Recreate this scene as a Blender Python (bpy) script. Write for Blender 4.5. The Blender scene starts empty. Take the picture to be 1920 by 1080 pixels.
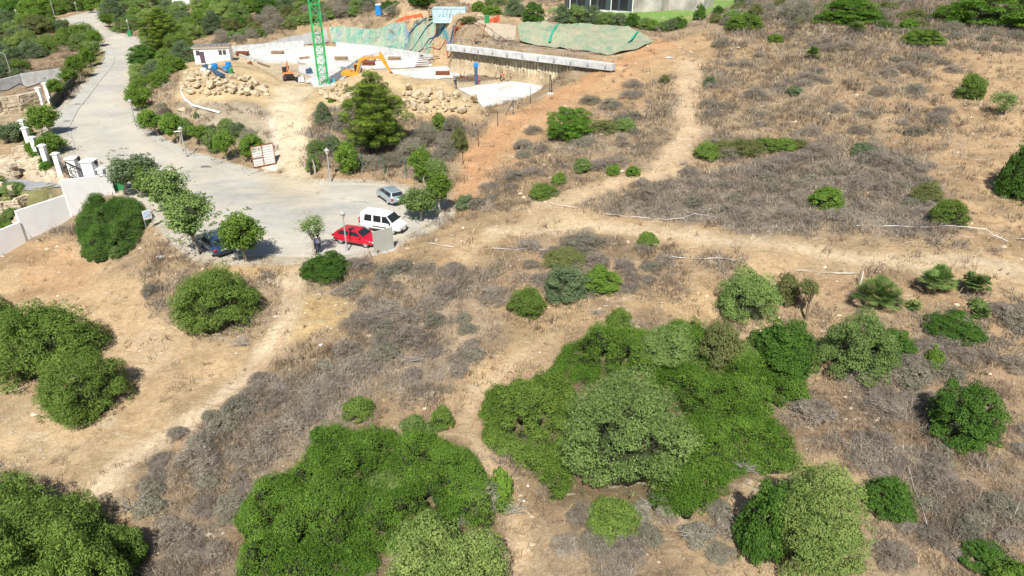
import bpy, math, random, time
import numpy as np
from mathutils import Vector, Matrix
from mathutils.geometry import delaunay_2d_cdt
T0 = time.time()
S = bpy.context.scene
COL = S.collection
R = math.radians
# ---------------------------------------------------------------- camera, sky, sun, exposure
CZ = 25.0; TH = R(27.5); F = 1280.0
cam = bpy.data.cameras.new('camera'); camo = bpy.data.objects.new('camera', cam); COL.objects.link(camo)
camo.location = (0, 0, CZ); camo.rotation_euler = (math.pi/2-TH, 0, 0)
cam.sensor_width = 36; cam.lens = 24.0; cam.clip_start = 0.5; cam.clip_end = 2000
S.camera = camo
SUN_EL = R(50); SUN_AZ = R(4)        # heading of the shadows, measured from +Y towards +X
w = bpy.data.worlds.new('World'); S.world = w; w.use_nodes = True
nt = w.node_tree; bg = nt.nodes['Background']
sky = nt.nodes.new('ShaderNodeTexSky'); sky.sky_type = 'NISHITA'; sky.sun_disc = False
sky.sun_elevation = SUN_EL; sky.sun_rotation = math.pi + SUN_AZ
nt.links.new(sky.outputs[0], bg.inputs[0]); bg.inputs[1].default_value = 0.068
sl = bpy.data.lights.new('sun', 'SUN'); sl.energy = 5.0; sl.angle = R(0.53); sl.color = (1.0, 0.95, 0.86)
so = bpy.data.objects.new('sun', sl); COL.objects.link(so)
sd = Vector((math.sin(SUN_AZ)*math.cos(SUN_EL), math.cos(SUN_AZ)*math.cos(SUN_EL), -math.sin(SUN_EL)))
so.rotation_euler = sd.to_track_quat('-Z', 'Y').to_euler(); so.location = (0, -40, 80)
S.view_settings.view_transform = 'Standard'; S.view_settings.look = 'None'
S.view_settings.gamma = 1.0; S.view_settings.exposure = 0.46
S.render.resolution_x = 1024; S.render.resolution_y = 576
S.render.engine = 'CYCLES'
# ---------------------------------------------------------------- survey: rays of the photograph onto the land
ct, st = math.cos(TH), math.sin(TH)
def ray(px, py):
    a = (px-960)/F; b = (540-py)/F
    return np.array([a, ct+b*st, -st+b*ct])
def proj(X, Y, Z):
    zc = Y*ct+(CZ-Z)*st
    return 960+F*X/zc, 540-F*((Z-CZ)*ct+Y*st)/zc, zc
def onz(px, py, z):
    d = ray(px, py); t = (z-CZ)/d[2]; return np.array([d[0]*t, d[1]*t])
# value noise on numpy arrays
def _h(ix, iy, s):
    n = (ix*374761393 + iy*668265263 + s*974634777) & 0xffffffff
    n = ((n ^ (n >> 13))*1274126177) & 0xffffffff
    return ((n ^ (n >> 16)) & 0xffff)/65535.0
def vnoise(x, y, sc, s=0):
    x = np.asarray(x, float)/sc+500; y = np.asarray(y, float)/sc+500
    ix = np.floor(x).astype(np.int64); iy = np.floor(y).astype(np.int64)
    fx = x-ix; fy = y-iy; fx = fx*fx*(3-2*fx); fy = fy*fy*(3-2*fy)
    a = _h(ix, iy, s); b = _h(ix+1, iy, s); c = _h(ix, iy+1, s); d = _h(ix+1, iy+1, s)
    return (a*(1-fx)+b*fx)*(1-fy)+(c*(1-fx)+d*fx)*fy
def fbm(x, y, sc, s=0, o=3):
    r = 0; t = 0; a = 1.0
    for i in range(o):
        r = r+a*vnoise(x, y, sc, s+i*7); t += a; a *= .5; sc /= 2.1
    return r/t
def sstep(a, b, x):
    t = np.clip((x-a)/(b-a), 0, 1); return t*t*(3-2*t)
# ---------------------------------------------------------------- land heights
def roadz(y):
    return 3.4*sstep(105, 235, y)
A = [ # pixel x, pixel y, height
 (620,460,0),(450,460,0),(760,400,0),(520,380,0),(640,350,0),(330,350,0),(230,260,0),(180,200,0),(160,150,.2),(400,300,.4),(300,200,.6),
 (700,345,.1),(690,300,1.0),(640,230,2.8),(760,270,2.0),(850,250,2.6),(330,190,2.6),(400,215,3.2),(450,250,1.2),(340,255,.3),(470,200,3.2),
 (700,160,3.5),(620,185,3.3),(800,165,3.4),(880,205,3.2),(550,165,3.2),(400,130,4.8),(360,145,4.4),(480,120,4.4),
 (900,330,.9),(960,250,2.9),(1040,190,4.6),(1150,130,7.2),(1240,72,9.6),
 (850,70,9.0),(950,75,8.7),(1050,85,8.3),(1150,100,7.9),
 (860,48,11.0),(940,45,10.8),(1050,45,10.6),(1150,55,10.2),(1220,80,9.2),
 (840,30,11.3),(1000,30,11.3),(1130,24,11.2),(1250,30,11.4),(1300,8,11.8),
 (620,45,7.4),(700,45,7.9),(780,38,9.0),(560,66,6.2),(500,78,5.2),(440,92,4.6),(710,25,9.0),(600,10,9.0),
 (500,40,6.6),(450,20,7.5),(400,60,5.2),(330,90,3.0),(280,140,1.0),(300,40,4.6),(250,100,1.0),
 (260,55,2.0),(200,60,1.4),(120,60,1.0),(60,100,.0),(20,140,-.6),(40,40,1.5),(150,20,3.2),(225,14,3.4),(60,5,4.0),(340,2,7.0),
 (1000,420,1.0),(1000,330,2.2),(1120,300,3.0),(1250,300,3.6),(1280,200,5.6),(1290,120,8.0),(1400,60,11.0),(1500,150,8.0),(1600,250,5.4),
 (1600,30,12.5),(1850,30,13.0),(1850,130,9.5),(1850,250,6.0),(1450,300,3.9),(1300,380,2.2),(1500,400,2.6),(1700,350,3.8),(1880,400,3.4),
 (1450,460,2.2),(1700,480,2.6),(1900,510,2.8),(1250,440,1.7),(1100,470,1.1),(1300,540,.6),(1700,600,1.0),(1900,650,1.2),
 (1000,560,.0),(900,500,.4),(700,560,-.5),(620,620,-1.0),(850,640,-1.0),(1100,650,-.9),(1500,650,.0),(1700,850,-.4),(1900,950,-.2),
 (1300,900,-1.4),(1600,1060,-1.2),(1000,950,-2.2),(700,900,-2.8),(600,780,-2.2),(450,900,-3.2),(830,1070,-3.0),(1200,1070,-2.2),
 (540,500,-.2),(470,620,-1.4),(400,720,-2.4),(300,820,-3.0),(200,900,-3.4),(100,1050,-4.0),(350,1050,-3.6),
 (330,490,-.4),(300,560,-1.6),(250,640,-2.4),(100,700,-3.2),(30,820,-3.5),(0,560,-3.4),(80,500,-2.6),(200,480,-1.4),(250,430,-.6),(280,390,-.1),
 (160,400,-1.2),(50,455,-2.3),(0,482,-2.8),(215,362,-.1),(145,345,-.3),(60,345,-1.8),(0,343,-2.2),
 (20,420,-3.6),(0,440,-4.0),(0,290,-1.0),(100,322,-.3),(60,275,-.1),(30,235,-.3),(0,205,-.6),(50,190,-.3),(100,190,0),
]
AW = [(-260,340,6),(0,340,20),(260,340,30),(-260,150,-2),(260,150,20),(260,30,8),(-200,20,-9),(200,-20,5),(0,-20,-4),(-100,-20,-9),
      (100,-20,-2),(0,250,15),(-100,300,9),(120,250,22),(-200,240,3),(160,100,12)]
P = []
for (px, py, z) in A:
    q = onz(px, py, z); P.append((q[0], q[1], z))
P += AW
P = np.array(P, float)
def tps_fit(P, lam):
    n = len(P); X = P[:, :2]/50
    d = np.linalg.norm(X[:, None]-X[None], axis=2)
    K = np.where(d > 0, d*d*np.log(d+1e-12), 0)+lam*np.eye(n)
    Q = np.c_[np.ones(n), X]
    M = np.block([[K, Q], [Q.T, np.zeros((3, 3))]])
    return X, np.linalg.solve(M, np.r_[P[:, 2], 0, 0, 0])
TX, TW = tps_fit(P, .004)
def tps(x, y):
    x = x/50; y = y/50; r = TW[-3]+TW[-2]*x+TW[-1]*y
    for (a, b), wv in zip(TX, TW[:-3]):
        d2 = (x-a)**2+(y-b)**2; r = r+wv*.5*d2*np.log(d2+1e-12)
    return r
GS = 0.5; GX0, GX1, GY0, GY1 = -265.0, 265.0, -22.0, 345.0
gx = np.arange(GX0, GX1+GS, GS); gy = np.arange(GY0, GY1+GS, GS)
GXX, GYY = np.meshgrid(gx, gy)
def sdf(poly, x, y):   # signed distance: negative inside
    poly = np.asarray(poly, float); n = len(poly); d = np.full(x.shape, 1e18); ins = np.zeros(x.shape, bool)
    for i in range(n):
        ax, ay = poly[i]; bx, by = poly[(i+1) % n]; ex, ey = bx-ax, by-ay
        t = np.clip(((x-ax)*ex+(y-ay)*ey)/(ex*ex+ey*ey+1e-12), 0, 1)
        d = np.minimum(d, (x-ax-t*ex)**2+(y-ay-t*ey)**2)
        c = ((ay > y) != (by > y)) & (x < (bx-ax)*(y-ay)/(by-ay+1e-12)+ax); ins ^= c
    d = np.sqrt(d); return np.where(ins, -d, d)
def box(poly, m):
    poly = np.asarray(poly); x0, y0 = poly.min(0)-m; x1, y1 = poly.max(0)+m
    i0 = int(np.clip((x0-GX0)/GS, 0, len(gx)-1)); i1 = int(np.clip((x1-GX0)/GS+1, 1, len(gx)))
    j0 = int(np.clip((y0-GY0)/GS, 0, len(gy)-1)); j1 = int(np.clip((y1-GY0)/GS+1, 1, len(gy)))
    return slice(j0, j1), slice(i0, i1)
H = tps(GXX, GYY)
def hit_road(px, py):
    d = ray(px, py); t = 30.0
    for k in range(4000):
        y = d[1]*t; z = CZ+d[2]*t
        if z < float(roadz(y)): break
        t *= 1.0015
    return np.array([d[0]*t, d[1]*t])
ROADP = [(430,484),(520,484),(620,484),(668,478),(705,470),(740,452),(790,430),(825,408),(832,392),(818,378),(786,364),(760,355),(738,351),(721,346),(650,344),(587,344),
 (530,334),(473,327),(340,288),(280,260),(257,240),(247,205),(233,188),(240,160),(257,120),(268,100),(276,85),(250,72),(217,62),(195,55),(190,46),(199,30),(228,17),(250,12),
 (236,8),(220,12),(150,27),(120,34),(100,37),(50,45),(50,54),(110,50),(140,45),(160,55),(190,68),(200,85),(206,100),(203,112),(192,126),(170,151),(147,176),(118,206),(95,240),(108,262),(135,292),(160,325),(200,342),(225,352),(250,372),(300,400),(335,440),(380,478)]
ROADW = [hit_road(*p) for p in ROADP]
PITZ = 3.2
def zz(px, py, z=PITZ): return onz(px, py, z)
WL = onz(845, 83, 7.9); WR = onz(1150, 119, 7.9)           # top line of the pile wall
wd = (WR-WL)/np.linalg.norm(WR-WL); wn = np.array([-wd[1], wd[0]])
if wn[1] < 0: wn = -wn
PITW = [WL+wn*.1, WR+wn*.1] + [zz(*p) for p in [(1078,160),(1040,170),(1000,184),(960,194),(905,201),(868,176),(850,160),(760,152),(700,143),(640,150),(600,160),(545,160),(500,135),(450,122),(436,104),(436,97),(520,89),(600,83),(650,90),(720,98),(800,111),(822,114),(838,118)]]
rs = sdf(ROADW, GXX, GYY)
rw = 1-sstep(0.0, 5.0, rs)
H = H*(1-rw)+roadz(GYY)*rw
# small relief of the open land
flat = np.maximum(1-sstep(.3, 3, rs), 0)
H = H+(1-flat)*((fbm(GXX, GYY, 7, 3)-.5)*.95+(fbm(GXX, GYY, 2.4, 9)-.5)*.50)
# mounds of spoil on the building site
def mound(px, py, z, r, h, sx=1.0):
    global H
    c = onz(px, py, z); d = np.sqrt(((GXX-c[0])/sx)**2+(GYY-c[1])**2)
    H = H+h*np.exp(-(d/r)**2)*(.8+.4*fbm(GXX, GYY, 2.2, 21))
mound(665,176,3.6,3.4,1.2,1.6); mound(815,192,3.3,2.6,.5,2.0); mound(420,165,3.6,4,1.0,2.0); mound(760,4,12,4.5,4.0)
sl_, sc_ = box(PITW, 14)
ps = sdf(PITW, GXX[sl_, sc_], GYY[sl_, sc_])
xs, ys = GXX[sl_, sc_], GYY[sl_, sc_]
tw = ((xs-WL[0])*wd[0]+(ys-WL[1])*wd[1])/np.linalg.norm(WR-WL)
sidew = (xs-WL[0])*wn[0]+(ys-WL[1])*wn[1]
wid = np.where((sidew > 0) & (tw > -.02) & (tw < 1.02), .5, 2.0)
c1 = zz(822,114); left = (xs < c1[0]) & (ys > zz(436,97)[1]-4)
wid = np.where(left, 9.0*sstep(zz(430,97)[0], zz(640,90)[0], xs)+1.5, wid)
k = sstep(.0, 1, np.clip(ps/wid, 0, 1))
H[sl_, sc_] = PITZ*(1-k)+H[sl_, sc_]*k
# terraces of the garden by the gate: driveway level and sunk planting bed
DRIVE = [onz(*p) for p in [(-90,352,-1.9),(-40,352,-1.9),(20,356,-1.9),(62,360,-1.6),(118,359,-1.0),(150,351,-.3),(128,342,-.3),(60,335,-1.6),(0,334,-1.9),(-90,334,-1.9)]]
BED = [onz(*p) for p in [(-160,480,-4.0),(-10,462,-4.0),(36,443,-4.0),(44,412,-3.9),(112,396,-3.2),(118,372,-3.2),(60,376,-3.6),(10,362,-3.9),(-160,362,-4.0)]]
def level(poly, zf, soft):
    a, b = box(poly, soft+1); d = sdf(poly, GXX[a, b], GYY[a, b]); kk = sstep(0, 1, np.clip(d/soft, 0, 1))
    H[a, b] = zf(GXX[a, b], GYY[a, b])*(1-kk)+H[a, b]*kk
level(BED, lambda x, y: -3.8+0*x, 1.0)
dg = onz(150,350,-.3); dl = onz(20,348,-1.9)
level(DRIVE, lambda x, y: -1.9+1.6*sstep(dl[0], dg[0], x), 1.0)
def hh(x, y):
    x = np.asarray(x, float); y = np.asarray(y, float)
    u = np.clip((x-GX0)/GS, 0, len(gx)-1.001); v = np.clip((y-GY0)/GS, 0, len(gy)-1.001)
    i = u.astype(int); j = v.astype(int); fu = u-i; fv = v-j
    return (H[j, i]*(1-fu)+H[j, i+1]*fu)*(1-fv)+(H[j+1, i]*(1-fu)+H[j+1, i+1]*fu)*fv
TS = 18*1.003**np.arange(1050)
def gp(px, py, up=0.0):      # where the line of sight meets the land (raised by up)
    d = ray(px, py); X = d[0]*TS; Y = d[1]*TS; Z = CZ+d[2]*TS
    below = Z < hh(X, Y)+up
    i = int(np.argmax(below)) if below.any() else len(TS)-1
    if i > 0:
        t0, t1 = TS[i-1], TS[i]
        for _ in range(12):
            m = (t0+t1)/2
            if CZ+d[2]*m < hh(d[0]*m, d[1]*m)+up: t1 = m
            else: t0 = m
        t = t1
    else: t = TS[0]
    return np.array([d[0]*t, d[1]*t])
def g3(px, py, up=0.0):
    q = gp(px, py); return Vector((q[0], q[1], float(hh(q[0], q[1]))+up))
# ---------------------------------------------------------------- object helpers
def tag(o, label=None, cat=None, group=None, kind=None):
    if label: o['label'] = label
    if cat: o['category'] = cat
    if group: o['group'] = group
    if kind: o['kind'] = kind
    return o
def empty(name, loc, rz=0.0):
    o = bpy.data.objects.new(name, None); COL.objects.link(o); o.location = loc; o.rotation_euler = (0, 0, rz); o.empty_display_size = .3
    return o
def link(name, me, parent=None, loc=None):
    o = bpy.data.objects.new(name, me); COL.objects.link(o)
    if parent is not None: o.parent = parent
    if loc is not None: o.location = loc
    return o
def kids(o): return [c for c in COL.objects if c.parent == o]
def copy_tree(o, parent=None):
    c = o.copy(); COL.objects.link(c); c.parent = parent
    for ch in list(o.children): copy_tree(ch, c)
    return c
def npmesh(name, V, faces, mats, col=None, smooth=False, midx=None):
    """faces: list of arrays (m,k) of vertex indices"""
    me = bpy.data.meshes.new(name)
    V = np.asarray(V, np.float32); me.vertices.add(len(V)); me.vertices.foreach_set('co', V.ravel())
    loops = np.concatenate([f.ravel() for f in faces]).astype(np.int32)
    tot = np.concatenate([np.full(len(f), f.shape[1], np.int32) for f in faces])
    start = np.r_[0, np.cumsum(tot)[:-1]].astype(np.int32)
    me.loops.add(len(loops)); me.loops.foreach_set('vertex_index', loops)
    me.polygons.add(len(tot)); me.polygons.foreach_set('loop_start', start)
    try: me.polygons.foreach_set('loop_total', tot)
    except Exception: pass
    if midx is not None: me.polygons.foreach_set('material_index', np.asarray(midx, np.int32))
    me.polygons.foreach_set('use_smooth', np.full(len(tot), smooth, bool))
    if col is not None:
        c = np.ones((len(V), 4), np.float32); c[:, :3] = col
        at = me.color_attributes.new('Col', 'FLOAT_COLOR', 'POINT'); at.data.foreach_set('color', c.ravel())
    me.update(calc_edges=True)
    for m in (mats if isinstance(mats, (list, tuple)) else [mats]): me.materials.append(m)
    return me
class MB:
    """collects simple shapes into one mesh"""
    def __init__(s): s.v = []; s.f = []; s.m = []; s.cm = 0
    def add(s, vs, fs):
        b = len(s.v); s.v += [tuple(v) for v in vs]
        for f in fs: s.f.append(tuple(i+b for i in f)); s.m.append(s.cm)
        return s
    def box(s, c, d, rz=0, M=None, taper=1.0):
        x, y, z = d[0]/2, d[1]/2, d[2]/2
        vs = [Vector((sx*x*(taper if sz > 0 else 1), sy*y*(taper if sz > 0 else 1), sz*z)) for sz in (-1, 1) for sy in (-1, 1) for sx in (-1, 1)]
        Rm = Matrix.Rotation(rz, 4, 'Z') if M is None else M
        vs = [Rm @ v + Vector(c) for v in vs]
        return s.add(vs, [(0, 2, 3, 1), (4, 5, 7, 6), (0, 1, 5, 4), (1, 3, 7, 5), (3, 2, 6, 7), (2, 0, 4, 6)])
    def bar(s, a, b, w, h=None):
        a = Vector(a); b = Vector(b); d = b-a; L = d.length
        if L < 1e-6: return s
        return s.box((a+b)/2, (w, h or w, L), M=d.to_track_quat('Z', 'Y').to_matrix().to_4x4())
    def tube(s, pts, rad, n=8, cap=True):
        pts = [Vector(p) for p in pts]; rad = rad if isinstance(rad, (list, tuple)) else [rad]*len(pts)
        b = len(s.v); up = None
        for i, p in enumerate(pts):
            d = (pts[min(i+1, len(pts)-1)]-pts[max(i-1, 0)])
            if d.length < 1e-9: d = Vector((0, 0, 1))
            d.normalize()
            if up is None: up = d.orthogonal().normalized()
            else:
                up = up-d*up.dot(d)
                if up.length < 1e-5: up = d.orthogonal()
                up.normalize()
            q = d.cross(up)
            for k in range(n):
                a = 2*math.pi*k/n; s.v.append(tuple(p+(up*math.cos(a)+q*math.sin(a))*rad[i]))
        for i in range(len(pts)-1):
            for k in range(n):
                s.f.append((b+i*n+k, b+i*n+(k+1) % n, b+(i+1)*n+(k+1) % n, b+(i+1)*n+k)); s.m.append(s.cm)
        if cap:
            s.f.append(tuple(b+k for k in range(n))[::-1]); s.m.append(s.cm)
            e = b+(len(pts)-1)*n; s.f.append(tuple(e+k for k in range(n))); s.m.append(s.cm)
        return s
    def cyl(s, c, r, h, n=12, r2=None):
        c = Vector(c); return s.tube([c, c+Vector((0, 0, h))], [r, r if r2 is None else r2], n)
    def prism(s, poly, z0, z1):
        n = len(poly); vs = [(p[0], p[1], z0) for p in poly]+[(p[0], p[1], z1) for p in poly]
        return s.add(vs, [tuple(range(n))[::-1], tuple(range(n, 2*n))]+[(i, (i+1) % n, n+(i+1) % n, n+i) for i in range(n)])
    def prof(s, poly, y0, y1):   # polygon in xz extruded along y
        n = len(poly); vs = [(p[0], y0, p[1]) for p in poly]+[(p[0], y1, p[1]) for p in poly]
        return s.add(vs, [tuple(range(n)), tuple(range(n, 2*n))[::-1]]+[(i, n+i, n+(i+1) % n, (i+1) % n) for i in range(n)])
    def ball(s, c, r, nu=10, nv=7):
        c = Vector(c); r = r if isinstance(r, (tuple, list)) else (r, r, r); vs = [c+Vector((0, 0, r[2]))]
        for j in range(1, nv):
            a = math.pi*j/nv
            for i in range(nu):
                b = 2*math.pi*i/nu; vs.append(c+Vector((r[0]*math.sin(a)*math.cos(b), r[1]*math.sin(a)*math.sin(b), r[2]*math.cos(a))))
        vs.append(c-Vector((0, 0, r[2]))); fs = []
        for i in range(nu): fs.append((0, 1+i, 1+(i+1) % nu))
        for j in range(nv-2):
            for i in range(nu):
                a = 1+j*nu; fs.append((a+i, a+nu+i, a+nu+(i+1) % nu, a+(i+1) % nu))
        a = 1+(nv-2)*nu
        for i in range(nu): fs.append((a+i, len(vs)-1, a+(i+1) % nu))
        return s.add(vs, fs)
    def build(s, name, mats, parent=None, loc=None, smooth=False, bevel=0):
        me = bpy.data.meshes.new(name); me.from_pydata(s.v, [], s.f); me.update()
        ms = mats if isinstance(mats, (list, tuple)) else [mats]
        for m in ms: me.materials.append(m)
        me.polygons.foreach_set('material_index', s.m)
        if smooth:
            me.polygons.foreach_set('use_smooth', [True]*len(s.f))
        o = link(name, me, parent, loc)
        if bevel:
            b = o.modifiers.new('bevel', 'BEVEL'); b.width = bevel; b.segments = 2; b.limit_method = 'ANGLE'
        return o
# ---------------------------------------------------------------- materials
def newmat(name):
    m = bpy.data.materials.new(name); m.use_nodes = True; n = m.node_tree; b = n.nodes['Principled BSDF']; return m, n, b
def mat(name, c, rough=.7, var=.12, sc=3.0, metal=0.0, spec=.3, bump=0.0, coat=0.0):
    m, n, b = newmat(name); L = n.links
    tc = n.nodes.new('ShaderNodeTexCoord'); no = n.nodes.new('ShaderNodeTexNoise'); no.inputs['Scale'].default_value = sc; no.inputs['Detail'].default_value = 5
    L.new(tc.outputs['Object'], no.inputs['Vector'])
    mr = n.nodes.new('ShaderNodeMapRange'); mr.inputs[1].default_value = .3; mr.inputs[2].default_value = .7; mr.inputs[3].default_value = 1-var; mr.inputs[4].default_value = 1+var
    L.new(no.outputs[0], mr.inputs[0])
    mx = n.nodes.new('ShaderNodeVectorMath'); mx.operation = 'SCALE'; mx.inputs[0].default_value = c[:3]; L.new(mr.outputs[0], mx.inputs['Scale'])
    L.new(mx.outputs[0], b.inputs['Base Color'])
    b.inputs['Roughness'].default_value = rough; b.inputs['Metallic'].default_value = metal; b.inputs['Specular IOR Level'].default_value = spec
    if coat: b.inputs['Coat Weight'].default_value = coat; b.inputs['Coat Roughness'].default_value = .05
    if bump:
        bp = n.nodes.new('ShaderNodeBump'); bp.inputs['Strength'].default_value = bump; bp.inputs['Distance'].default_value = .05
        L.new(no.outputs[0], bp.inputs['Height']); L.new(bp.outputs[0], b.inputs['Normal'])
    return m
def pos_noise(n, sc, det=5, rough=.55, dist=0.0):
    L = n.links; g = n.nodes.new('ShaderNodeNewGeometry'); no = n.nodes.new('ShaderNodeTexNoise')
    no.inputs['Scale'].default_value = sc; no.inputs['Detail'].default_value = det; no.inputs['Roughness'].default_value = rough; no.inputs['Distortion'].default_value = dist
    L.new(g.outputs['Position'], no.inputs['Vector']); return no
def ramp(n, src, stops):
    r = n.nodes.new('ShaderNodeValToRGB'); n.links.new(src, r.inputs[0]); e = r.color_ramp.elements
    while len(e) < len(stops): e.new(.5)
    for el, (p, c) in zip(e, stops): el.position = p; el.color = (c[0], c[1], c[2], 1)
    return r
def mix(n, f, a, b, mode='MIX'):
    m = n.nodes.new('ShaderNodeMix'); m.data_type = 'RGBA'; m.blend_type = mode
    if isinstance(f, (int, float)): m.inputs[0].default_value = f
    else: n.links.new(f, m.inputs[0])
    for s, v in ((6, a), (7, b)):
        if isinstance(v, (tuple, list)): m.inputs[s].default_value = (v[0], v[1], v[2], 1)
        else: n.links.new(v, m.inputs[s])
    return m.outputs[2]
def earth_mat():
    m, n, b = newmat('earth'); L = n.links
    at = n.nodes.new('ShaderNodeAttribute'); at.attribute_name = 'Col'
    n1 = pos_noise(n, .35, 6, .6); n2 = pos_noise(n, 2.2, 6, .7, .6); n3 = pos_noise(n, 11, 4, .7)
    r1 = ramp(n, n1.outputs[0], [(.3, (.84, .82, .80)), (.7, (1.14, 1.12, 1.10))])
    r2 = ramp(n, n2.outputs[0], [(.3, (.72, .68, .64)), (.5, (1, 1, 1)), (.72, (1.22, 1.22, 1.2))])
    r3 = ramp(n, n3.outputs[0], [(.33, (.70, .68, .66)), (.5, (1, 1, 1)), (.7, (1.2, 1.2, 1.2))])
    c = mix(n, 1.0, at.outputs['Color'], r1.outputs[0], 'MULTIPLY'); c = mix(n, .9, c, r2.outputs[0], 'MULTIPLY'); c = mix(n, .85, c, r3.outputs[0], 'MULTIPLY')
    g = n.nodes.new('ShaderNodeNewGeometry'); vo = n.nodes.new('ShaderNodeTexVoronoi'); vo.inputs['Scale'].default_value = 2.3; L.new(g.outputs['Position'], vo.inputs['Vector'])
    rv = ramp(n, vo.outputs['Distance'], [(.06, (1, 1, 1)), (.11, (0, 0, 0))])
    gate = ramp(n, pos_noise(n, .7, 2).outputs[0], [(.5, (0, 0, 0)), (.6, (.6, .6, .6))])
    f = mix(n, 1.0, rv.outputs[0], gate.outputs[0], 'MULTIPLY')
    c = mix(n, f, c, (.5, .44, .35))
    mp = n.nodes.new('ShaderNodeMapping'); mp.inputs['Scale'].default_value = (.5, 1.5, 1); mp.inputs['Rotation'].default_value = (0, 0, .6); L.new(g.outputs['Position'], mp.inputs[0])
    ns = n.nodes.new('ShaderNodeTexNoise'); ns.inputs['Scale'].default_value = .9; ns.inputs['Detail'].default_value = 7; ns.inputs['Roughness'].default_value = .7; ns.inputs['Distortion'].default_value = .8; L.new(mp.outputs[0], ns.inputs['Vector'])
    rr = ramp(n, ns.outputs[0], [(.56, (0, 0, 0)), (.66, (.6, .6, .6))]); c = mix(n, rr.outputs[0], c, (.27, .17, .10))
    rr2 = ramp(n, ns.outputs[0], [(.34, (.5, .5, .5)), (.42, (0, 0, 0))]); c = mix(n, rr2.outputs[0], c, (.52, .45, .34))
    L.new(c, b.inputs['Base Color']); b.inputs['Roughness'].default_value = 1; b.inputs['Specular IOR Level'].default_value = .1
    bp = n.nodes.new('ShaderNodeBump'); bp.inputs['Strength'].default_value = .8; bp.inputs['Distance'].default_value = .18
    L.new(n2.outputs[0], bp.inputs['Height'])
    bp2 = n.nodes.new('ShaderNodeBump'); bp2.inputs['Strength'].default_value = .7; bp2.inputs['Distance'].default_value = .05
    L.new(n3.outputs[0], bp2.inputs['Height']); L.new(bp.outputs[0], bp2.inputs['Normal']); L.new(bp2.outputs[0], b.inputs['Normal'])
    return m
def leaf_mat(name, tr=.3, var=.16):
    m, n, b = newmat(name); L = n.links
    at = n.nodes.new('ShaderNodeAttribute'); at.attribute_name = 'Col'
    oi = n.nodes.new('ShaderNodeObjectInfo'); mr = n.nodes.new('ShaderNodeMapRange'); mr.inputs[3].default_value = 1-var; mr.inputs[4].default_value = 1+var
    L.new(oi.outputs['Random'], mr.inputs[0]); mx = n.nodes.new('ShaderNodeVectorMath'); mx.operation = 'SCALE'
    hs = n.nodes.new('ShaderNodeHueSaturation'); hs.inputs['Saturation'].default_value = .96 if tr > .2 else 1.0; hs.inputs['Value'].default_value = 1.14 if tr > .2 else 1.0; L.new(at.outputs['Color'], hs.inputs['Color'])
    L.new(hs.outputs[0], mx.inputs[0]); L.new(mr.outputs[0], mx.inputs['Scale'])
    L.new(mx.outputs[0], b.inputs['Base Color']); b.inputs['Roughness'].default_value = .7; b.inputs['Specular IOR Level'].default_value = .1
    if tr:
        t = n.nodes.new('ShaderNodeBsdfTranslucent'); L.new(mx.outputs[0], t.inputs[0]); ms = n.nodes.new('ShaderNodeMixShader'); ms.inputs[0].default_value = tr
        L.new(b.outputs[0], ms.inputs[1]); L.new(t.outputs[0], ms.inputs[2]); L.new(ms.outputs[0], n.nodes['Material Output'].inputs[0])
    return m
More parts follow.
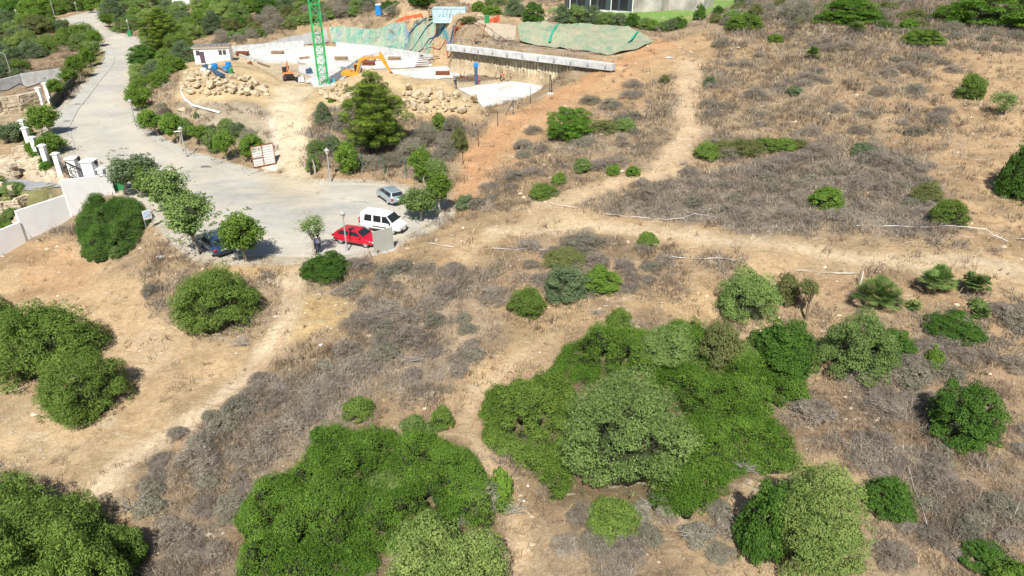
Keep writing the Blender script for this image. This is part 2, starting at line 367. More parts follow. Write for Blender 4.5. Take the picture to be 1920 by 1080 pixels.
def road_mat():
    m, n, b = newmat('road_surface'); L = n.links
    n1 = pos_noise(n, .13, 5, .65, .8); n2 = pos_noise(n, 1.3, 6, .7); n3 = pos_noise(n, 30, 2)
    at = n.nodes.new('ShaderNodeAttribute'); at.attribute_name = 'Col'
    r0 = ramp(n, n1.outputs[0], [(.36, (.84, .85, .87)), (.5, (1, 1, 1)), (.64, (1.12, 1.10, 1.06))])
    class _o: pass
    r1 = _o(); r1.outputs = [mix(n, 1.0, at.outputs['Color'], r0.outputs[0], 'MULTIPLY')]
    r2 = ramp(n, n2.outputs[0], [(.3, (.88, .88, .88)), (.6, (1, 1, 1)), (.75, (1.08, 1.06, 1.03))])
    c = mix(n, 1.0, r1.outputs[0], r2.outputs[0], 'MULTIPLY')
    r3 = ramp(n, n3.outputs[0], [(.35, (.93, .93, .93)), (.6, (1.04, 1.04, 1.04))]); c = mix(n, 1.0, c, r3.outputs[0], 'MULTIPLY')
    # stretched tyre dust and cracks
    g = n.nodes.new('ShaderNodeNewGeometry'); mp = n.nodes.new('ShaderNodeMapping'); mp.inputs['Scale'].default_value = (.25, .9, 1); mp.inputs['Rotation'].default_value = (0, 0, .9)
    L.new(g.outputs['Position'], mp.inputs[0]); nn = n.nodes.new('ShaderNodeTexNoise'); nn.inputs['Scale'].default_value = .8; nn.inputs['Detail'].default_value = 6; L.new(mp.outputs[0], nn.inputs['Vector'])
    rr = ramp(n, nn.outputs[0], [(.44, (0, 0, 0)), (.66, (.55, .55, .55))]); c = mix(n, rr.outputs[0], c, (.50, .44, .34))
    gv = n.nodes.new('ShaderNodeNewGeometry'); wv = pos_noise(n, .5, 3); ad = n.nodes.new('ShaderNodeVectorMath'); ad.operation = 'ADD'; sc_ = n.nodes.new('ShaderNodeVectorMath'); sc_.operation = 'SCALE'; sc_.inputs['Scale'].default_value = 2.2
    L.new(wv.outputs['Color'], sc_.inputs[0]); L.new(gv.outputs['Position'], ad.inputs[0]); L.new(sc_.outputs[0], ad.inputs[1])
    vo = n.nodes.new('ShaderNodeTexVoronoi'); vo.feature = 'DISTANCE_TO_EDGE'; vo.inputs['Scale'].default_value = .16; L.new(ad.outputs[0], vo.inputs['Vector'])
    rc = ramp(n, vo.outputs['Distance'], [(.004, (.8, .8, .8)), (.012, (0, 0, 0))]); gt_ = ramp(n, pos_noise(n, .22, 2).outputs[0], [(.48, (0, 0, 0)), (.56, (1, 1, 1))])
    c = mix(n, mix(n, 1.0, rc.outputs[0], gt_.outputs[0], 'MULTIPLY'), c, (.30, .29, .26))
    vs_ = n.nodes.new('ShaderNodeTexVoronoi'); vs_.inputs['Scale'].default_value = .35; L.new(gv.outputs['Position'], vs_.inputs['Vector'])
    rs_ = ramp(n, vs_.outputs['Distance'], [(.05, (.3, .3, .3)), (.16, (0, 0, 0))]); c = mix(n, rs_.outputs[0], c, (.32, .31, .28))
    L.new(c, b.inputs['Base Color']); b.inputs['Roughness'].default_value = .95; b.inputs['Specular IOR Level'].default_value = .2
    bp = n.nodes.new('ShaderNodeBump'); bp.inputs['Strength'].default_value = .2; bp.inputs['Distance'].default_value = .02; L.new(n3.outputs[0], bp.inputs['Height']); L.new(bp.outputs[0], b.inputs['Normal'])
    return m
def slab_mat(name, base, dirty):
    m, n, b = newmat(name); L = n.links
    n1 = pos_noise(n, .22, 6, .65, .5); n2 = pos_noise(n, 2.0, 5, .7)
    r1 = ramp(n, n1.outputs[0], [(.36, dirty), (.5, base), (.7, tuple(min(.85, v*1.07) for v in base))])
    r2 = ramp(n, n2.outputs[0], [(.3, (.86, .86, .86)), (.55, (1, 1, 1))])
    L.new(mix(n, 1.0, r1.outputs[0], r2.outputs[0], 'MULTIPLY'), b.inputs['Base Color']); b.inputs['Roughness'].default_value = .9
    return m
def net_mat(name, cols, ang=0.5, sc=(.9, .12), ground=(.40, .34, .24), amount=.5):
    m, n, b = newmat(name); L = n.links
    g = n.nodes.new('ShaderNodeNewGeometry'); mp = n.nodes.new('ShaderNodeMapping'); mp.inputs['Rotation'].default_value = (0, 0, ang); mp.inputs['Scale'].default_value = (sc[0], sc[1], .1)
    L.new(g.outputs['Position'], mp.inputs[0]); nn = n.nodes.new('ShaderNodeTexNoise'); nn.inputs['Scale'].default_value = .7; nn.inputs['Detail'].default_value = 5; nn.inputs['Distortion'].default_value = .4
    L.new(mp.outputs[0], nn.inputs['Vector'])
    k = len(cols); r = ramp(n, nn.outputs[0], [(.32+.36*i/(k-1), c) for i, c in enumerate(cols)])
    n2 = pos_noise(n, .55, 5, .7, .8); r2 = ramp(n, n2.outputs[0], [(.5-.12*amount*2, (0, 0, 0)), (.62, (.85, .85, .85))])
    c = mix(n, r2.outputs[0], r.outputs[0], ground)
    n3 = pos_noise(n, 4, 5, .75); r3 = ramp(n, n3.outputs[0], [(.3, (.66, .66, .66)), (.55, (1, 1, 1)), (.7, (1.25, 1.25, 1.25))]); c = mix(n, 1.0, c, r3.outputs[0], 'MULTIPLY')
    L.new(c, b.inputs['Base Color']); b.inputs['Roughness'].default_value = .9
    bp = n.nodes.new('ShaderNodeBump'); bp.inputs['Strength'].default_value = .8; bp.inputs['Distance'].default_value = .3; L.new(n2.outputs[0], bp.inputs['Height']); L.new(bp.outputs[0], b.inputs['Normal'])
    return m
M = {}
M['earth'] = earth_mat(); M['leaf'] = leaf_mat('leaf', .28); M['dry'] = leaf_mat('dry_stems', .15, .1); M['road'] = road_mat()
M['slab'] = slab_mat('pale_concrete', (.64, .64, .61), (.44, .43, .39)); M['slab_grey'] = slab_mat('grey_concrete', (.50, .50, .48), (.34, .33, .31))
M['pave'] = slab_mat('pavement', (.43, .42, .38), (.36, .34, .29)); M['kerb'] = mat('kerb_stone', (.42, .41, .37), .9, .15, 4)
M['netA'] = net_mat('netting_green_blue', [(.04, .10, .28), (.13, .36, .27), (.34, .38, .28), (.06, .33, .22), (.20, .25, .30), (.10, .40, .30)], .55, (1.0, .07), (.36, .38, .29), .45)
M['netB'] = net_mat('netting_sand', [(.34, .30, .25), (.42, .36, .28), (.46, .40, .32), (.40, .33, .25)], .2, (.6, .2), (.44, .36, .26), .5)
M['netC'] = net_mat('netting_green', [(.09, .24, .16), (.20, .31, .21), (.30, .33, .22), (.13, .28, .19), (.24, .32, .22)], .1, (.5, .25), (.36, .33, .23), .62)
M['tarp'] = net_mat('grey_sheet', [(.12, .14, .20), (.30, .30, .31), (.36, .36, .35), (.22, .24, .28)], .4, (.5, .2), (.33, .31, .29), .4)
M['white'] = mat('white_paint', (.80, .80, .79), .6, .04, 2); M['whitewall'] = mat('white_render', (.86, .86, .86), .85, .05, 1.2)
M['conc'] = mat('cast_concrete', (.50, .51, .51), .9, .2, 1.2); M['concpanel'] = mat('grey_panel', (.36, .36, .33), .85, .05, 1.5)
M['bark'] = mat('bark', (.20, .15, .10), .95, .3, 9, bump=.4); M['barkpale'] = mat('pale_bark', (.36, .32, .26), .95, .25, 8, bump=.3)
M['glass'] = mat('dark_glass', (.02, .025, .03), .06, .05, 2, spec=.6); M['tyre'] = mat('tyre_rubber', (.02, .02, .02), .85, .1, 5)
M['rim'] = mat('alloy_rim', (.62, .62, .63), .3, .05, 4, metal=.6); M['black'] = mat('black_plastic', (.025, .025, .027), .6, .1, 5)
M['iron'] = mat('black_iron', (.02, .02, .022), .5, .2, 5); M['steel'] = mat('galvanised_steel', (.42, .43, .44), .45, .1, 6, metal=.4)
M['lampgrey'] = mat('lamp_post_paint', (.36, .38, .38), .6, .12, 6); M['lampglass'] = mat('lamp_glass', (.62, .56, .42), .3, .05, 5)
M['red'] = mat('red_car_paint', (.48, .008, .025), .28, .03, 2, coat=1.0); M['vanwhite'] = mat('white_car_paint', (.80, .80, .80), .3, .02, 2, coat=.8)
M['silver'] = mat('silver_blue_paint', (.36, .44, .48), .3, .04, 2, metal=.3, coat=.8); M['navy'] = mat('dark_blue_grey_paint', (.03, .06, .14), .25, .04, 2, metal=.3, coat=1.0)
M['redlens'] = mat('red_lens', (.45, .01, .03), .25, .05, 6); M['clear'] = mat('headlight_lens', (.65, .68, .72), .15, .05, 6, spec=.6)
M['green_paint'] = mat('green_crane_paint', (.035, .36, .11), .6, .3, 1.5); M['yellow'] = mat('digger_yellow', (.62, .28, .03), .5, .15, 3)
M['orange'] = mat('digger_orange', (.60, .20, .07), .5, .15, 3); M['rust'] = mat('rusty_steel', (.22, .08, .04), .85, .3, 6)
M['binGreen'] = mat('green_plastic', (.03, .24, .08), .5, .1, 4); M['blue'] = mat('blue_plastic', (.02, .22, .60), .45, .08, 4); M['teal'] = mat('teal_paint', (.06, .30, .38), .6, .15, 3)
M['orangenet'] = mat('orange_netting', (.62, .14, .06), .8, .25, 6); M['skin'] = mat('skin', (.42, .24, .16), .6, .05, 8)
M['hair'] = mat('dark_hair', (.03, .02, .015), .7, .2, 12); M['shirtblue'] = mat('blue_checked_shirt', (.12, .24, .48), .9, .5, 14); M['shirtmauve'] = mat('mauve_shirt', (.26, .18, .24), .9, .2, 10)
M['dark_cloth'] = mat('navy_trousers', (.025, .03, .06), .9, .2, 8); M['hivis'] = mat('orange_work_shirt', (.72, .12, .03), .8, .1, 8); M['pink'] = mat('red_plastic', (.55, .05, .10), .5, .1, 5)
M['tape'] = mat('white_tape', (.66, .66, .66), .6, .04, 8); M['wood'] = mat('weathered_timber', (.30, .22, .14), .9, .3, 5); M['bluepipe'] = mat('dark_blue_pipe', (.05, .09, .16), .5, .15, 5)
M['rock'] = mat('sandstone', (.47, .39, .27), .95, .22, 1.3, bump=.6); M['rockwall'] = mat('cream_stone', (.50, .42, .31), .95, .25, 1.1, bump=.5)
M['drive'] = slab_mat('driveway_grey', (.30, .31, .33), (.25, .26, .28)); M['lawn'] = slab_mat('mown_lawn', (.14, .26, .05), (.30, .30, .11))
M['pile'] = mat('pile_wall_earth', (.47, .40, .28), .98, .4, 1.1, bump=.7)
# ---------------------------------------------------------------- colour of the soil, painted as soil types on the land (world space)
CG = np.empty(H.shape+(3,), np.float32); CG[:] = (.36, .275, .18)
big = fbm(GXX, GYY, 16, 31)[..., None]; CG *= (.88+.24*big)
redm = sstep(.52, .75, fbm(GXX, GYY, 9, 41))[..., None]*.45; CG = CG*(1-redm)+np.array([.40, .26, .155])*redm
greym = sstep(.5, .72, fbm(GXX, GYY, 11, 47))[..., None]*.5; CG = CG*(1-greym)+np.array([.30, .25, .19])*greym
def W(poly, up=0): return [gp(px, py, up) for px, py in poly]
def paint(poly, col, soft=1.2, op=1.0, nz=1.2, world=False):
    pw = poly if world else W(poly); a, b = box(pw, soft+nz+1); x = GXX[a, b]; y = GYY[a, b]
    d = sdf(pw, x, y)+(fbm(x, y, 1.8, 5)-.5)*2*nz+(0 if soft < 1.4 else (fbm(x, y, 7, 88)-.5)*7)
    k = (op*(1-sstep(-soft/2, soft/2, d)))[..., None]
    c = np.array(col)*(.9+.2*fbm(x, y, 3, 13))[..., None]
    CG[a, b] = CG[a, b]*(1-k)+c*k
TAN = (.47, .355, .225); SAND = (.50, .375, .20); PALE = (.52, .43, .30); REDE = (.47, .255, .13); STRAW = (.46, .345, .21); GREYB = (.225, .20, .175); BROWN = (.27, .20, .14)
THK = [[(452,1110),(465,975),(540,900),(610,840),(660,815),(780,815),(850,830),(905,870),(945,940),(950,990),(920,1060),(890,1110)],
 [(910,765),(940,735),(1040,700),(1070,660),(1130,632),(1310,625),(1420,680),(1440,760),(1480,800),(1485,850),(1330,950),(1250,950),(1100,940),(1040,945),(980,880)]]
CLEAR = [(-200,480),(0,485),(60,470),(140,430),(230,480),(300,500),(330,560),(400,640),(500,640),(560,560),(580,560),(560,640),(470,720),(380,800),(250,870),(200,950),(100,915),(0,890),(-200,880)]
paint(CLEAR, TAN, 2)
paint([(0,500),(120,440),(220,500),(200,560),(60,560)], (.45,.30,.18), 3, .8)
paint([(0,760),(150,800),(250,800),(180,880),(0,860)], (.50,.40,.27), 3, .8)
TRACK1 = [(530,505),(572,505),(566,560),(548,620),(500,690),(430,765),(330,830),(240,880),(200,940),(160,925),(220,860),(300,815),(400,745),(470,675),(520,600),(534,550)]
paint(TRACK1, PALE, .8, .8, .4)
paint([(560,560),(640,570),(700,590),(640,640),(540,650)], SAND, 2)
paint([(700,470),(760,450),(860,430),(830,470),(760,500),(700,500)], SAND, 1.5, .9)
TRACK2 = [(770,455),(830,430),(900,405),(1000,392),(1120,398),(1300,420),(1500,445),(1700,468),(1920,478),(2200,490),(2200,560),(1920,560),(1750,530),(1560,500),(1400,480),(1200,455),(1050,440),(920,450),(870,490),(800,520),(760,500)]
paint(TRACK2, TAN, 1.5, .9, .8)
paint([(900,430),(1100,415),(1300,432),(1500,458),(1920,495),(1920,515),(1500,472),(1300,448),(1100,430),(920,445)], PALE, .8, .75, .5)
paint([(840,470),(930,440),(960,450),(880,490),(830,520),(780,540)], (.50,.33,.18), 1, .6)
TRACK3 = [(1270,110),(1320,110),(1308,180),(1312,260),(1280,330),(1180,350),(1060,390),(980,400),(1000,375),(1120,345),(1215,320),(1262,260),(1270,180)]
paint(TRACK3, (.49,.37,.24), .8, .9, .5)
paint([(1140,80),(1330,60),(1400,100),(1330,120),(1250,130),(1130,190),(1000,260),(930,330),(870,400),(850,370),(880,290),(960,210),(1060,165)], (.46,.33,.20), 1.5)
paint([(858,350),(878,285),(930,235),(1050,168),(1150,115),(1245,66),(1262,80),(1170,130),(1080,180),(980,230),(930,290),(890,350),(860,372)], REDE, 1.2, .9, .7)
paint([(900,560),(1020,590),(1130,560),(1320,540),(1340,590),(1100,600),(960,660),(900,740),(940,860),(1000,960),(1040,1080),(960,1080),(920,900),(880,800),(880,700)], STRAW, 1.5, .9)
paint([(1540,540),(1760,560),(1800,700),(1920,640),(1920,560),(1540,520)], (.42,.29,.18), 2, .7)
paint([(1160,390),(1300,310),(1500,290),(1760,280),(1760,420),(1500,440),(1300,415)], GREYB, 1.5, .8)
paint([(1770,100),(1920,90),(2100,90),(2100,520),(1850,470),(1770,400),(1760,300)], (.44,.32,.20), 2.5, .9)
paint([(240,880),(420,760),(600,660),(720,640),(640,800),(450,960),(440,1080),(300,1080)], (.30,.245,.19), 1.5, .8)
paint([(1480,760),(1700,640),(1920,700),(1920,1080),(1650,1080),(1640,900)], (.33,.24,.17), 1.5, .7)
paint([(740,500),(900,520),(930,640),(800,750),(700,700),(640,640)], (.28,.235,.19), 2, .7)
# building site
paint([(345,105),(430,80),(440,100),(560,130),(700,130),(760,135),(880,160),(905,200),(905,222),(760,228),(690,215),(600,215),(575,240),(570,345),(530,345),(520,240),(500,205),(330,190)], (.54,.43,.27), 1.2, 1, .6)
paint([(335,190),(520,200),(510,230),(330,220)], (.40,.36,.29), 1, .8)
paint([(345,215),(515,225),(515,275),(400,250)], (.42,.38,.31), 1, .7)
paint([(780,215),(905,210),(880,260),(780,240)], (.47,.33,.20), 1.2, .8)
RAMP = [(586,345),(582,270),(574,215),(568,188),(600,160),(520,162),(505,190),(515,235),(524,300),(529,334)]
paint(RAMP, (.56,.47,.33), .8, 1, .4)
paint([(499,215),(513,222),(524,300),(521,322),(480,322),(508,300),(512,255)], (.66,.63,.57), .4, 1, .15)
paint([(470,328),(530,335),(560,345),(470,345)], (.52,.47,.38), .8, .8)
paint(PITW, (.52,.44,.32), .6, 1, .3, True)
paint([(735,100),(842,86),(842,125),(760,128),(735,120)], (.54,.41,.23), .8)
paint([(700,8),(760,0),(1060,0),(1060,40),(860,50),(700,40)], (.50,.38,.25), 1.5, .9)
LAWN = [(1180,14),(1240,10),(1300,0),(1330,-18),(1420,-18),(1375,14),(1320,30),(1275,48),(1225,52),(1150,36),(1040,28),(1020,20),(1040,14)]
paint([(240,262),(262,240),(285,262),(340,290),(475,330),(560,345),(720,348),(780,372),(800,350),(770,330),(560,322),(470,320),(330,280)], (.42,.30,.19), .8, .9, .4)
paint([(225,352),(290,398),(340,440),(430,486),(640,486),(700,480),(770,450),(780,480),(640,510),(420,520),(330,470),(260,410)], (.45,.33,.20), .8, .9, .4)
paint([(200,88),(203,112),(188,128),(168,152),(150,150),(175,110),(190,90)], (.20,.25,.07), .6, .8, .3)
paint([(250,240),(276,262),(286,275),(276,250),(260,225)], (.16,.25,.05), .4, .8, .2)
paint([(0,110),(130,80),(180,90),(160,130),(90,150),(0,160)], (.27,.20,.14), 2, .8)
paint([(200,55),(215,60),(228,63),(232,58),(210,48)], (.22,.25,.08), .5, .8, .3)
paint([(0,160),(70,140),(100,150),(60,175),(0,180)], (.30,.24,.17), 1, .8)
paint([(-100,185),(60,180),(110,190),(130,280),(60,255),(0,250)], (.40,.33,.23), 1, .8)
paint(BED, (.20,.22,.09), .6, .8, .2, True)
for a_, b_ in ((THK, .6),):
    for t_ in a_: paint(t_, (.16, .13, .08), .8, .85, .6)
CG = CG*.93*np.array([1.0, .99, .95])
gul = sstep(.55, .7, fbm(GXX, GYY, 3.5, 97))[..., None]*.22; CG = CG*(1-gul)
paint(TRACK1, (.57,.475,.34), .8, .9, .4); paint([(905,745),(885,790),(925,880),(965,940),(985,1000),(1010,1080),(975,1080),(950,1000),(935,930),(900,860),(870,790),(880,740),(960,670),(1040,615),(1050,625),(975,680)], (.52,.41,.27), 1, .8, .5); paint([(900,430),(1100,415),(1300,432),(1500,458),(1920,495),(1920,518),(1500,476),(1300,452),(1100,434),(920,448)], (.56,.46,.32), .8, .85, .5); paint(TRACK3, (.50,.39,.26), .8, .8, .5)
paint([(850,470),(920,440),(1000,405),(1120,405),(1120,420),(1000,432),(930,455),(860,500)], (.53,.42,.27), .8, .7, .5)
paint([(545,520),(553,520),(551,565),(534,640),(484,712),(412,785),(316,852),(306,846),(400,775),(474,704),(524,634),(541,560)], (.40,.27,.17), .5, .7, .2); paint([(60,560),(200,600),(330,590),(360,640),(280,700),(160,640)], (.47,.37,.25), 2, .6)
paint([(850,352),(878,272),(958,207),(1080,160),(1240,68),(1270,85),(1170,165),(1070,205),(1010,275),(950,325),(880,395)], (.46,.29,.165), 1.2, .6, .6); paint(RAMP, (.60,.52,.38), .8, .8, .4)
# road surface dust
rmk = (sdf(ROADW, GXX, GYY) < 1.2)[..., None]; CG = np.where(rmk, np.array([.465, .447, .395]), CG)
ed_ = (np.clip(1-np.abs(sdf(ROADW, GXX, GYY))/2.2, 0, 1)*sstep(.3, .7, fbm(GXX, GYY, 4, 111)))[..., None]*.7*rmk; CG = CG*(1-ed_)+np.array([.44, .37, .27])*ed_
rdp = [hit_road(*p) for p in [(520,322),(600,330),(640,350),(620,400),(560,420),(500,390),(480,340)]]
def rpaint(px, col, op, soft=2.0):
    pw = [hit_road(*p) for p in px]; a, b = box(pw, soft+3); x = GXX[a, b]; y = GYY[a, b]; k = (op*(1-sstep(-soft/2, soft/2, sdf(pw, x, y)+(fbm(x, y, 3, 5)-.5)*4)))[..., None]*rmk[a, b]; CG[a, b] = CG[a, b]*(1-k)+np.array(col)*k
rpaint([(515,320),(590,330),(610,352),(600,385),(560,400),(520,375),(480,335)], (.50,.43,.31), .8); rpaint([(560,380),(620,370),(600,430),(540,440)], (.47,.42,.32), .5)
rpaint([(400,350),(560,370),(700,380),(740,400),(600,440),(450,420)], (.37,.365,.345), .5); rpaint([(160,230),(230,250),(260,300),(200,300)], (.36,.355,.335), .5); rpaint([(180,110),(240,110),(230,160),(170,180)], (.37,.36,.34), .5); CG = np.clip(CG, .02, .8)
def cs(x, y):
    x = np.asarray(x, float); y = np.asarray(y, float)
    u = np.clip((x-GX0)/GS, 0, len(gx)-1.001); v = np.clip((y-GY0)/GS, 0, len(gy)-1.001)
    i = u.astype(int); j = v.astype(int); fu = (u-i)[..., None]; fv = (v-j)[..., None]
    return (CG[j, i]*(1-fu)+CG[j, i+1]*fu)*(1-fv)+(CG[j+1, i]*(1-fu)+CG[j+1, i+1]*fu)*fv
# ground: one sheet reaching the ridge
nr, nc = 760, 760
yy = np.concatenate([[GY0+1], np.exp(np.linspace(math.log(9), math.log(368), nr-1))-25]); uu = np.linspace(-1.5, 1.5, nc)
YG, UG = np.meshgrid(yy, uu, indexing='ij'); XG = np.clip(UG*(YG+32), GX0+1, GX1-1); YG = np.clip(YG, GY0+1, GY1-1)
roadmask = 1-sstep(-1.0, -.2, sdf(ROADW, XG, YG))
ZG = hh(XG, YG)-.12*roadmask
idx = np.arange(nr*nc).reshape(nr, nc)
quads = np.stack([idx[:-1, :-1], idx[:-1, 1:], idx[1:, 1:], idx[1:, :-1]], -1).reshape(-1, 4)
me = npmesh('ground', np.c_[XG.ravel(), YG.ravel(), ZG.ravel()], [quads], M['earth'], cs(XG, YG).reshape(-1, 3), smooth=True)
tag(link('ground', me), kind='structure')
def drape(name, poly, sp, off, m, thick=0, zf=None, earth=False, disp=0.0, seed=1):
    poly = [np.asarray(p) for p in poly]; ring = []
    for i, p in enumerate(poly):
        q = poly[(i+1) % len(poly)]; L = np.linalg.norm(q-p); k = max(1, int(L/sp))
        for j in range(k): ring.append(p+(q-p)*j/k)
    ring = np.array(ring); x0, y0 = ring.min(0); x1, y1 = ring.max(0)
    X, Y = np.meshgrid(np.arange(x0+sp/2, x1, sp), np.arange(y0+sp/2, y1, sp)); X[1::2] += sp/2
    d = sdf(ring, X, Y); k = d < -sp*.45
    inner = np.c_[X[k], Y[k]]; pts = [Vector(p) for p in ring.tolist()+inner.tolist()]; n = len(ring)
    v, e, f, _, _, _ = delaunay_2d_cdt(pts, [(i, (i+1) % n) for i in range(n)], [], 1, 1e-4)
    V = np.array([tuple(p) for p in v]); z = (zf(V[:, 0], V[:, 1]) if zf is not None else hh(V[:, 0], V[:, 1]))+off
    if disp: z = z+disp*(fbm(V[:, 0], V[:, 1], 1.4, seed)-.3)
    fa = np.array([t for t in f if len(t) == 3])
    a = V[fa]; cr = (a[:, 1, 0]-a[:, 0, 0])*(a[:, 2, 1]-a[:, 0, 1])-(a[:, 1, 1]-a[:, 0, 1])*(a[:, 2, 0]-a[:, 0, 0])
    fa[cr < 0] = fa[cr < 0][:, ::-1]
    me = npmesh(name, np.c_[V, z], [fa], m, cs(V[:, 0], V[:, 1]) if earth else None, smooth=True)
    return link(name, me)
tag(drape('road', ROADW, 1.0, 0.02, M['road'], zf=lambda x, y: roadz(y), earth=True), kind='structure')
def path_strip(name, px, w, off, m, kindz='road', h=0, out=0.0):
    pts = [hit_road(*p) for p in px]; mb = MB(); pp = []
    for i in range(len(pts)-1):
        k = max(1, int(np.linalg.norm(pts[i+1]-pts[i])/1.0))
        for j in range(k): pp.append(pts[i]+(pts[i+1]-pts[i])*j/k)
    pp.append(pts[-1]); pp = np.array(pp)
    for _ in range(3): pp[1:-1] = (pp[:-2]+2*pp[1:-1]+pp[2:])/4
    t = np.gradient(pp, axis=0); t /= np.linalg.norm(t, axis=1)[:, None]+1e-9; nn = np.c_[-t[:, 1], t[:, 0]]
    z = roadz(pp[:, 1])+off
    L = pp+nn*(out-w/2); Rr = pp+nn*(out+w/2); vs = []
    for i in range(len(pp)): vs += [(L[i, 0], L[i, 1], z[i]), (Rr[i, 0], Rr[i, 1], z[i]), (L[i, 0], L[i, 1], z[i]-h-.1), (Rr[i, 0], Rr[i, 1], z[i]-h-.1)]
    fs = []
    for i in range(len(pp)-1):
        a = 4*i; fs += [(a, a+1, a+5, a+4), (a+1, a+3, a+7, a+5), (a+2, a, a+4, a+6)]
    mb.add(vs, fs); return mb.build(name, m)
tag(path_strip('pavement', [(203,92),(209,106),(205,117),(198,128),(178,152),(158,178),(135,203),(112,240)], 2.0, .06, M['pave']), kind='structure')
tag(path_strip('kerb', [(205,88),(214,104),(212,118),(204,130),(186,153),(166,180),(145,206),(128,240),(140,280)], .25, .09, M['kerb']), kind='structure')
tag(path_strip('pavement', [(247,184),(250,205),(262,243),(286,264),(346,292),(400,309),(470,327)], 1.5, .06, M['pave'], out=.8), kind='structure')
tag(path_strip('kerb', [(242,184),(246,205),(257,246),(282,268),(342,297),(400,314),(468,330)], .22, .09, M['kerb']), kind='structure')
tag(path_strip('kerb', [(587,345),(650,345),(721,347),(738,352),(760,357),(786,366)], .25, .12, M['kerb']), kind='structure')
tag(path_strip('kerb', [(430,480),(520,479),(580,478),(640,475),(690,468)], .25, .10, M['kerb']), kind='structure')
tag(path_strip('kerb', [(193,56),(217,64),(250,74),(275,86)], .3, .14, M['kerb']), kind='structure')
tag(drape('dirt_ramp', W(RAMP), 1.0, .03, M['earth'], earth=True), kind='structure')
tag(drape('dirt_track', W(TRACK1), 1.0, .02, M['earth'], earth=True), kind='structure')
tag(drape('dirt_path', W(TRACK3), 1.0, .02, M['earth'], earth=True), kind='structure')
tag(drape('dirt_track', W([(900,405),(1000,395),(1120,402),(1300,424),(1500,449),(1700,472),(1920,485),(1920,535),(1750,515),(1560,490),(1400,472),(1200,448),(1050,434),(930,444)]), 1.0, .02, M['earth'], earth=True), kind='structure')
tag(drape('lawn', W(LAWN), 1.5, .05, M['lawn']), kind='structure')
tag(drape('driveway', DRIVE, 1.0, .04, M['drive']), kind='structure')
tag(drape('side_road', W([(42,47),(60,44),(100,44),(118,40),(128,50),(100,55),(55,54)]), 2.0, .3, M['road'], earth=True), kind='structure')
# concrete floors of the excavation
fz = lambda x, y: PITZ+0*x
def zp(poly, z=PITZ): return [onz(px, py, z) for px, py in poly]
tag(drape('pit_floor_slab', zp([(1076,161),(1040,171),(1000,185),(960,195),(906,202),(890,185),(860,168),(884,163),(1000,148),(1050,150)]), 3, .10, M['slab'], zf=fz), kind='structure')
tag(drape('pit_floor_slab', zp([(716,140),(735,132),(790,128),(842,124),(900,126),(912,134),(905,142),(850,147),(800,150),(760,152)]), 3, .09, M['slab'], zf=fz), kind='structure')
tag(drape('site_floor_slab', zp([(440,98),(600,86),(660,92),(730,103),(800,113),(812,124),(760,128),(700,130),(640,128),(560,118),(500,117)]), 4, .08, M['slab'], zf=fz), kind='structure')
tag(drape('site_floor_slab', zp([(560,122),(640,130),(700,134),(690,140),(640,150),(600,152),(560,135)]), 3, .06, M['slab_grey'], zf=fz), kind='structure')
# ---------------------------------------------------------------- excavation: pile wall, low walls, netting
def at(q, z): return Vector((float(q[0]), float(q[1]), z))
LW = float(np.linalg.norm(WR-WL)); ang = math.atan2(wd[1], wd[0])
pw = empty('retaining_wall', (WL[0], WL[1], PITZ), ang)
tag(pw, 'long pile retaining wall with white concrete capping beam behind the pit', 'retaining wall')
m1 = MB(); m1.box((LW/2, -.25, 4.25), (LW+.6, 1.1, 1.0)); m1.build('capping_beam', M['conc'], pw, bevel=.03)
m1 = MB(); rng = random.Random(5)
for i in range(int(LW/.62)):
    m1.tube([(i*.62+.3, .55, -.3), (i*.62+.3+rng.uniform(-.04, .04), .5, 1.9), (i*.62+.3, .52, 3.62)], [.33+rng.uniform(0, .05), .31, .30], 8)
m1.build('pile_face', M['pile'], pw, smooth=True)
for i in range(11):
    m1 = MB(); x = .8+i*(LW-1.6)/10; m1.box((x, -.86, 4.3), (.28, .12, .34)); m1.box((x, -.94, 4.15), (.14, .08, .1)); m1.build('anchor_plate', M['steel'], pw)
m1 = MB()
for i in range(int(LW/2)+1): m1.bar((i*2, .6, 4.87), (i*2, .6, 5.8), .05)
m1.bar((0, .6, 5.78), (LW, .6, 5.78), .05); m1.bar((0, .6, 5.35), (LW, .6, 5.35), .04); m1.build('guard_rail', M['steel'], pw)
m1 = MB()
for i in range(60):
    x = rng.uniform(.5, LW-.5); m1.box((x, .22, rng.uniform(.2, 2.6)), (rng.uniform(.15, .4), .2, rng.uniform(.3, 1.2)), taper=.5)
m1.build('spoil_crust', M['pile'], pw)
def lowwall(px, z, h, w, name, label, m, group=None):
    q = [onz(a, b, z) for a, b in px]; mb = MB()
    for i in range(len(q)-1): mb.bar(at(q[i], z+h/2), at(q[i+1], z+h/2-.003*i), w, h) if False else wallseg(mb, q[i], q[i+1], z-.1, z+h-.003*i, w)
    return tag(mb.build(name, m, bevel=.02), label, 'wall', group)
def wallseg(mb, a, b, z0, z1, w, z0b=None, z1b=None):
    a = np.asarray(a, float); b = np.asarray(b, float); d = (b-a)/np.linalg.norm(b-a); n = np.array([-d[1], d[0]])*w/2
    z0b = z0 if z0b is None else z0b; z1b = z1 if z1b is None else z1b
    p = [a-n, a+n, b+n, b-n]; zs0 = [z0, z0, z0b, z0b]; zs1 = [z1, z1, z1b, z1b]
    mb.add([(p[i][0], p[i][1], zs0[i]) for i in range(4)]+[(p[i][0], p[i][1], zs1[i]) for i in range(4)], [(3, 2, 1, 0), (4, 5, 6, 7), (0, 1, 5, 4), (1, 2, 6, 5), (2, 3, 7, 6), (3, 0, 4, 7)])
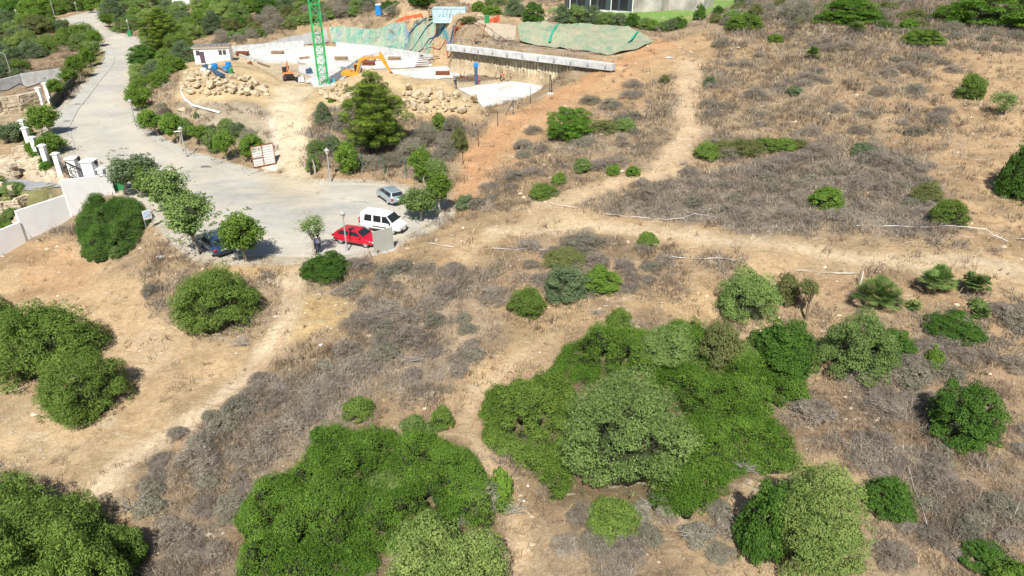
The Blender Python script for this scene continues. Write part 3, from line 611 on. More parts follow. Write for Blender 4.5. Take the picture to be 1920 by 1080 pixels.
lowwall([(437,99),(520,92),(570,88)], PITZ, 1.3, .35, 'concrete_wall', 'pale concrete upstand wall along the back of the white slab beside the hut', M['conc'])
lowwall([(632,91),(700,98),(760,107),(812,116)], PITZ, 1.3, .35, 'concrete_wall', 'grey concrete wall at the foot of the green and blue netted slope', M['conc'])
lowwall([(440,102),(470,113),(494,118),(560,119)], PITZ, .5, .35, 'concrete_wall', 'low grey concrete kerb wall at the front edge of the left slab', M['slab_grey'])
lowwall([(575,124),(640,131),(668,136)], PITZ, .6, .3, 'concrete_wall', 'short concrete footing wall behind the crane base', M['slab_grey'])
def net(px, name, label, m, off=.12, sp=1.0, disp=.25, seed=1, cat='netting'):
    return tag(drape(name, W(px), sp, off, m, disp=disp, seed=seed), label, cat)
net([(617,52),(640,50),(680,54),(720,52),(760,44),(790,38),(800,34),(830,44),(850,52),(822,62),(812,90),(800,108),(760,101),(700,92),(640,84),(622,80)], 'slope_netting', 'green and blue striped erosion netting over the bank behind the crane', M['netA'])
net([(470,90),(520,76),(580,62),(612,54),(618,80),(600,83),(520,89)], 'slope_sheet', 'grey and dark blue ground sheet on the bank left of the crane mast', M['tarp'], cat='ground sheet')
net([(832,62),(850,46),(880,42),(930,46),(968,50),(966,78),(930,78),(850,70)], 'slope_netting', 'bare sand coloured netted bank above the left end of the pile wall', M['netB'], seed=3)
net([(970,50),(1010,40),(1040,50),(1080,48),(1120,50),(1160,52),(1195,60),(1225,80),(1190,96),(1150,104),(1080,98),(1040,92),(975,82)], 'slope_netting', 'pale green erosion netting over the bank above the right part of the pile wall', M['netC'], seed=4, disp=.9)
def ribbon(px, wdt, up, name, label, m, cat, group=None, jit=.0, sag=0.0, seed=0, world=None):
    rr = random.Random(seed); q = [g3(a, b) for a, b in px] if world is None else world; mb = MB(); pp = []
    for i in range(len(q)-1):
        L = (q[i+1]-q[i]).length; k = max(1, int(L/.6))
        for j in range(k):
            t = j/k; p = q[i].lerp(q[i+1], t); p.z = float(hh(p.x, p.y))+up-sag*4*t*(1-t)+rr.uniform(-jit, jit)*.4; p.x += rr.uniform(-jit, jit); pp.append(p)
    e = q[-1].copy(); e.z = float(hh(e.x, e.y))+up; pp.append(e); vs = []; fs = []
    for i, p in enumerate(pp):
        d = (pp[min(i+1, len(pp)-1)]-pp[max(i-1, 0)]); d.z = 0; d.normalize(); n = Vector((-d.y, d.x, 0)); tw = rr.uniform(-.8, .8) if jit else .3
        o = (n*math.cos(tw)+Vector((0, 0, math.sin(tw))))*wdt/2; vs += [p-o, p+o, p-o-Vector((0, 0, .012)), p+o-Vector((0, 0, .012))]
    for i in range(len(pp)-1): a = 4*i; fs += [(a, a+1, a+5, a+4), (a+2, a+6, a+7, a+3), (a, a+4, a+6, a+2), (a+1, a+3, a+7, a+5)]
    mb.add(vs, fs); return tag(mb.build(name, m), label, cat, group)
strap = mat('blue_strap', (.02, .16, .42), .7, .2, 5)
gw = 'blue straps down the netted bank'
for a, b, l in (((800,38),(742,96),'longest'),((818,42),(768,100),'second'),((834,50),(784,104),'rightmost long')): ribbon([a, ((a[0]+b[0])/2-3, (a[1]+b[1])/2), b], .35, .45, 'strap', l+' blue strap running down the green and blue netted bank', strap, 'strap', gw)
ribbon([(852,52),(832,54),(822,60),(806,86)], .4, .34, 'strap', 'bent bright blue strap edging the small net patch below the container', strap, 'strap', gw)
gr = mat('green_strap', (.03, .34, .22), .7, .2, 5)
ribbon([(1046,50),(1033,72),(1030,84)], .45, .5, 'strap', 'green fold of net beside the earth gully left of middle on the right bank', gr, 'strap', 'green folds of net')
ribbon([(1196,64),(1178,84)], .4, .5, 'strap', 'green fold of net near the right tip of the netted bank', gr, 'strap', 'green folds of net')
# earth stair
q0 = g3(905, 48, .3); q1 = g3(896, 80, .3); stx = empty('site_stair', q1); tag(stx, 'narrow rusty brown stair climbing the sandy bank above the pile wall', 'stair')
d = q0-q1; nst = 14; mb = MB()
for i in range(nst):
    p = d*(i/nst); mb.box((p.x, p.y, p.z), (1.0, .32, .12))
mb.build('treads', M['wood'], stx)
for sx in (-.55, .55): MB().bar((sx, 0, 0), (d.x+sx, d.y, d.z), .08, .2).build('stringer', M['rust'], stx)
# ---------------------------------------------------------------- stone walls, white boundary wall, gate
def blockwall(name, label, pts, z0, h, m, bl=.9, bh=.45, th=.5, seed=0, top=0.0, hs=None):
    """dry stone wall: courses of irregular blocks along a path"""
    rr = random.Random(seed); mb = MB(); segs = [(np.asarray(pts[i], float), np.asarray(pts[i+1], float)) for i in range(len(pts)-1)]
    for si, (a, b) in enumerate(segs):
        L = np.linalg.norm(b-a); d = (b-a)/L; an = math.atan2(d[1], d[0]); hA = (hs[si] if hs else h); hB = (hs[si+1] if hs else h)
        za = z0[si] if isinstance(z0, list) else z0; zb = z0[si+1] if isinstance(z0, list) else z0
        k = 0
        while k*bh < max(hA, hB):
            s = -rr.uniform(0, bl*.5)
            while s < L:
                l = bl*rr.uniform(.6, 1.35); c = min(max(s+l/2, 0), L); t = c/L; hz = hA*(1-t)+hB*t
                if k*bh < hz-.05:
                    p = a+d*c; z = za*(1-t)+zb*t+k*bh+bh/2
                    x = mb; n0 = len(x.v); x.box((p[0], p[1], z), (l*.96, th*rr.uniform(.8, 1.15), bh*rr.uniform(.86, .97)), rz=an+rr.uniform(-.04, .04))
                    for q in range(n0, len(x.v)):
                        v = x.v[q]; x.v[q] = (v[0]+rr.uniform(-.05, .05), v[1]+rr.uniform(-.05, .05), v[2]+rr.uniform(-.03, .03))
                s += l
            k += 1
    return tag(mb.build(name, m, bevel=.03), label, 'wall')
blockwall('stone_wall', 'curved cream stone retaining wall below the grey driveway', [onz(-40,396,-3.8), onz(8,404,-3.8), onz(36,401,-3.8), onz(60,392,-3.8), onz(122,388,-3.2)], -3.9, 1.9, M['rockwall'], .7, .22, .4, 1, hs=[1.7,1.7,1.8,1.9,2.2])
blockwall('stone_wall', 'low wall of big pale blocks at the foot of the driveway wall', [onz(30,432,-3.9), onz(50,405,-3.9), onz(122,398,-3.5)], -4.0, .9, M['rockwall'], 1.3, .5, .7, 2)
blockwall('stone_wall', 'big block stone terrace wall above the end of the driveway at the left edge', [onz(-120,300,-1.0), onz(-60,322,-1.6), onz(0,326,-1.8), onz(28,334,-1.8)], -1.9, 2.2, M['rockwall'], 1.5, .55, .9, 3)
blockwall('stone_wall', 'big block stone wall under the pale grey boundary wall at the far left', [onz(-60,214,-.8), onz(0,214,-.6), onz(40,206,-.4), onz(72,196,-.2)], -.8, 2.5, M['rockwall'], 1.6, .55, .9, 4)
# rockery bank between pillars and driveway
rr = random.Random(8); mb = MB(); e0 = [(38,272),(75,300),(105,325),(138,346)]; e1 = [(0,300),(28,325),(70,337),(120,345)]
for i in range(150):
    t = rr.random()*2.999; k_ = int(t); f_ = t-k_; s = rr.random()
    ax = e0[k_][0]*(1-f_)+e0[k_+1][0]*f_; ay = e0[k_][1]*(1-f_)+e0[k_+1][1]*f_; bx = e1[k_][0]*(1-f_)+e1[k_+1][0]*f_; by = e1[k_][1]*(1-f_)+e1[k_+1][1]*f_
    p = g3(ax*(1-s)+bx*s, ay*(1-s)+by*s); mb.box((p.x, p.y, p.z+.1), (rr.uniform(.5, 1.1), rr.uniform(.4, .7), rr.uniform(.35, .6)), rz=rr.uniform(-.5, 1.2), taper=.75)
tag(mb.build('rock_bank', M['rockwall'], bevel=.04), 'sloping bank faced with small pale stones below the white gate pillars', 'rock bank')
# white boundary wall
BW = [(gp(-70,512), 2.1), (gp(0,481), 2.1), (gp(48,453), 2.2), (gp(48,452), 2.6), (gp(135,406), 2.6), (gp(134,407), 3.1), (gp(215,361), 2.4)]
bwall = empty('boundary_wall', at(BW[2][0], 0.0)); tag(bwall, 'stepped white rendered boundary wall running down from the gate to the left edge', 'wall')
o0 = BW[2][0]
for a, b in ((0, 1), (1, 2), (3, 4), (5, 6)):
    mb = MB(); A_, B_ = BW[a][0]-o0, BW[b][0]-o0; za = float(hh(*BW[a][0])); zb = float(hh(*BW[b][0])); zt = (za+zb)/2
    wallseg(mb, A_, B_, za-.8, max(za, zb)*.35+zt*.65+BW[a][1], .25, zb-.8, zb*.5+zt*.5+BW[b][1]); mb.build('wall_panel', M['whitewall'], bwall)
def pillar(px, pyb, w, h, label, cap=True, lamp=False, ext=1.6):
    p = g3(px, pyb); o = empty('gate_pillar' if w > .7 else 'wall_pillar', p); tag(o, label, 'pillar', None if w > .7 else 'white wall pillars stepping up to the gate')
    MB().box((0, 0, h/2-ext/2), (w, w, h+ext)).build('shaft', M['whitewall'], o, bevel=.02)
    mb = MB(); mb.box((0, 0, h+.05), (w+.22, w+.22, .10)); mb.box((0, 0, h+.16), (w+.08, w+.08, .12), taper=.7); mb.build('cap', M['white'], o)
    return o, p
P1, p1 = pillar(147, 339, .95, 2.6, 'white gate pillar left of the black gate'); P2, p2 = pillar(181, 353, 1.2, 3.1, 'broad white gate pillar right of the black gate')
pillar(199, 352, .6, 2.1, 'short white pillar at the start of the boundary wall, right of the gate')
for i, (a, b, h, l) in enumerate([(115,326,2.4,'first white pillar up the railing from the gate'),(90,310,2.4,'second white pillar up the railing from the gate'),(71,292,2.3,'white pillar between the railing and the clipped hedge'),(56,272,2.2,'white pillar beside the top of the hedge'),(50,255,2.1,'highest white pillar of the stepped row by the hedge'),(80,196,2.6,'white pillar at the corner of the big block wall'),(95,192,3.0,'tall white pillar beside the roadside tree above the block wall')]): pillar(a, b, .55, h, l)
def wlamp(p, h, label):
    o = empty('wall_lantern', (p.x+.75, p.y+.1, p.z+h)); tag(o, label, 'lantern', 'lanterns on the gate pillars'); mb = MB(); mb.cyl((0, 0, 0), .06, .1, 6); mb.cyl((0, 0, .1), .12, .32, 6, .17); mb.cyl((0, 0, .42), .2, .16, 6, .03); mb.tube([(-.3, 0, .3), (-.15, 0, -.1), (0, 0, 0)], .03, 5); mb.build('lantern_body', M['iron'], o)
wlamp(p1, 2.3, 'black lantern on the left gate pillar'); wlamp(p2, 2.6, 'black lantern on the right gate pillar')
ga = g3(135, 345); gb = g3(169, 354); gt = empty('iron_gate', ga, math.atan2(gb.y-ga.y, gb.x-ga.x)); tag(gt, 'black wrought iron gate standing between the two white gate pillars', 'gate')
gl = (gb-ga).length; gh = 2.6; mb = MB()
for a, b in (((0, 0), (0, gh)), ((gl, 0), (gl, gh*.86)), ((0, .05), (gl, .05)), ((0, gh), (gl, gh*.86)), ((0, .9), (gl, .9))): mb.bar((a[0], 0, a[1]), (b[0], 0, b[1]), .09)
mb.build('gate_frame', M['iron'], gt); mb = MB()
for i in range(1, 9): mb.bar((gl*i/9, 0, .05), (gl*i/9, 0, gh*(1-.14*i/9)), .035)
mb.build('bars', M['iron'], gt); mb = MB()
for s in (-1, 1): mb.tube([(gl/2+s*gl*.42*math.sin(t*math.pi), 0, .9+1.5*t) for t in np.linspace(0, 1, 9)], .04, 5)
mb.tube([(gl/2+.45*math.cos(t), 0, .48+.36*math.sin(t)) for t in np.linspace(0, 6.28, 13)], .04, 5); mb.build('scrollwork', M['iron'], gt)
for i, (a, b, l) in enumerate((((90,310),(115,326),'lower'),((71,292),(90,310),'upper'),((115,326),(133,338),'last'))):
    A_ = g3(*a); B_ = g3(*b); mb = MB()
    for z in (.7, 1.0, 1.3, 1.6): mb.bar((0, 0, z), B_-A_+Vector((0, 0, z)), .04)
    for t in np.linspace(.08, .92, 5): q = (B_-A_)*t; mb.bar(q+Vector((0, 0, .5)), q+Vector((0, 0, 1.75)), .035)
    tag(mb.build('railing', M['iron'], loc=A_), l+' black iron railing panel between white pillars near the gate', 'railing', 'iron railings between the pillars')
# driveway parapet pillars and grey boundary wall above left
for a, b, l in (((-40,350),(2,356),'left'),((6,357),(24,362),'right')):
    A_ = onz(*a, -1.9); B_ = onz(*b, -1.9); mb = MB(); wallseg(mb, A_, B_, -2.1, -1.25, .25)
    for q in (A_, B_): mb.box((q[0], q[1], -1.5), (.5, .5, 1.1)); 
    tag(mb.build('parapet', M['rockwall'], bevel=.02), l+' low stone parapet section along the driveway edge', 'parapet', 'parapets along the driveway')
A_ = g3(-40, 182); B_ = g3(45, 160); mb = MB(); wallseg(mb, (A_.x, A_.y), (B_.x, B_.y), A_.z-.5, A_.z+2.0, .3, B_.z-.5, B_.z+2.0); tag(mb.build('concrete_wall', M['conc']), 'pale grey concrete wall at the left edge above the block stone wall', 'wall')
A_ = g3(46, 163); B_ = g3(118, 150); mb = MB(); wallseg(mb, (A_.x, A_.y), (B_.x, B_.y), A_.z-.5, A_.z+2.4, .3, B_.z-.5, B_.z+2.2); tag(mb.build('concrete_wall', M['conc']), 'taller pale grey concrete wall ending at the roadside trees on the left', 'wall')
q = [g3(-40, 186), g3(20, 178), g3(40, 166), g3(55, 174), g3(78, 166)]; tag(MB().tube([v+Vector((0, 0, .9)) for v in q], .09, 6).build('cable', M['black']), 'black cable hanging along the foot of the grey wall at the left edge', 'cable')
A_ = g3(108, 205); B_ = g3(150, 160); mb = MB(); wallseg(mb, (A_.x-.8, A_.y), (B_.x-.8, B_.y), A_.z-.5, A_.z+1.6, .25, B_.z-.5, B_.z+1.6); tag(mb.build('fence', mat('dark_hedge_fence', (.05, .06, .04), .95, .3, 4)), 'dark green screened fence behind the row of pavement trees', 'fence')
# ---------------------------------------------------------------- cars
def smooth_loft(mb, secs, close=True):
    n = len(secs[0]); vs = [p for s in secs for p in s]; fs = []
    for i in range(len(secs)-1):
        for k in range(n): fs.append((i*n+k, i*n+(k+1) % n, (i+1)*n+(k+1) % n, (i+1)*n+k))
    fs += [tuple(range(n))[::-1], tuple((len(secs)-1)*n+k for k in range(n))]
    mb.add(vs, fs)
def wheel(parent, x, y, r=.32, wd_=.21):
    s = 1 if y > 0 else -1
    t = MB(); t.tube([(x, y-s*wd_, r), (x, y-s*wd_*.9, r), (x, y-s*.02, r), (x, y, r)], [r*.93, r, r, r*.93], 20); o = t.build('tyre', M['tyre'], None, smooth=False)
    w_ = MB(); w_.tube([(x, y-s*.05, r), (x, y+s*.006, r)], [r*.66, r*.66], 20); 
    for k in range(5):
        a = k*1.2566; w_.bar((x, y+s*.012, r), (x+math.cos(a)*r*.6, y+s*.012, r+math.sin(a)*r*.6), .05, .02)
    e = empty('wheel', (0, 0, 0)); e.parent = parent; o.parent = e; w_.build('rim', M['rim'], e)
def car(name, label, cat, paint, prof, cab, wb, track, r, loc, rz, vanlike=False):
    root = empty(name, loc, rz); tag(root, label, cat, None)
    secs = []
    for x, hw, zb, zt in prof:
        m_ = (zb+zt)/2
        secs.append([(x, -hw*.90, zb), (x, -hw*.99, zb+.14), (x, -hw, m_), (x, -hw*.985, zt-.14), (x, -hw*.90, zt-.02), (x, -hw*.5, zt+.03), (x, hw*.5, zt+.03), (x, hw*.90, zt-.02), (x, hw*.985, zt-.14), (x, hw, m_), (x, hw*.99, zb+.14), (x, hw*.90, zb)])
    mb = MB(); smooth_loft(mb, secs); b = mb.build('body', paint, root, smooth=True)
    sm = b.modifiers.new('s', 'SUBSURF'); sm.levels = 1; sm.render_levels = 1
    (x0, z0, w0), (x1, z1, w1), (x2, z2, w2), (x3, z3, w3) = cab   # screen base, roof front, roof rear, rear base
    mb = MB(); xm = (x1+x2)/2; zm = max(z1, z2)+.03
    def sec(x, zb, wb_, zt, wt): return [(x, -wb_, zb), (x, -(wb_*.35+wt*.65)-.01, zb+(zt-zb)*.62), (x, -wt, zt-.06), (x, -wt*.8, zt), (x, wt*.8, zt), (x, wt, zt-.06), (x, wb_*.35+wt*.65+.01, zb+(zt-zb)*.62), (x, wb_, zb)]
    zb_ = min(z0, z3)-.12
    smooth_loft(mb, [sec(x0, zb_, w0, z0, w0*.97), sec(x1, zb_, w0+.02, z1, w1), sec(xm, zb_, w0+.03, zm, (w1+w2)/2+.01), sec(x2, zb_, w3+.02, z2, w2), sec(x3, zb_, w3, z3, w3*.96)])
    mb.build('cabin', paint, root, smooth=False, bevel=.03)
    # glazing, standing slightly proud
    def quad(nm, a, b, c, d, m_=None):
        a, b, c, d = map(Vector, (a, b, c, d)); n = (b-a).cross(d-a).normalized(); ce = (a+b+c+d)/4
        if n.dot(ce-Vector((0, 0, .9))) < 0: n = -n
        q = MB(); vs = [p+n*.022 for p in (a, b, c, d)]+[p-n*.02 for p in (a, b, c, d)]
        q.add(vs, [(0, 1, 2, 3), (7, 6, 5, 4), (0, 4, 5, 1), (1, 5, 6, 2), (2, 6, 7, 3), (3, 7, 4, 0)]); return q.build(nm, m_ or M['glass'], root)
    L = lambda a, b, t: a+(b-a)*t
    def fr(t, s, za, zb2, xa, xb, wa, wb_): return (L(xa, xb, t), s*L(wa, wb_, t), L(za, zb2, t))
    quad('windscreen', fr(.10, -.90, z0, z1, x0, x1, w0, w1), fr(.10, .90, z0, z1, x0, x1, w0, w1), fr(.90, .90, z0, z1, x0, x1, w0, w1), fr(.90, -.90, z0, z1, x0, x1, w0, w1))
    quad('rear_window', fr(.22, -.86, z3, z2, x3, x2, w3, w2), fr(.22, .86, z3, z2, x3, x2, w3, w2), fr(.86, .86, z3, z2, x3, x2, w3, w2), fr(.86, -.86, z3, z2, x3, x2, w3, w2))
    zlo = max(z0, z3)+.0; zr = min(z1, z2)
    def yside(z): 
        t = np.clip((z-zb_)/(zr-zb_), 0, 1); wt = (w1+w2)/2
        return (w0+.03)*(1-t/.62)+((w0+.03)*.35+wt*.65+.01)*t/.62 if t < .62 else ((w0+.03)*.35+wt*.65+.01)*(1-(t-.62)/.38)+wt*(t-.62)/.38
    zt = zr-.09
    for s in (-1, 1):
        yl, yh = yside(zlo)*s, yside(zt)*s
        if vanlike: spans = [((x0-.32, x1-.02), (.28, x1-.12)), ((.16, -.72), (.16, -.72)), ((-.88, -1.62), (-.88, -1.55))]
        else: spans = [((x0-.30, x1-.10), (-.32, -.32)), ((-.42, -.42), None)]
        if vanlike:
            for (a, b), (c, d_) in [((x0-.18, .30), (x1+.02, .30)), ((.18, -.62), (.18, -.62)), ((-.80, -1.62), (-.80, -1.52))]:
                quad('side_window', (a, yl, zlo), (b, yl, zlo), (d_, yh, zt), (c, yh, zt))
        else:
            for (a, b), (c, d_) in [((x0-.22, -.34), (x1-.06, -.34)), ((-.42, x3+.42), (-.42, x2+.02))]:
                quad('side_window', (a, yl, zlo), (b, yl, zlo), (d_, yh, zt), (c, yh, zt))
    xf, xr = wb
    for x in (xf, xr):
        for s in (-1, 1):
            a = MB(); a.tube([(x, s*(track-.02), r), (x, s*(track+.004), r)], [r+.06, r+.06], 20); a.build('wheel_arch', M['black'], root); wheel(root, x, s*(track+.03), r)
    xF = prof[-1][0]; xR = prof[0][0]; hwF = prof[-2][1]; hwR = prof[1][1]
    for s in (-1, 1):
        h = MB(); h.ball((prof[-2][0]-.02, s*hwF*.80, prof[-2][3]-.13), (.16, .14, .085)); h.build('headlight', M['clear'], root, smooth=True)
        h = MB(); h.box((prof[1][0]-.06, s*hwR*.88, prof[1][3]-.16 if not vanlike else 1.0), (.14, .22, .20 if not vanlike else .55)); h.build('taillight', M['redlens'], root, bevel=.03)
        h = MB(); h.ball((x0-.25, s*(w0+.16), z0+.06), (.09, .13, .08)); h.build('mirror', paint if not vanlike else M['black'], root, smooth=True)
        h = MB(); h.box((-.1, s*(prof[4][1]*.985), prof[4][3]-.30), (.2, .03, .035)); h.build('door_handle', M['black'] if vanlike else paint, root)
        h = MB(); h.box(((xf+xr)/2, s*(track+.0), .25), (xf-xr-.8, .06, .12)); h.build('sill', M['black'], root)
        if vanlike: MB().box((.05, s*.925, .62), (1.5, .03, .09)).build('rub_strip', M['black'], root)
    MB().box((xF-.02, 0, .36), (.14, hwF*1.35, .20)).build('front_grille', M['black'], root, bevel=.03)
    MB().box((xR+.0, 0, .34), (.14, hwR*1.5, .16)).build('rear_bumper', M['black'], root, bevel=.03)
    MB().box((xR-.055, 0, .72 if not vanlike else .8), (.03, .52, .12)).build('number_plate', M['white'], root)
    MB().box((xF+.06, 0, .42), (.03, .50, .11)).build('number_plate', M['white'], root)
    return root
HP = [(-2.12,.66,.34,.72),(-2.02,.80,.24,.92),(-1.7,.87,.22,.98),(-1.0,.895,.21,.96),(0,.90,.21,.94),(.8,.89,.21,.93),(1.3,.88,.21,.86),(1.75,.84,.22,.78),(2.0,.74,.24,.68),(2.12,.58,.30,.58)]
HC = [(1.12,.93,.80),(.42,1.38,.60),(-1.25,1.40,.59),(-1.98,.96,.74)]
WP = [(-2.25,.68,.34,.74),(-2.15,.80,.24,.92),(-1.8,.85,.22,.96),(-1.0,.87,.21,.95),(0,.88,.21,.93),(.8,.87,.21,.92),(1.3,.86,.21,.86),(1.85,.82,.22,.77),(2.1,.74,.24,.68),(2.22,.58,.30,.58)]
WC = [(1.05,.92,.79),(.30,1.37,.60),(-1.75,1.38,.58),(-2.16,.94,.74)]
VP = [(-2.1,.84,.36,1.0),(-2.07,.90,.30,1.06),(-1.7,.92,.26,1.08),(-1.0,.92,.25,1.08),(0,.92,.25,1.08),(.8,.92,.25,1.08),(1.2,.91,.25,1.05),(1.7,.88,.26,.95),(2.0,.80,.28,.82),(2.12,.66,.32,.66)]
VC = [(1.40,1.05,.85),(.72,1.74,.73),(-1.98,1.80,.74),(-2.09,1.05,.86)]
def carpose(rear, front, side, wb, half):
    """two wheel contact points of the visible side -> centre and heading"""
    a = gp(*rear); b = gp(*front); d = (b-a)/np.linalg.norm(b-a); n = np.array([-d[1], d[0]])*side   # side +1: visible side is the right one
    c = (a+b)/2+n*half-d*(wb[0]+wb[1])/2
    return Vector((c[0], c[1], float(roadz(c[1]))+.02)), math.atan2(d[1], d[0])
for nm, lb, ct_, pt, pr, cb, wb, r_, ra, fr_, sd_, vl in [
 ('hatchback_car', 'bright red hatchback parked between the street lamp and the white van', 'car', M['red'], HP, HC, (1.32,-1.28), .325, (638,458), (685,466), 1, False),
 ('van', 'white passenger van parked behind the red hatchback', 'van', M['vanwhite'], VP, VC, (1.35,-1.35), .33, (687,433), (738,441), 1, True),
 ('estate_car', 'pale silver blue estate car standing alone near the far kerb of the turning area', 'car', M['silver'], WP, WC, (1.38,-1.25), .32, (725,383), (709,371), -1, False),
 ('hatchback_car', 'dark blue hatchback parked in tree shade at the left of the turning area', 'car', M['navy'], HP, HC, (1.32,-1.28), .325, (396,481), (377,465), -1, False)]:
    l_, rz = carpose(ra, fr_, sd_, wb, .88); car(nm, lb, ct_, pt, pr, cb, wb, .80 if not vl else .84, r_, l_, rz, vl)
# ---------------------------------------------------------------- people
def person(px, py, label, pose, mats, rz=0, hat=None, scale=1.0, z=None):
    """one skinned surface; pose maps joint -> position"""
    p = g3(px, py) if z is None else at(onz(px, py, z), z)
    J = dict(pelvis=(0,0,.95), waist=(0,0,1.1), chest=(0,0,1.32), neck=(0,0,1.48), head=(0,.01,1.60), crown=(0,.01,1.70),
             hipL=(.10,0,.90), kneeL=(.12,.03,.50), ankL=(.12,0,.09), toeL=(.13,.17,.04), hipR=(-.10,0,.90), kneeR=(-.12,.02,.50), ankR=(-.13,0,.09), toeR=(-.15,.17,.04),
             shL=(.18,0,1.42), elL=(.25,.02,1.14), wrL=(.24,.14,.92), shR=(-.18,0,1.42), elR=(-.25,.02,1.14), wrR=(-.24,.14,.92))
    J.update(pose); names = list(J); rad = dict(pelvis=.145, waist=.13, chest=.155, neck=.058, head=.098, crown=.07, hip=.095, knee=.062, ank=.042, toe=.04, sh=.065, el=.045, wr=.032)
    vs = [J[n] for n in names]; rr_ = [rad.get(n) or rad[n[:-1]] for n in names]; E = []
    def e(a, b): E.append((names.index(a), names.index(b)))
    for a, b in (('pelvis','waist'),('waist','chest'),('chest','neck'),('neck','head'),('head','crown')): e(a, b)
    for s in 'LR':
        for a, b in (('pelvis','hip'+s),('hip'+s,'knee'+s),('knee'+s,'ank'+s),('ank'+s,'toe'+s),('chest','sh'+s),('sh'+s,'el'+s),('el'+s,'wr'+s)): e(a, b)
        w_ = Vector(J['wr'+s]); d = (w_-Vector(J['el'+s])).normalized(); sx = 1 if s == 'L' else -1; side = d.cross(Vector((sx, 0, 0)));
        if side.length < .1: side = Vector((0, 1, 0))
        side.normalize(); palm = w_+d*.07; iw = names.index('wr'+s); vs.append(tuple(palm)); rr_.append(.03); ip = len(vs)-1; E.append((iw, ip))
        for k, ln in enumerate((.072, .085, .08, .062)):
            o_ = side*(k-1.5)*.022; vs += [tuple(palm+o_+d*ln*.5), tuple(palm+o_+d*ln-Vector((sx*.02, 0, .0)))]; rr_ += [.0095, .008]; E += [(ip, len(vs)-2), (len(vs)-2, len(vs)-1)]
        vs += [tuple(w_+d*.03+side*.045), tuple(w_+d*.075+side*.065)]; rr_ += [.011, .009]; E += [(iw, len(vs)-2), (len(vs)-2, len(vs)-1)]
    me = bpy.data.meshes.new('person'); me.from_pydata(vs, E, []); o = link('tmp', me); sk = o.modifiers.new('skin', 'SKIN')
    for i, r_ in enumerate(rr_): me.skin_vertices[0].data[i].radius = (r_, r_); me.skin_vertices[0].data[i].use_root = (i == 0)
    ss = o.modifiers.new('sub', 'SUBSURF'); ss.levels = 2; ss.render_levels = 2
    dg_ = bpy.context.evaluated_depsgraph_get(); dg_.update(); m2 = bpy.data.meshes.new_from_object(o.evaluated_get(dg_)); bpy.data.objects.remove(o)
    for m_ in mats: m2.materials.append(m_)     # skin, shirt, trousers, shoes
    P_ = {n: Vector(J[n]) for n in names}; wz = P_['pelvis']
    def near(c, a, b):
        a, b = P_[a], P_[b]; t = max(0, min(1, (c-a).dot(b-a)/max((b-a).length_squared, 1e-9))); return (c-a-(b-a)*t).length
    for f in m2.polygons:
        c = f.center; best = min([(near(c, 'neck', 'crown')-.03, 0), (near(c, 'waist', 'chest')-.06, 1), (near(c, 'chest', 'neck')-.01, 1), (near(c, 'pelvis', 'waist')-.02, 1)]+[(near(c, 'sh'+s, 'el'+s), 1) for s in 'LR']+[(near(c, 'chest', 'sh'+s), 1) for s in 'LR']+[(near(c, 'el'+s, 'wr'+s), 0) for s in 'LR']+[(near(c, 'hip'+s, 'knee'+s)-.02, 2) for s in 'LR']+[(near(c, 'knee'+s, 'ank'+s), 2) for s in 'LR']+[(near(c, 'ank'+s, 'toe'+s), 3) for s in 'LR']+[(near(c, 'pelvis', 'pelvis')-.04, 2)])
        f.material_index = best[1]; f.use_smooth = True
    m2.name = 'person'; r = link('person', m2, None, p); r.rotation_euler = (0, 0, rz); r.scale = (scale,)*3; tag(r, label, 'person')
    h = Vector(J['head']); c = Vector(J['crown']); up = (c-h).normalized(); q = MB()
    if hat: q.ball(h+up*.065, (.125, .135, .10)); q.build('hard_hat', hat, r, smooth=True)
    else: q.ball(h+up*.05-Vector((0, .02, 0)), (.108, .115, .10)); q.build('hair', M['hair'], r, smooth=True)
    fw = Vector((0, 1, 0)) if abs(up.y) < .5 else Vector((0, .3, -.95)).normalized(); q = MB()
    q.ball(h+fw*.10, (.014, .022, .018)); q.ball(h+fw*.088+up*.028+Vector((.035, 0, 0)), .012); q.ball(h+fw*.088+up*.028-Vector((.035, 0, 0)), .012); q.build('face', mats[0], r, smooth=True)
    return r
sh = mat('dark_shoe', (.03, .025, .02), .8, .1, 6)
person(592, 476, 'person in a blue checked shirt, the left of the pair under the small tree', dict(elL=(.24,.12,1.16), wrL=(.14,.30,1.10)), [M['skin'], M['shirtblue'], M['dark_cloth'], sh], rz=-.6, scale=1.06)
person(600, 475, 'person in a mauve top and dark trousers, the right of the pair by the tree', dict(elR=(-.24,.14,1.18), wrR=(-.12,.30,1.16)), [M['skin'], M['shirtmauve'], M['dark_cloth'], sh], rz=1.0, scale=1.02)
bent = dict(waist=(0,.12,1.05), chest=(0,.36,1.16), neck=(0,.50,1.14), head=(0,.60,1.10), crown=(0,.68,1.06), shL=(.18,.42,1.14), elL=(.2,.48,.86), wrL=(.16,.55,.62), shR=(-.18,.42,1.14), elR=(-.2,.48,.86), wrR=(-.16,.55,.62))
person(939, 152, 'worker in an orange shirt bending over on the pit floor', bent, [M['skin'], M['hivis'], M['dark_cloth'], sh], rz=-1.2, z=PITZ+.1, hat=M['orange'])
person(855, 167, 'worker in dark clothes and a blue hard hat at the near edge of the pit', dict(bent, chest=(0,.2,1.28), neck=(0,.28,1.36), head=(0,.34,1.42), crown=(0,.38,1.5), shL=(.18,.22,1.32), shR=(-.18,.22,1.32)), [M['skin'], M['dark_cloth'], M['dark_cloth'], sh], rz=.3, z=PITZ+.1, hat=M['blue'])
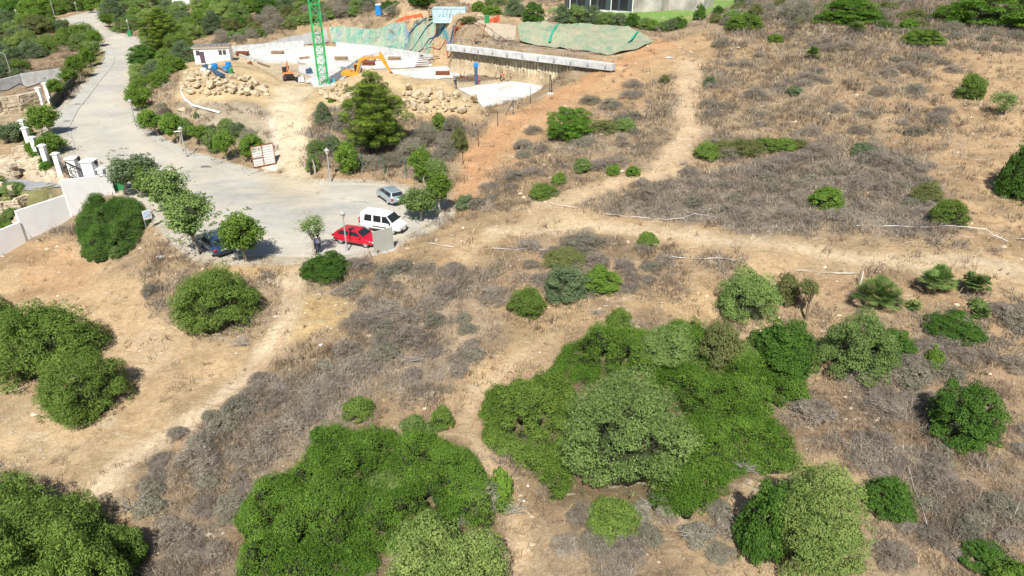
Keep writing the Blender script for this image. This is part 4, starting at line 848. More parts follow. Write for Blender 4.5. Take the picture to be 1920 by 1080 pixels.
# ---------------------------------------------------------------- tower crane mast
cb = at(onz(607, 157, 3.4), 3.3); cr = empty('tower_crane', cb, .35); tag(cr, 'bright green lattice tower crane mast rising out of the top of the picture', 'tower crane')
mw = .72; seg = 1.5; HT = 34.5
for sx in (-1, 1):
    for sy in (-1, 1): MB().box((sx*mw, sy*mw, HT/2), (.19, .19, HT)).build('mast_leg', M['green_paint'], cr)
for k in range(int(HT/6)+1):
    mb = MB()
    for j in range(4):
        z = k*6+j*seg
        if z >= HT-.1: break
        c4 = [(-mw, -mw), (mw, -mw), (mw, mw), (-mw, mw)]
        for i in range(4):
            a = c4[i]; b = c4[(i+1) % 4]; mb.bar((*a, z), (*b, z), .10)
            if j % 2 == 0: mb.bar((*a, z), (*b, z+seg), .085)
            else: mb.bar((*b, z), (*a, z+seg), .085)
        mb.bar((mw*.55, mw*.5, z), (mw*.55, mw*.5, z+seg), .05)
    mb.build('lattice_section', M['green_paint'], cr)
MB().box((0, 0, -.15), (3.6, 3.6, .5)).build('base_block', M['slab_grey'], cr, bevel=.05)
# ---------------------------------------------------------------- diggers
def digger(loc, rz, label, paint, sc=1.0, mini=False):
    r = empty('excavator', loc, rz); r.scale = (sc,)*3; tag(r, label, 'excavator')
    for s in (-1, 1):
        mb = MB(); mb.prof([(-1.9, .35), (-1.7, .08), (1.7, .08), (1.9, .35), (1.7, .78), (-1.7, .78)], s*1.25-.28, s*1.25+.28); mb.build('track', M['black'], r, bevel=.05)
    MB().box((0, 0, .75), (1.6, 2.0, .3)).build('undercarriage', M['black'], r)
    mb = MB(); mb.prof([(-2.1, 1.0), (1.35, 1.0), (1.35, 1.5), (-.2, 1.65), (-.4, 2.0), (-1.9, 2.0), (-2.25, 1.7)], -1.3, 1.3); mb.build('house', paint, r, bevel=.08)
    MB().box((-2.1, 0, 1.45), (.45, 2.3, .75)).build('counterweight', M['black'] if mini else paint, r, bevel=.1)
    mb = MB(); mb.prof([(.15, 1.5), (1.5, 1.5), (1.6, 2.0), (1.25, 3.0), (.15, 3.0)], .35, 1.3); mb.build('cab', M['glass'], r, bevel=.05)
    mb = MB()
    for y in (.33, 1.32):
        for a, b in (((.15, 1.5), (.15, 3.0)), ((.15, 3.03), (1.25, 3.03)), ((1.25, 3.0), (1.62, 2.0)), ((1.62, 2.0), (1.5, 1.5))): mb.bar((a[0], y, a[1]), (b[0], y, b[1]), .09)
    mb.box((.7, .82, 3.06), (1.2, 1.05, .08)); mb.build('cab_frame', M['black'] if mini else paint, r)
    kx, kz = (1.9, 4.6) if not mini else (1.0, 3.9)
    if not mini:
        mb = MB(); mb.prof([(.5, 1.4), (.9, 1.3), (1.9, 3.7), (2.9, 4.25), (6.0, 4.35), (6.1, 4.75), (2.7, 4.75), (1.5, 4.25)], -.55, -.10); mb.build('boom', paint, r, bevel=.04)
        MB().bar((1.2, -.65, 1.4), (2.1, -.65, 3.6), .16).bar((1.2, 0, 1.4), (2.1, 0, 3.6), .16).build('boom_ram', M['steel'], r)
        MB().bar((2.6, -.33, 4.85), (5.9, -.33, 5.55), .15).build('stick_ram', M['steel'], r)
        mb = MB(); mb.prof([(5.75, 5.7), (6.15, 5.6), (6.9, 4.2), (7.9, 1.7), (7.6, 1.6), (6.3, 3.6), (5.8, 4.5)], -.50, -.16); mb.build('stick', paint, r, bevel=.04)
        mb = MB(); mb.prof([(7.5, 1.7), (8.0, 1.75), (8.3, 1.0), (7.9, .35), (7.1, .30), (7.4, .8)], -.95, .3); mb.build('bucket', M['rust'], r, bevel=.04)
    else:
        mb = MB(); mb.prof([(1.2, 1.3), (1.6, 1.3), (2.2, 2.6), (1.7, 4.4), (1.4, 4.3), (1.75, 2.7)], -.3, .1); mb.build('boom', paint, r)
        mb = MB(); mb.prof([(1.4, 4.4), (1.75, 4.5), (2.8, 3.0), (2.55, 2.9)], -.25, .05); mb.build('stick', paint, r)
        mb = MB(); mb.prof([(2.4, 3.0), (3.0, 3.0), (3.2, 2.4), (2.7, 2.0), (2.3, 2.4)], -.5, .3); mb.build('bucket', M['rust'], r)
    return r
digger(at(onz(664, 150, PITZ), PITZ-.0), .0, 'large yellow excavator with its boom arched over, working behind the earth mound', M['yellow'], .80)
digger(at(onz(542, 150, PITZ), PITZ+.1), 1.9, 'small orange excavator seen from behind, left of the crane base', M['orange'], .62, True)
# ---------------------------------------------------------------- site hut, containers, toilet
hp = g3(400, 117); hp.z = float(hh(hp.x, hp.y)); hut = empty('site_hut', hp, .20); tag(hut, 'white site hut with flat roof, a dark doorway and two barred windows', 'hut')
MB().box((0, 1.5, 1.2), (6.3, 3.0, 3.0)).build('wall', M['whitewall'], hut, bevel=.02)
MB().box((0, 1.4, 2.78), (6.7, 3.5, .14)).build('roof', M['wood'], hut)
MB().box((0, -.25, 2.72), (6.75, .12, .22)).build('fascia', M['white'], hut)
mb = MB(); rg = random.Random(3)
for i in range(16): mb.box((-3+i*.4, 1.5+rg.uniform(-.3, .3), 2.93), (.22, 2.6, .10), rz=rg.uniform(-.1, .1))
mb.build('roof_boards', M['steel'], hut)
MB().box((-1.75, -.012, .95), (.85, .06, 2.1)).build('door', mat('door_maroon_grey', (.10, .07, .09), .7, .1, 5), hut)
for x in (-2.45, 1.55, 2.3):
    w_ = MB().box((x, -.012, 1.75), (.62, .06, .85)).build('window', M['glass'], hut); mb = MB()
    for k in range(4): mb.bar((x-.24+k*.16, -.06, 1.35), (x-.24+k*.16, -.06, 2.15), .025)
    mb.build('window_bars', M['steel'], w_)
hp2 = hp+Vector((-2.6, 2.6, 0)); MBt = MB().box((0, 0, 1.3), (2.6, 2.6, 2.8)); tag(MBt.build('container', M['teal'], loc=hp2, bevel=.04), 'teal blue metal box standing against the left end of the white hut', 'container').rotation_euler = (0, 0, .2)
cp = g3(843, 33); cp.y += .8; cp.z = float(hh(cp.x, cp.y-1.2))-.15; con = empty('shipping_container', cp, -.04); tag(con, 'pale blue shipping container with faded hand painted lettering at the top of the bank', 'container')
cm = mat('faded_blue_steel', (.42, .56, .62), .6, .16, 1.2)
mb = MB(); n_ = 44
for i in range(n_): x = -3+6*(i+.5)/n_; mb.box((x, (0 if i % 2 else .04), 1.3), (6/n_, 2.4, 2.4))
mb.build('corrugated_side', cm, con)
mb = MB()
for z in (.08, 2.56): mb.box((0, -1.2, z), (6.1, .14, .15)); mb.box((0, 1.2, z), (6.1, .14, .15))
for x in (-3, 3): mb.box((x, -1.2, 1.3), (.15, .14, 2.5)); mb.box((x, 1.2, 1.3), (.15, .14, 2.5))
mb.build('frame', cm, con)
MB().box((0, 0, 2.60), (5.9, 2.3, .06)).build('roof', cm, con)
def text(s, size, m_, parent, loc, rot):
    cu = bpy.data.curves.new('lettering', 'FONT'); cu.body = s; cu.size = size; cu.align_x = 'CENTER'; cu.extrude = .008; cu.space_character = 1.15
    o = bpy.data.objects.new('lettering', cu); COL.objects.link(o); dg_ = bpy.context.evaluated_depsgraph_get(); me_ = bpy.data.meshes.new_from_object(o.evaluated_get(dg_)); bpy.data.objects.remove(o)
    me_.materials.append(m_); o = link('lettering', me_, parent, loc); o.rotation_euler = rot; return o
faint = mat('faded_lettering', (.20, .36, .44), .8, .3, 6)
text('VATEL', .95, faint, con, (-.55, -1.225, 1.0), (math.pi/2, 0, 0)); text('O C E', .6, mat('very_faded_lettering', (.36, .49, .55), .8, .3, 6), con, (-.4, -1.225, 1.85), (math.pi/2, 0, 0))
tp = g3(711, 29); tl = empty('portable_toilet', tp); tag(tl, 'bright blue portable toilet standing on the slope at the top', 'toilet')
MB().box((0, 0, 1.1), (1.15, 1.15, 2.2)).build('cabin', M['blue'], tl, bevel=.04); MB().box((0, 0, 2.28), (1.2, 1.2, .18), taper=.8).build('roof', M['white'], tl); MB().box((0, -.59, 1.1), (.8, .03, 1.9)).build('door', M['blue'], tl)
# timber pallets left of the container
pp_ = g3(809, 36); mb = MB()
for k in range(4): mb.box((0, .1*k, .2+.5*k), (1.3, 1.0, .14), rz=.1*k); mb.box((-.4, .1*k, .42+.5*k), (.12, .9, .3)); mb.box((.4, .1*k, .42+.5*k), (.12, .9, .3))
tag(mb.build('pallet_stack', M['wood'], loc=pp_), 'stack of weathered timber pallets left of the pale blue container', 'pallets')
# orange barrier netting
def barrier(px, h, name, label, m_, seed=0):
    rr_ = random.Random(seed); q = []; 
    P0 = [g3(*p) for p in px]
    for i in range(len(P0)-1):
        k = max(2, int((P0[i+1]-P0[i]).length/.5))
        for j in range(k): p = P0[i].lerp(P0[i+1], j/k); p.z = float(hh(p.x, p.y)); q.append(p)
    q.append(P0[-1]); vs = []; fs = []
    for i, p in enumerate(q):
        z = h*rr_.uniform(.6, 1.0); o = Vector((rr_.uniform(-.12, .12), rr_.uniform(-.12, .12), 0))
        vs += [p+o, p+o*2+Vector((0, 0, z)), p+o+Vector((0, .04, 0)), p+o*2+Vector((0, .04, z))]
    for i in range(len(q)-1): a = 4*i; fs += [(a, a+4, a+5, a+1), (a+2, a+3, a+7, a+6), (a+1, a+5, a+7, a+3)]
    mb = MB(); mb.add(vs, fs); return tag(mb.build(name, m_), label, 'barrier netting')
barrier([(916,46),(925,44),(938,41)], 1.3, 'barrier_netting', 'bunched bright orange barrier netting beside the green bin above the bank', M['orangenet'], 1)
barrier([(742,46),(765,36),(790,32),(806,34)], .9, 'barrier_netting', 'faded orange barrier netting along the top of the bank near the pallets', M['orangenet'], 2)
barrier([(852,60),(866,48),(880,38)], .8, 'barrier_netting', 'crumpled red orange netting climbing the bank right of the container', M['orangenet'], 3)
red_line = mat('red_earth_line', (.30, .07, .06), .9, .2, 5)
ribbon([(768,108),(785,100),(812,92),(836,78),(858,58)], .3, .4, 'barrier_tape', 'dark red barrier tape edging the cut between the two netted banks', red_line, 'tape', None, .08)
ribbon([(850,77),(960,83),(1050,92),(1100,99),(1150,108)], .14, .3, 'barrier_tape', 'rusty red tape running behind the top of the pile wall', red_line, 'tape', None, .08)
# bins
def bin_(px, py, label, w_, d_, h_, rz):
    p = g3(px, py); o = empty('waste_bin', p, rz); tag(o, label, 'bin'); mb = MB(); mb.box((0, 0, h_/2), (w_, d_, h_)); mb.build('tub', M['binGreen'], o, bevel=.05)
    mb = MB(); mb.prof([(-w_/2-.04, h_+.01), (w_/2+.04, h_+.01), (w_/2-.1, h_+.22), (-w_/2+.1, h_+.22)], -d_/2-.04, d_/2+.04); mb.build('lid', M['binGreen'], o, bevel=.03)
    for x in (-1, 1): MB().cyl((x*w_*.38, -d_*.4, -.02), .09, .1, 8).build('castor', M['black'], o)
bin_(222, 355, 'green wheeled waste container under the trees right of the white wall', 1.7, 1.0, 1.15, .4); bin_(245, 68, 'bright green litter bin beside the far road bend', .9, .8, 1.1, 0); bin_(913, 44, 'dark green bin at the top of the bank beside the orange netting', .8, .8, 1.1, 0)
# ---------------------------------------------------------------- street lamps
def lamp(px, py, label, h=3.9, z=None):
    p = g3(px, py); o = empty('street_lamp', p); tag(o, label, 'street lamp', 'lantern street lamps')
    mb = MB(); mb.cyl((0, 0, -.1), .13, .8, 10, .11); mb.tube([(0, 0, .6), (0, 0, h-.75)], [.065, .05], 10); mb.cyl((0, 0, 1.4), .075, .06, 10); mb.build('post', M['lampgrey'], o)
    MB().cyl((0, 0, h-.72), .11, .42, 6, .25).build('lamp_glass', M['lampglass'], o)
    mb = MB(); mb.cyl((0, 0, h-.30), .31, .06, 6); mb.cyl((0, 0, h-.24), .29, .22, 6, .06); mb.cyl((0, 0, h-.02), .035, .12, 6); mb.build('lamp_cap', M['lampgrey'], o); return o
lamp(651, 472, 'lantern street lamp in front of the red hatchback'); lamp(620, 341, 'lantern street lamp at the kerb beside the foot of the dirt ramp'); lamp(255, 237, 'lantern street lamp among the pavement trees on the right of the bend')
lamp(245, 68, 'lantern street lamp above the bright green litter bin at the far bend'); lamp(146, 26, 'lantern street lamp on the outside of the far bend', 3.4); lamp(37, 46, 'lantern street lamp beside the pale side road', 4.2)
lamp(350, 295, 'bare lantern post among the young trees on the dirt verge')
def tall_lamp(px, py, label, h):
    p = g3(px, py); o = empty('street_lamp', p); tag(o, label, 'street lamp', 'tall street lights with arms'); mb = MB(); mb.tube([(0, 0, 0), (0, 0, h-.6), (-.25, 0, h-.1), (-1.0, 0, h)], [.1, .07, .05, .05], 8); mb.build('pole', M['steel'], o); MB().box((-1.3, 0, h), (.9, .35, .16)).build('lamp_head', M['white'], o, bevel=.04)
tall_lamp(105, 39, 'tall pale street light with a curved arm beside the side road', 7.0); tall_lamp(22, 142, 'tall pale street light rising from the scrub at the left edge', 4.5)
# ---------------------------------------------------------------- panels and signs
def panel(pa, pb, h, name, label, cat, m_, fm=None, z=0.1, th=.06, lean=0, rows=0):
    a = g3(*pa); b = g3(*pb); o = empty(name, a, math.atan2(b.y-a.y, b.x-a.x)); L_ = (b-a).length; dz = (b.z-a.z); tag(o, label, cat)
    mb = MB(); y = lambda q: lean*q; mb.add([(0, y(0), z), (L_, y(0), z+dz), (L_, y(h), z+dz+h), (0, y(h), z+h), (0, y(0)+th, z), (L_, y(0)+th, z+dz), (L_, y(h)+th, z+dz+h), (0, y(h)+th, z+h)], [(0, 1, 2, 3), (7, 6, 5, 4), (0, 4, 5, 1), (1, 5, 6, 2), (2, 6, 7, 3), (3, 7, 4, 0)]); mb.build('board', m_, o)
    if fm:
        mb = MB(); e = th*.6
        for u0, v0, u1, v1 in ((0, 0, 1, 0), (0, 1, 1, 1), (0, 0, 0, 1), (1, 0, 1, 1), (.48, 0, .48, 1), (0, .42, .48, .42)): mb.bar((u0*L_, y(v0*h)-e, z+dz*u0+v0*h), (u1*L_, y(v1*h)-e, z+dz*u1+v1*h), .09)
        mb.build('frame', fm, o)
    if rows:
        mb = MB()
        for i in range(1, rows): v = i/rows; mb.bar((.05, y(v*h)-.025, z+v*h), (L_-.05, y(v*h)-.025, z+dz+v*h), .035)
        mb.build('ribs', M['steel'], o)
    return o, L_
gate_o, gl_ = panel((476,316), (517,308), 2.3, 'site_gate', 'white ribbed metal gate leaf with a rusty frame at the foot of the ramp', 'gate', mat('dusty_white_sheet', (.52, .50, .46), .8, .12, 2), M['rust'], .15, .05, .25, 8)
MB().bar((0, .7, .1), (.1, 1.6, .1), .08).bar((.1, 1.5, .1), (.1, .75, 2.0), .08).build('prop', M['rust'], gate_o)
pnl, l2 = panel((703,477), (739,466), 2.0, 'concrete_panel', 'plain grey concrete panel standing on edge in front of the red car and the van', 'panel', M['concpanel'], None, .05, .14)
MB().box((.35, -.01, .2), (.22, .06, .22)).build('cut_out', M['black'], pnl)
MB().box((l2/2, 0, -.02), (l2+.6, .8, .14)).build('footing', M['slab_grey'], pnl)
sp_ = g3(283, 431); sg = empty('sign_board', sp_, .9); tag(sg, 'small white notice board on thin legs on the bank right of the dark round bush', 'sign')
MB().box((0, 0, 1.55), (.8, .05, .9)).build('board', M['tape'], sg); MB().bar((-.35, .05, 0), (-.35, .05, 1.9), .05).build('leg', M['steel'], sg); MB().bar((.35, .05, 0), (.35, .05, 1.9), .05).build('leg', M['steel'], sg)
MB().box((0, -.035, 1.6), (.6, .02, .55)).build('faded_print', mat('faded_blue_print', (.45, .55, .66), .8, .3, 5), sg)
fs_ = g3(213, 113); 
# ---------------------------------------------------------------- fence posts along the red strip and behind the verge
pg = 'bare fence posts along the red earth strip'
for px, py, h, l, br in [(868,309,2.0,'lowest bare fence post on the red earth strip',0),(897,275,2.0,'second bare fence post up the red earth strip',0),(933,238,2.0,'third bare fence post up the red earth strip',0),(962,215,2.1,'braced fence post at the near corner of the white pit slab',1),(994,193,2.3,'slim fence post beside the white pit slab',0),(1030,176,2.6,'doubled dark fence post at the right of the white pit slab',2)]:
    p = g3(px, py); o = empty('fence_post', p); tag(o, l, 'post', pg); MB().bar((0, 0, -.1), (0, 0, h), .07).build('post', M['black'], o)
    if br == 1: MB().bar((0, 0, h*.85), (-1.0, -.3, 0), .06).build('brace', M['black'], o); MB().bar((0, 0, h*.85), (1.5, .4, .4), .06).build('brace', M['black'], o)
    if br == 2: MB().bar((.1, .05, h), (.42, .2, 0), .09).build('brace', M['black'], o); MB().box((.15, 0, .05), (.9, .7, .2)).build('footing', M['conc'], o, bevel=.03)
gn = mat('green_fence_paint', (.04, .13, .09), .6, .2, 5)
for px, py, l in [(681,325,'leftmost green fence post behind the verge'),(721,326,'middle green fence post behind the verge'),(761,331,'rightmost green fence post behind the verge')]:
    p = g3(px, py); tag(MB().bar((0, 0, -.1), (0, 0, 2.3), .09).build('fence_post', gn, loc=p), l, 'post', 'green fence posts')
for px, py, l in [(584,328,'burnt black stump post at the right foot of the ramp'),(591,326,'short grey post beside the burnt one at the foot of the ramp')]:
    p = g3(px, py); tag(MB().tube([(0, 0, -.1), (.05, 0, .8), (-.1, .05, 1.7)], [.13, .12, .05], 7).build('timber_post', M['black'] if px < 590 else M['barkpale'], loc=p), l, 'post')
p = g3(347, 280); o = empty('sign_post', p); tag(o, 'thin white post with a cross arm among the young trees of the verge', 'post'); MB().bar((0, 0, 0), (-.3, 0, 2.4), .07).build('post', M['barkpale'], o); MB().bar((-.9, 0, 2.3), (.2, 0, 2.45), .09).build('arm', M['white'], o)
p = g3(1612, 534); o = empty('marker_post', p); tag(o, 'white taped marker post at the corner of the tape, beside the fan palm', 'post'); MB().bar((0, 0, 0), (0, 0, 1.1), .09).build('post', M['tape'], o); MB().bar((-.12, 0, 0), (-.16, 0, 1.25), .06).build('stake', M['wood'], o)
# ---------------------------------------------------------------- boundary tapes
tg = 'white marking tapes on the scrubland'
for k, (px, l, up, wd_) in enumerate([([(1030,385),(1082,394)],'white tape at the left tip of the grey brush by the track',.45,.13),([(1120,404),(1180,412),(1280,414),(1303,406),(1345,414)],'white tape looping up to a stake along the lower edge of the grey brush',.5,.10),([(1520,420),(1535,422)],'short torn piece of white tape in the grey brush near the right',.5,.15),([(1602,429),(1700,432),(1845,436),(1858,447),(1888,460)],'long straight white tape at the right above the track',.55,.16),
  ([(1242,482),(1290,488),(1345,486),(1380,492)],'crumpled white tape below the track left of the shrubs',.3,.22),([(1490,511),(1535,514),(1575,517),(1610,516)],'white tape leading to the marker post by the fan palm',.35,.14),([(800,459),(850,466)],'white tape on the sandy bank right of the grey panel',.3,.15),([(925,468),(965,471),(1000,469),(1042,470)],'thin white tape over the dry grass left of the olive green shrubs',.3,.13),
  ([(1698,880),(1722,940),(1742,1015)],'long thin white tape lying down the scrub at the lower right',.4,.09),([(1902,450),(1925,452)],'end of white tape at the right edge beside the track',.3,.16)]):
    ribbon(px, wd_*.28, up*.6, 'marking_tape', l, M['tape'], 'tape', tg, .10, seed=k)
q = [g3(a, b) for a, b in [(340,172),(347,188),(362,200),(385,206),(412,213)]]
tag(MB().tube([v+Vector((0, 0, .18)) for v in q], [.16]*5, 7).build('white_pipe', M['white'], smooth=True), 'white pipe curving over the bank below the left boulder pile', 'pipe')
# ---------------------------------------------------------------- building material on the site
bp_ = [g3(405, 128), g3(430, 145)]
for i, (a, b, r_, c_) in enumerate([((383,130),(412,147),.28,'bluepipe'),((388,128),(405,138),.25,'bluepipe'),((402,140),(420,148),.30,'bluepipe'),((408,128),(424,137),.18,'wood')]):
    A_ = g3(*a); B_ = g3(*b); tag(MB().tube([A_+Vector((0, 0, r_+.3)), B_+Vector((0, 0, r_+.2))], r_, 10).build('pipe' if c_ != 'wood' else 'timber_beam', M[c_]), ['long dark pipe at the left of the pipe heap by the hut','upper dark pipe of the heap below the hut','thick dark blue pipe nearest the boulders','timber beam across the pipe heap below the hut'][i], 'pipe' if c_ != 'wood' else 'beam')
for i, (px, py, c_, s_, l) in enumerate([(403,130,'blue',.55,'blue drum at the middle of the pipe heap'),(429,126,'blue',.5,'dark blue drum at the back of the pipe heap'),(425,136,'blue',.6,'bright blue drum at the right of the pipe heap'),(433,137,'binGreen',.45,'green drum at the right end of the pipe heap'),(383,138,'white',.5,'white sack with blue print at the left end of the pipe heap'),(396,131,'white',.4,'white drum among the dark pipes')]):
    p = g3(px, py); mb = MB(); mb.tube([(0, 0, 0), (0, 0, s_*.2), (0, 0, s_*1.5), (0, 0, s_*1.7)], [s_*.8, s_*.9, s_*.9, s_*.7], 12); tag(mb.build('drum', M[c_], loc=p), l, 'drum')
rg = random.Random(12)
for i, (px, py, c_, l) in enumerate([(560,152,'black','dark tub left of the crane base'),(566,153,'conc','pale skip beside the small orange excavator'),(577,155,'slab_grey','grey block of formwork left of the crane base'),(586,154,'white','white sack at the foot of the crane'),(594,157,'white','white barrel touching the crane base'),(580,137,'bluepipe','blue tarpaulin bundle behind the crane base'),(625,155,'teal','teal tub right of the crane base'),(469,122,'rust','small concrete mixer drum on the sand right of the hut')]):
    p = at(onz(px, py, PITZ+.1), PITZ+.1); s_ = rg.uniform(.45, .8); mb = MB(); mb.box((0, 0, s_*.55), (s_*1.6, s_*1.3, s_*1.1), rz=rg.uniform(0, 1), taper=.85); mb.cyl((s_*.3, 0, s_*1.1), s_*.3, s_*.35, 8)
    tag(mb.build('building_material', M[c_], loc=p, bevel=.05), l, 'material')
def beam(a, b, z, w_, name, label, m_, cat, up=.3):
    A_ = at(onz(*a, z), z+up); B_ = at(onz(*b, z), z+up); tag(MB().bar(A_, B_, w_, w_*.6).build(name, m_), label, cat)
beam((483,119), (505,127), PITZ, .3, 'timber_beam', 'dark timber beam lying on the sand left of the small excavator', M['wood'], 'beam')
beam((562,112), (580,110), PITZ, .5, 'timber_beam', 'short dark stack of beams on the white slab behind the crane', M['wood'], 'beam')
for k in range(7):
    beam((778+k*1.5,126-k*2.2), (800+k*4,127-k*2.0), PITZ, .16, 'rebar_bundle', ['lowest','second','third','fourth','fifth','sixth','topmost'][k]+' dark reinforcing bar bundle on the slab in front of the sandy cut', M['rust'] if k % 2 else M['black'], 'steel bars', .2+.12*k)
mesh_o = MB(); a_ = onz(862, 158, PITZ); b_ = onz(940, 152, PITZ); c_ = onz(925, 141, PITZ)
for i in range(13): t = i/12; mesh_o.bar(at(a_+(b_-a_)*t, PITZ+.3), at(a_+(b_-a_)*t+(c_-b_), PITZ+.3), .05)
for i in range(9): t = i/8; mesh_o.bar(at(a_+(c_-b_)*t, PITZ+.34), at(b_+(c_-b_)*t, PITZ+.34), .05)
tag(mesh_o.build('steel_mesh', M['black']), 'dark reinforcing mesh laid out between the two workers on the pit floor', 'steel mesh')
for i, (px, py, h_, c_, l) in enumerate([(893,157,2.6,'bluepipe','dark column formwork with a blue top standing on the pit floor'),(898,157,1.4,'pink','red post beside the column formwork'),(853,152,2.2,'steel','grey scaffold post at the left of the steel mesh'),(993,150,5.2,'steel','tall thin pole in front of the pile wall')]):
    p = at(onz(px, py, PITZ+.1), PITZ+.1); o = empty('formwork_column' if i == 0 else 'site_post', p); tag(o, l, 'column' if i == 0 else 'post'); s_ = .5 if i == 0 else .12
    MB().box((0, 0, h_/2), (s_, s_, h_)).build('shaft', M[c_], o)
    if i == 0: MB().box((0, 0, h_+.35), (.75, .65, .7)).build('top', M['blue'], o, bevel=.1)
for i, (px, py, l) in enumerate([(870,150,'rebar cage lying at the left of the column formwork'),(965,150,'heap of steel props and timber at the right of the orange worker'),(686,140,'tangle of rebar in front of the excavator boom'),(700,115,'rebar starter bars on the white slab behind the excavator')]):
    p = at(onz(px, py, PITZ+.1), PITZ+.1); mb = MB()
    for k in range(22): a = Vector((rg.uniform(-1.5, 1.5), rg.uniform(-.8, .8), rg.uniform(0, .5))); mb.bar(a, a+Vector((rg.uniform(-1.2, 1.2), rg.uniform(-.5, .5), rg.uniform(.1, .9))), .06)
    tag(mb.build('rebar_heap', M['rust'], loc=p), l, 'steel bars')
# small litter
for i, (px, py, s_, l) in enumerate([(1256,109,.9,'crumpled white sheet on the dirt near the top of the track'),(301,482,.6,'white plastic rag on the dry bank left of the dark blue car'),(960,205,.4,'white scrap by the braced post'),(990,912,.14,'small white scrap on the straw path'),(982,940,.12,'white scrap on the lower straw path'),(1233,92,.3,'white scrap at the edge of the red earth'),(602,647,.25,'pale plastic bag at the edge of the sandy patch'),(575,570,.14,'white bottle on the sandy patch')]):
    p = g3(px, py, .03); mb = MB(); n_ = 9; vs = [(0, 0, .18*s_)]+[(math.cos(a)*s_*rg.uniform(.5, 1), math.sin(a)*s_*rg.uniform(.3, .7), rg.uniform(0, .12)*s_) for a in [k*6.283/n_ for k in range(n_)]]; mb.add(vs, [(0, 1+k, 1+(k+1) % n_) for k in range(n_)])
    vs2 = [(v[0]*.9, v[1]*.9, -.05) for v in vs[1:]]; mb.add(vs2, [tuple(range(n_))[::-1]]); tag(mb.build('plastic_scrap', M['tape'], loc=p), l, 'litter')
for i, (x0_, y0_, n_, l) in enumerate([(455,104,4,'stack of formwork panels on the white slab nearest the hut'),(520,101,3,'stack of formwork panels in the middle of the back slab'),(690,122,4,'stack of formwork panels between crane and netted slope'),(740,112,3,'stack of formwork panels below the netted slope'),(830,140,3,'stack of timber on the slab left of the column formwork'),(640,112,3,'small stack of planks right behind the crane mast')]):
    p = at(onz(x0_, y0_, PITZ+.1), PITZ+.1); mb = MB()
    for k in range(n_): mb.box((rg.uniform(-.1, .1), rg.uniform(-.1, .1), .1+k*.2), (2.4, 1.1, .12), rz=rg.uniform(-.08, .08)); mb.box((-.8, 0, .0+k*.2), (.1, 1.0, .09)); mb.box((.8, 0, .0+k*.2), (.1, 1.0, .09))
    tag(mb.build('panel_stack', M['wood'] if i % 2 else M['rust'], loc=p), l, 'panels', 'stacks on the site slabs')
# ---------------------------------------------------------------- boulders
def rockmesh(seed):
    rr_ = np.random.default_rng(seed); mb = MB(); mb.ball((0, 0, 0), (1, .8, .62), 9, 7); V = np.array(mb.v)
    for k in range(16):
        n = rr_.normal(size=3); n /= np.linalg.norm(n); d = rr_.uniform(.36, .62); t = V@n-d; V -= np.outer(np.clip(t, 0, None), n)
    V += rr_.normal(size=V.shape)*.02; me_ = bpy.data.meshes.new('boulder'); me_.from_pydata(V.tolist(), [], mb.f); me_.materials.append(M['rock']); return me_
rocks = [rockmesh(i) for i in range(8)]
def place_word(x, y, xs_, ys_, n=5):
    u = (x-min(xs_))/(max(xs_)-min(xs_)); v = (y-min(ys_))/(max(ys_)-min(ys_))
    return ['far left', 'left', 'middle', 'right', 'far right'][min(4, int(u*5))]+' '+['top', 'centre', 'bottom'][min(2, int(v*3))]
def pile(poly, n, smin, smax, label, group, seed, stackz=.6):
    rr_ = random.Random(seed); xs_ = [p[0] for p in poly]; ys_ = [p[1] for p in poly]; pa = np.array(poly, float); c = 0; placed = []
    for t in range(6000):
        if c >= n: break
        x, y = rr_.uniform(min(xs_), max(xs_)), rr_.uniform(min(ys_), max(ys_))
        if sdf(pa, np.array([x]), np.array([y]))[0] > 0: continue
        s = smin+(smax-smin)*rr_.random()**2; p = g3(x, y)
        if any((p-q).length < (s+s2)*.62 for q, s2 in placed): continue
        placed.append((p.copy(), s)); o = bpy.data.objects.new('boulder', rr_.choice(rocks)); COL.objects.link(o); p.z += s*.25+rr_.uniform(0, stackz*s)
        o.location = p; o.scale = (s*rr_.uniform(.8, 1.2), s, s*rr_.uniform(.8, 1.1)); o.rotation_euler = (rr_.uniform(-.5, .5), rr_.uniform(-.5, .5), rr_.uniform(0, 6.28)); tag(o, ('small ' if s < smin+(smax-smin)*.2 else 'big ' if s > smin+(smax-smin)*.6 else 'middle sized ')+label+', '+place_word(x, y, xs_, ys_), 'boulder', group); c += 1
pile([(340,160),(352,140),(385,140),(420,152),(440,142),(470,150),(500,162),(505,180),(470,182),(430,178),(380,182),(345,176)], 85, .45, 1.15, 'pale boulder in the pile below the white hut', 'boulders in the pile below the hut', 1)
pile([(600,172),(640,158),(670,165),(668,188),(630,195),(605,188)], 34, .3, .85, 'boulder on the mound left of the pine', 'boulders on the mound left of the pine', 2)
pile([(752,165),(800,165),(850,175),(895,195),(880,212),(830,214),(775,218),(755,200)], 60, .35, 1.2, 'angular boulder in the pile right of the pine', 'boulders in the pile right of the pine', 3)
for i, (px, py, s_, l) in enumerate([(489,172,1.6,'largest flat boulder at the right end of the left pile'),(790,210,1.5,'broad pale boulder at the front of the right pile'),(637,190,1.1,'rounded pale boulder at the front of the middle pile'),(653,182,.9,'upright pale boulder at the front of the middle pile'),(340,208,.9,'single boulder on the bank above the young trees'),(900,35,1.0,'pale boulder at the lip of the bank above the sandy net'),(1025,38,1.2,'pale boulder left of the shrub row under the glass house'),(1385,92,.6,'lone rock beside the top of the right hand track')]):
    o = link('boulder', rocks[i % 8], None, g3(px, py, s_*.2)); o.scale = (s_*1.15, s_, s_*.8); o.rotation_euler = (.1, .1, i*1.3); tag(o, l, 'boulder')
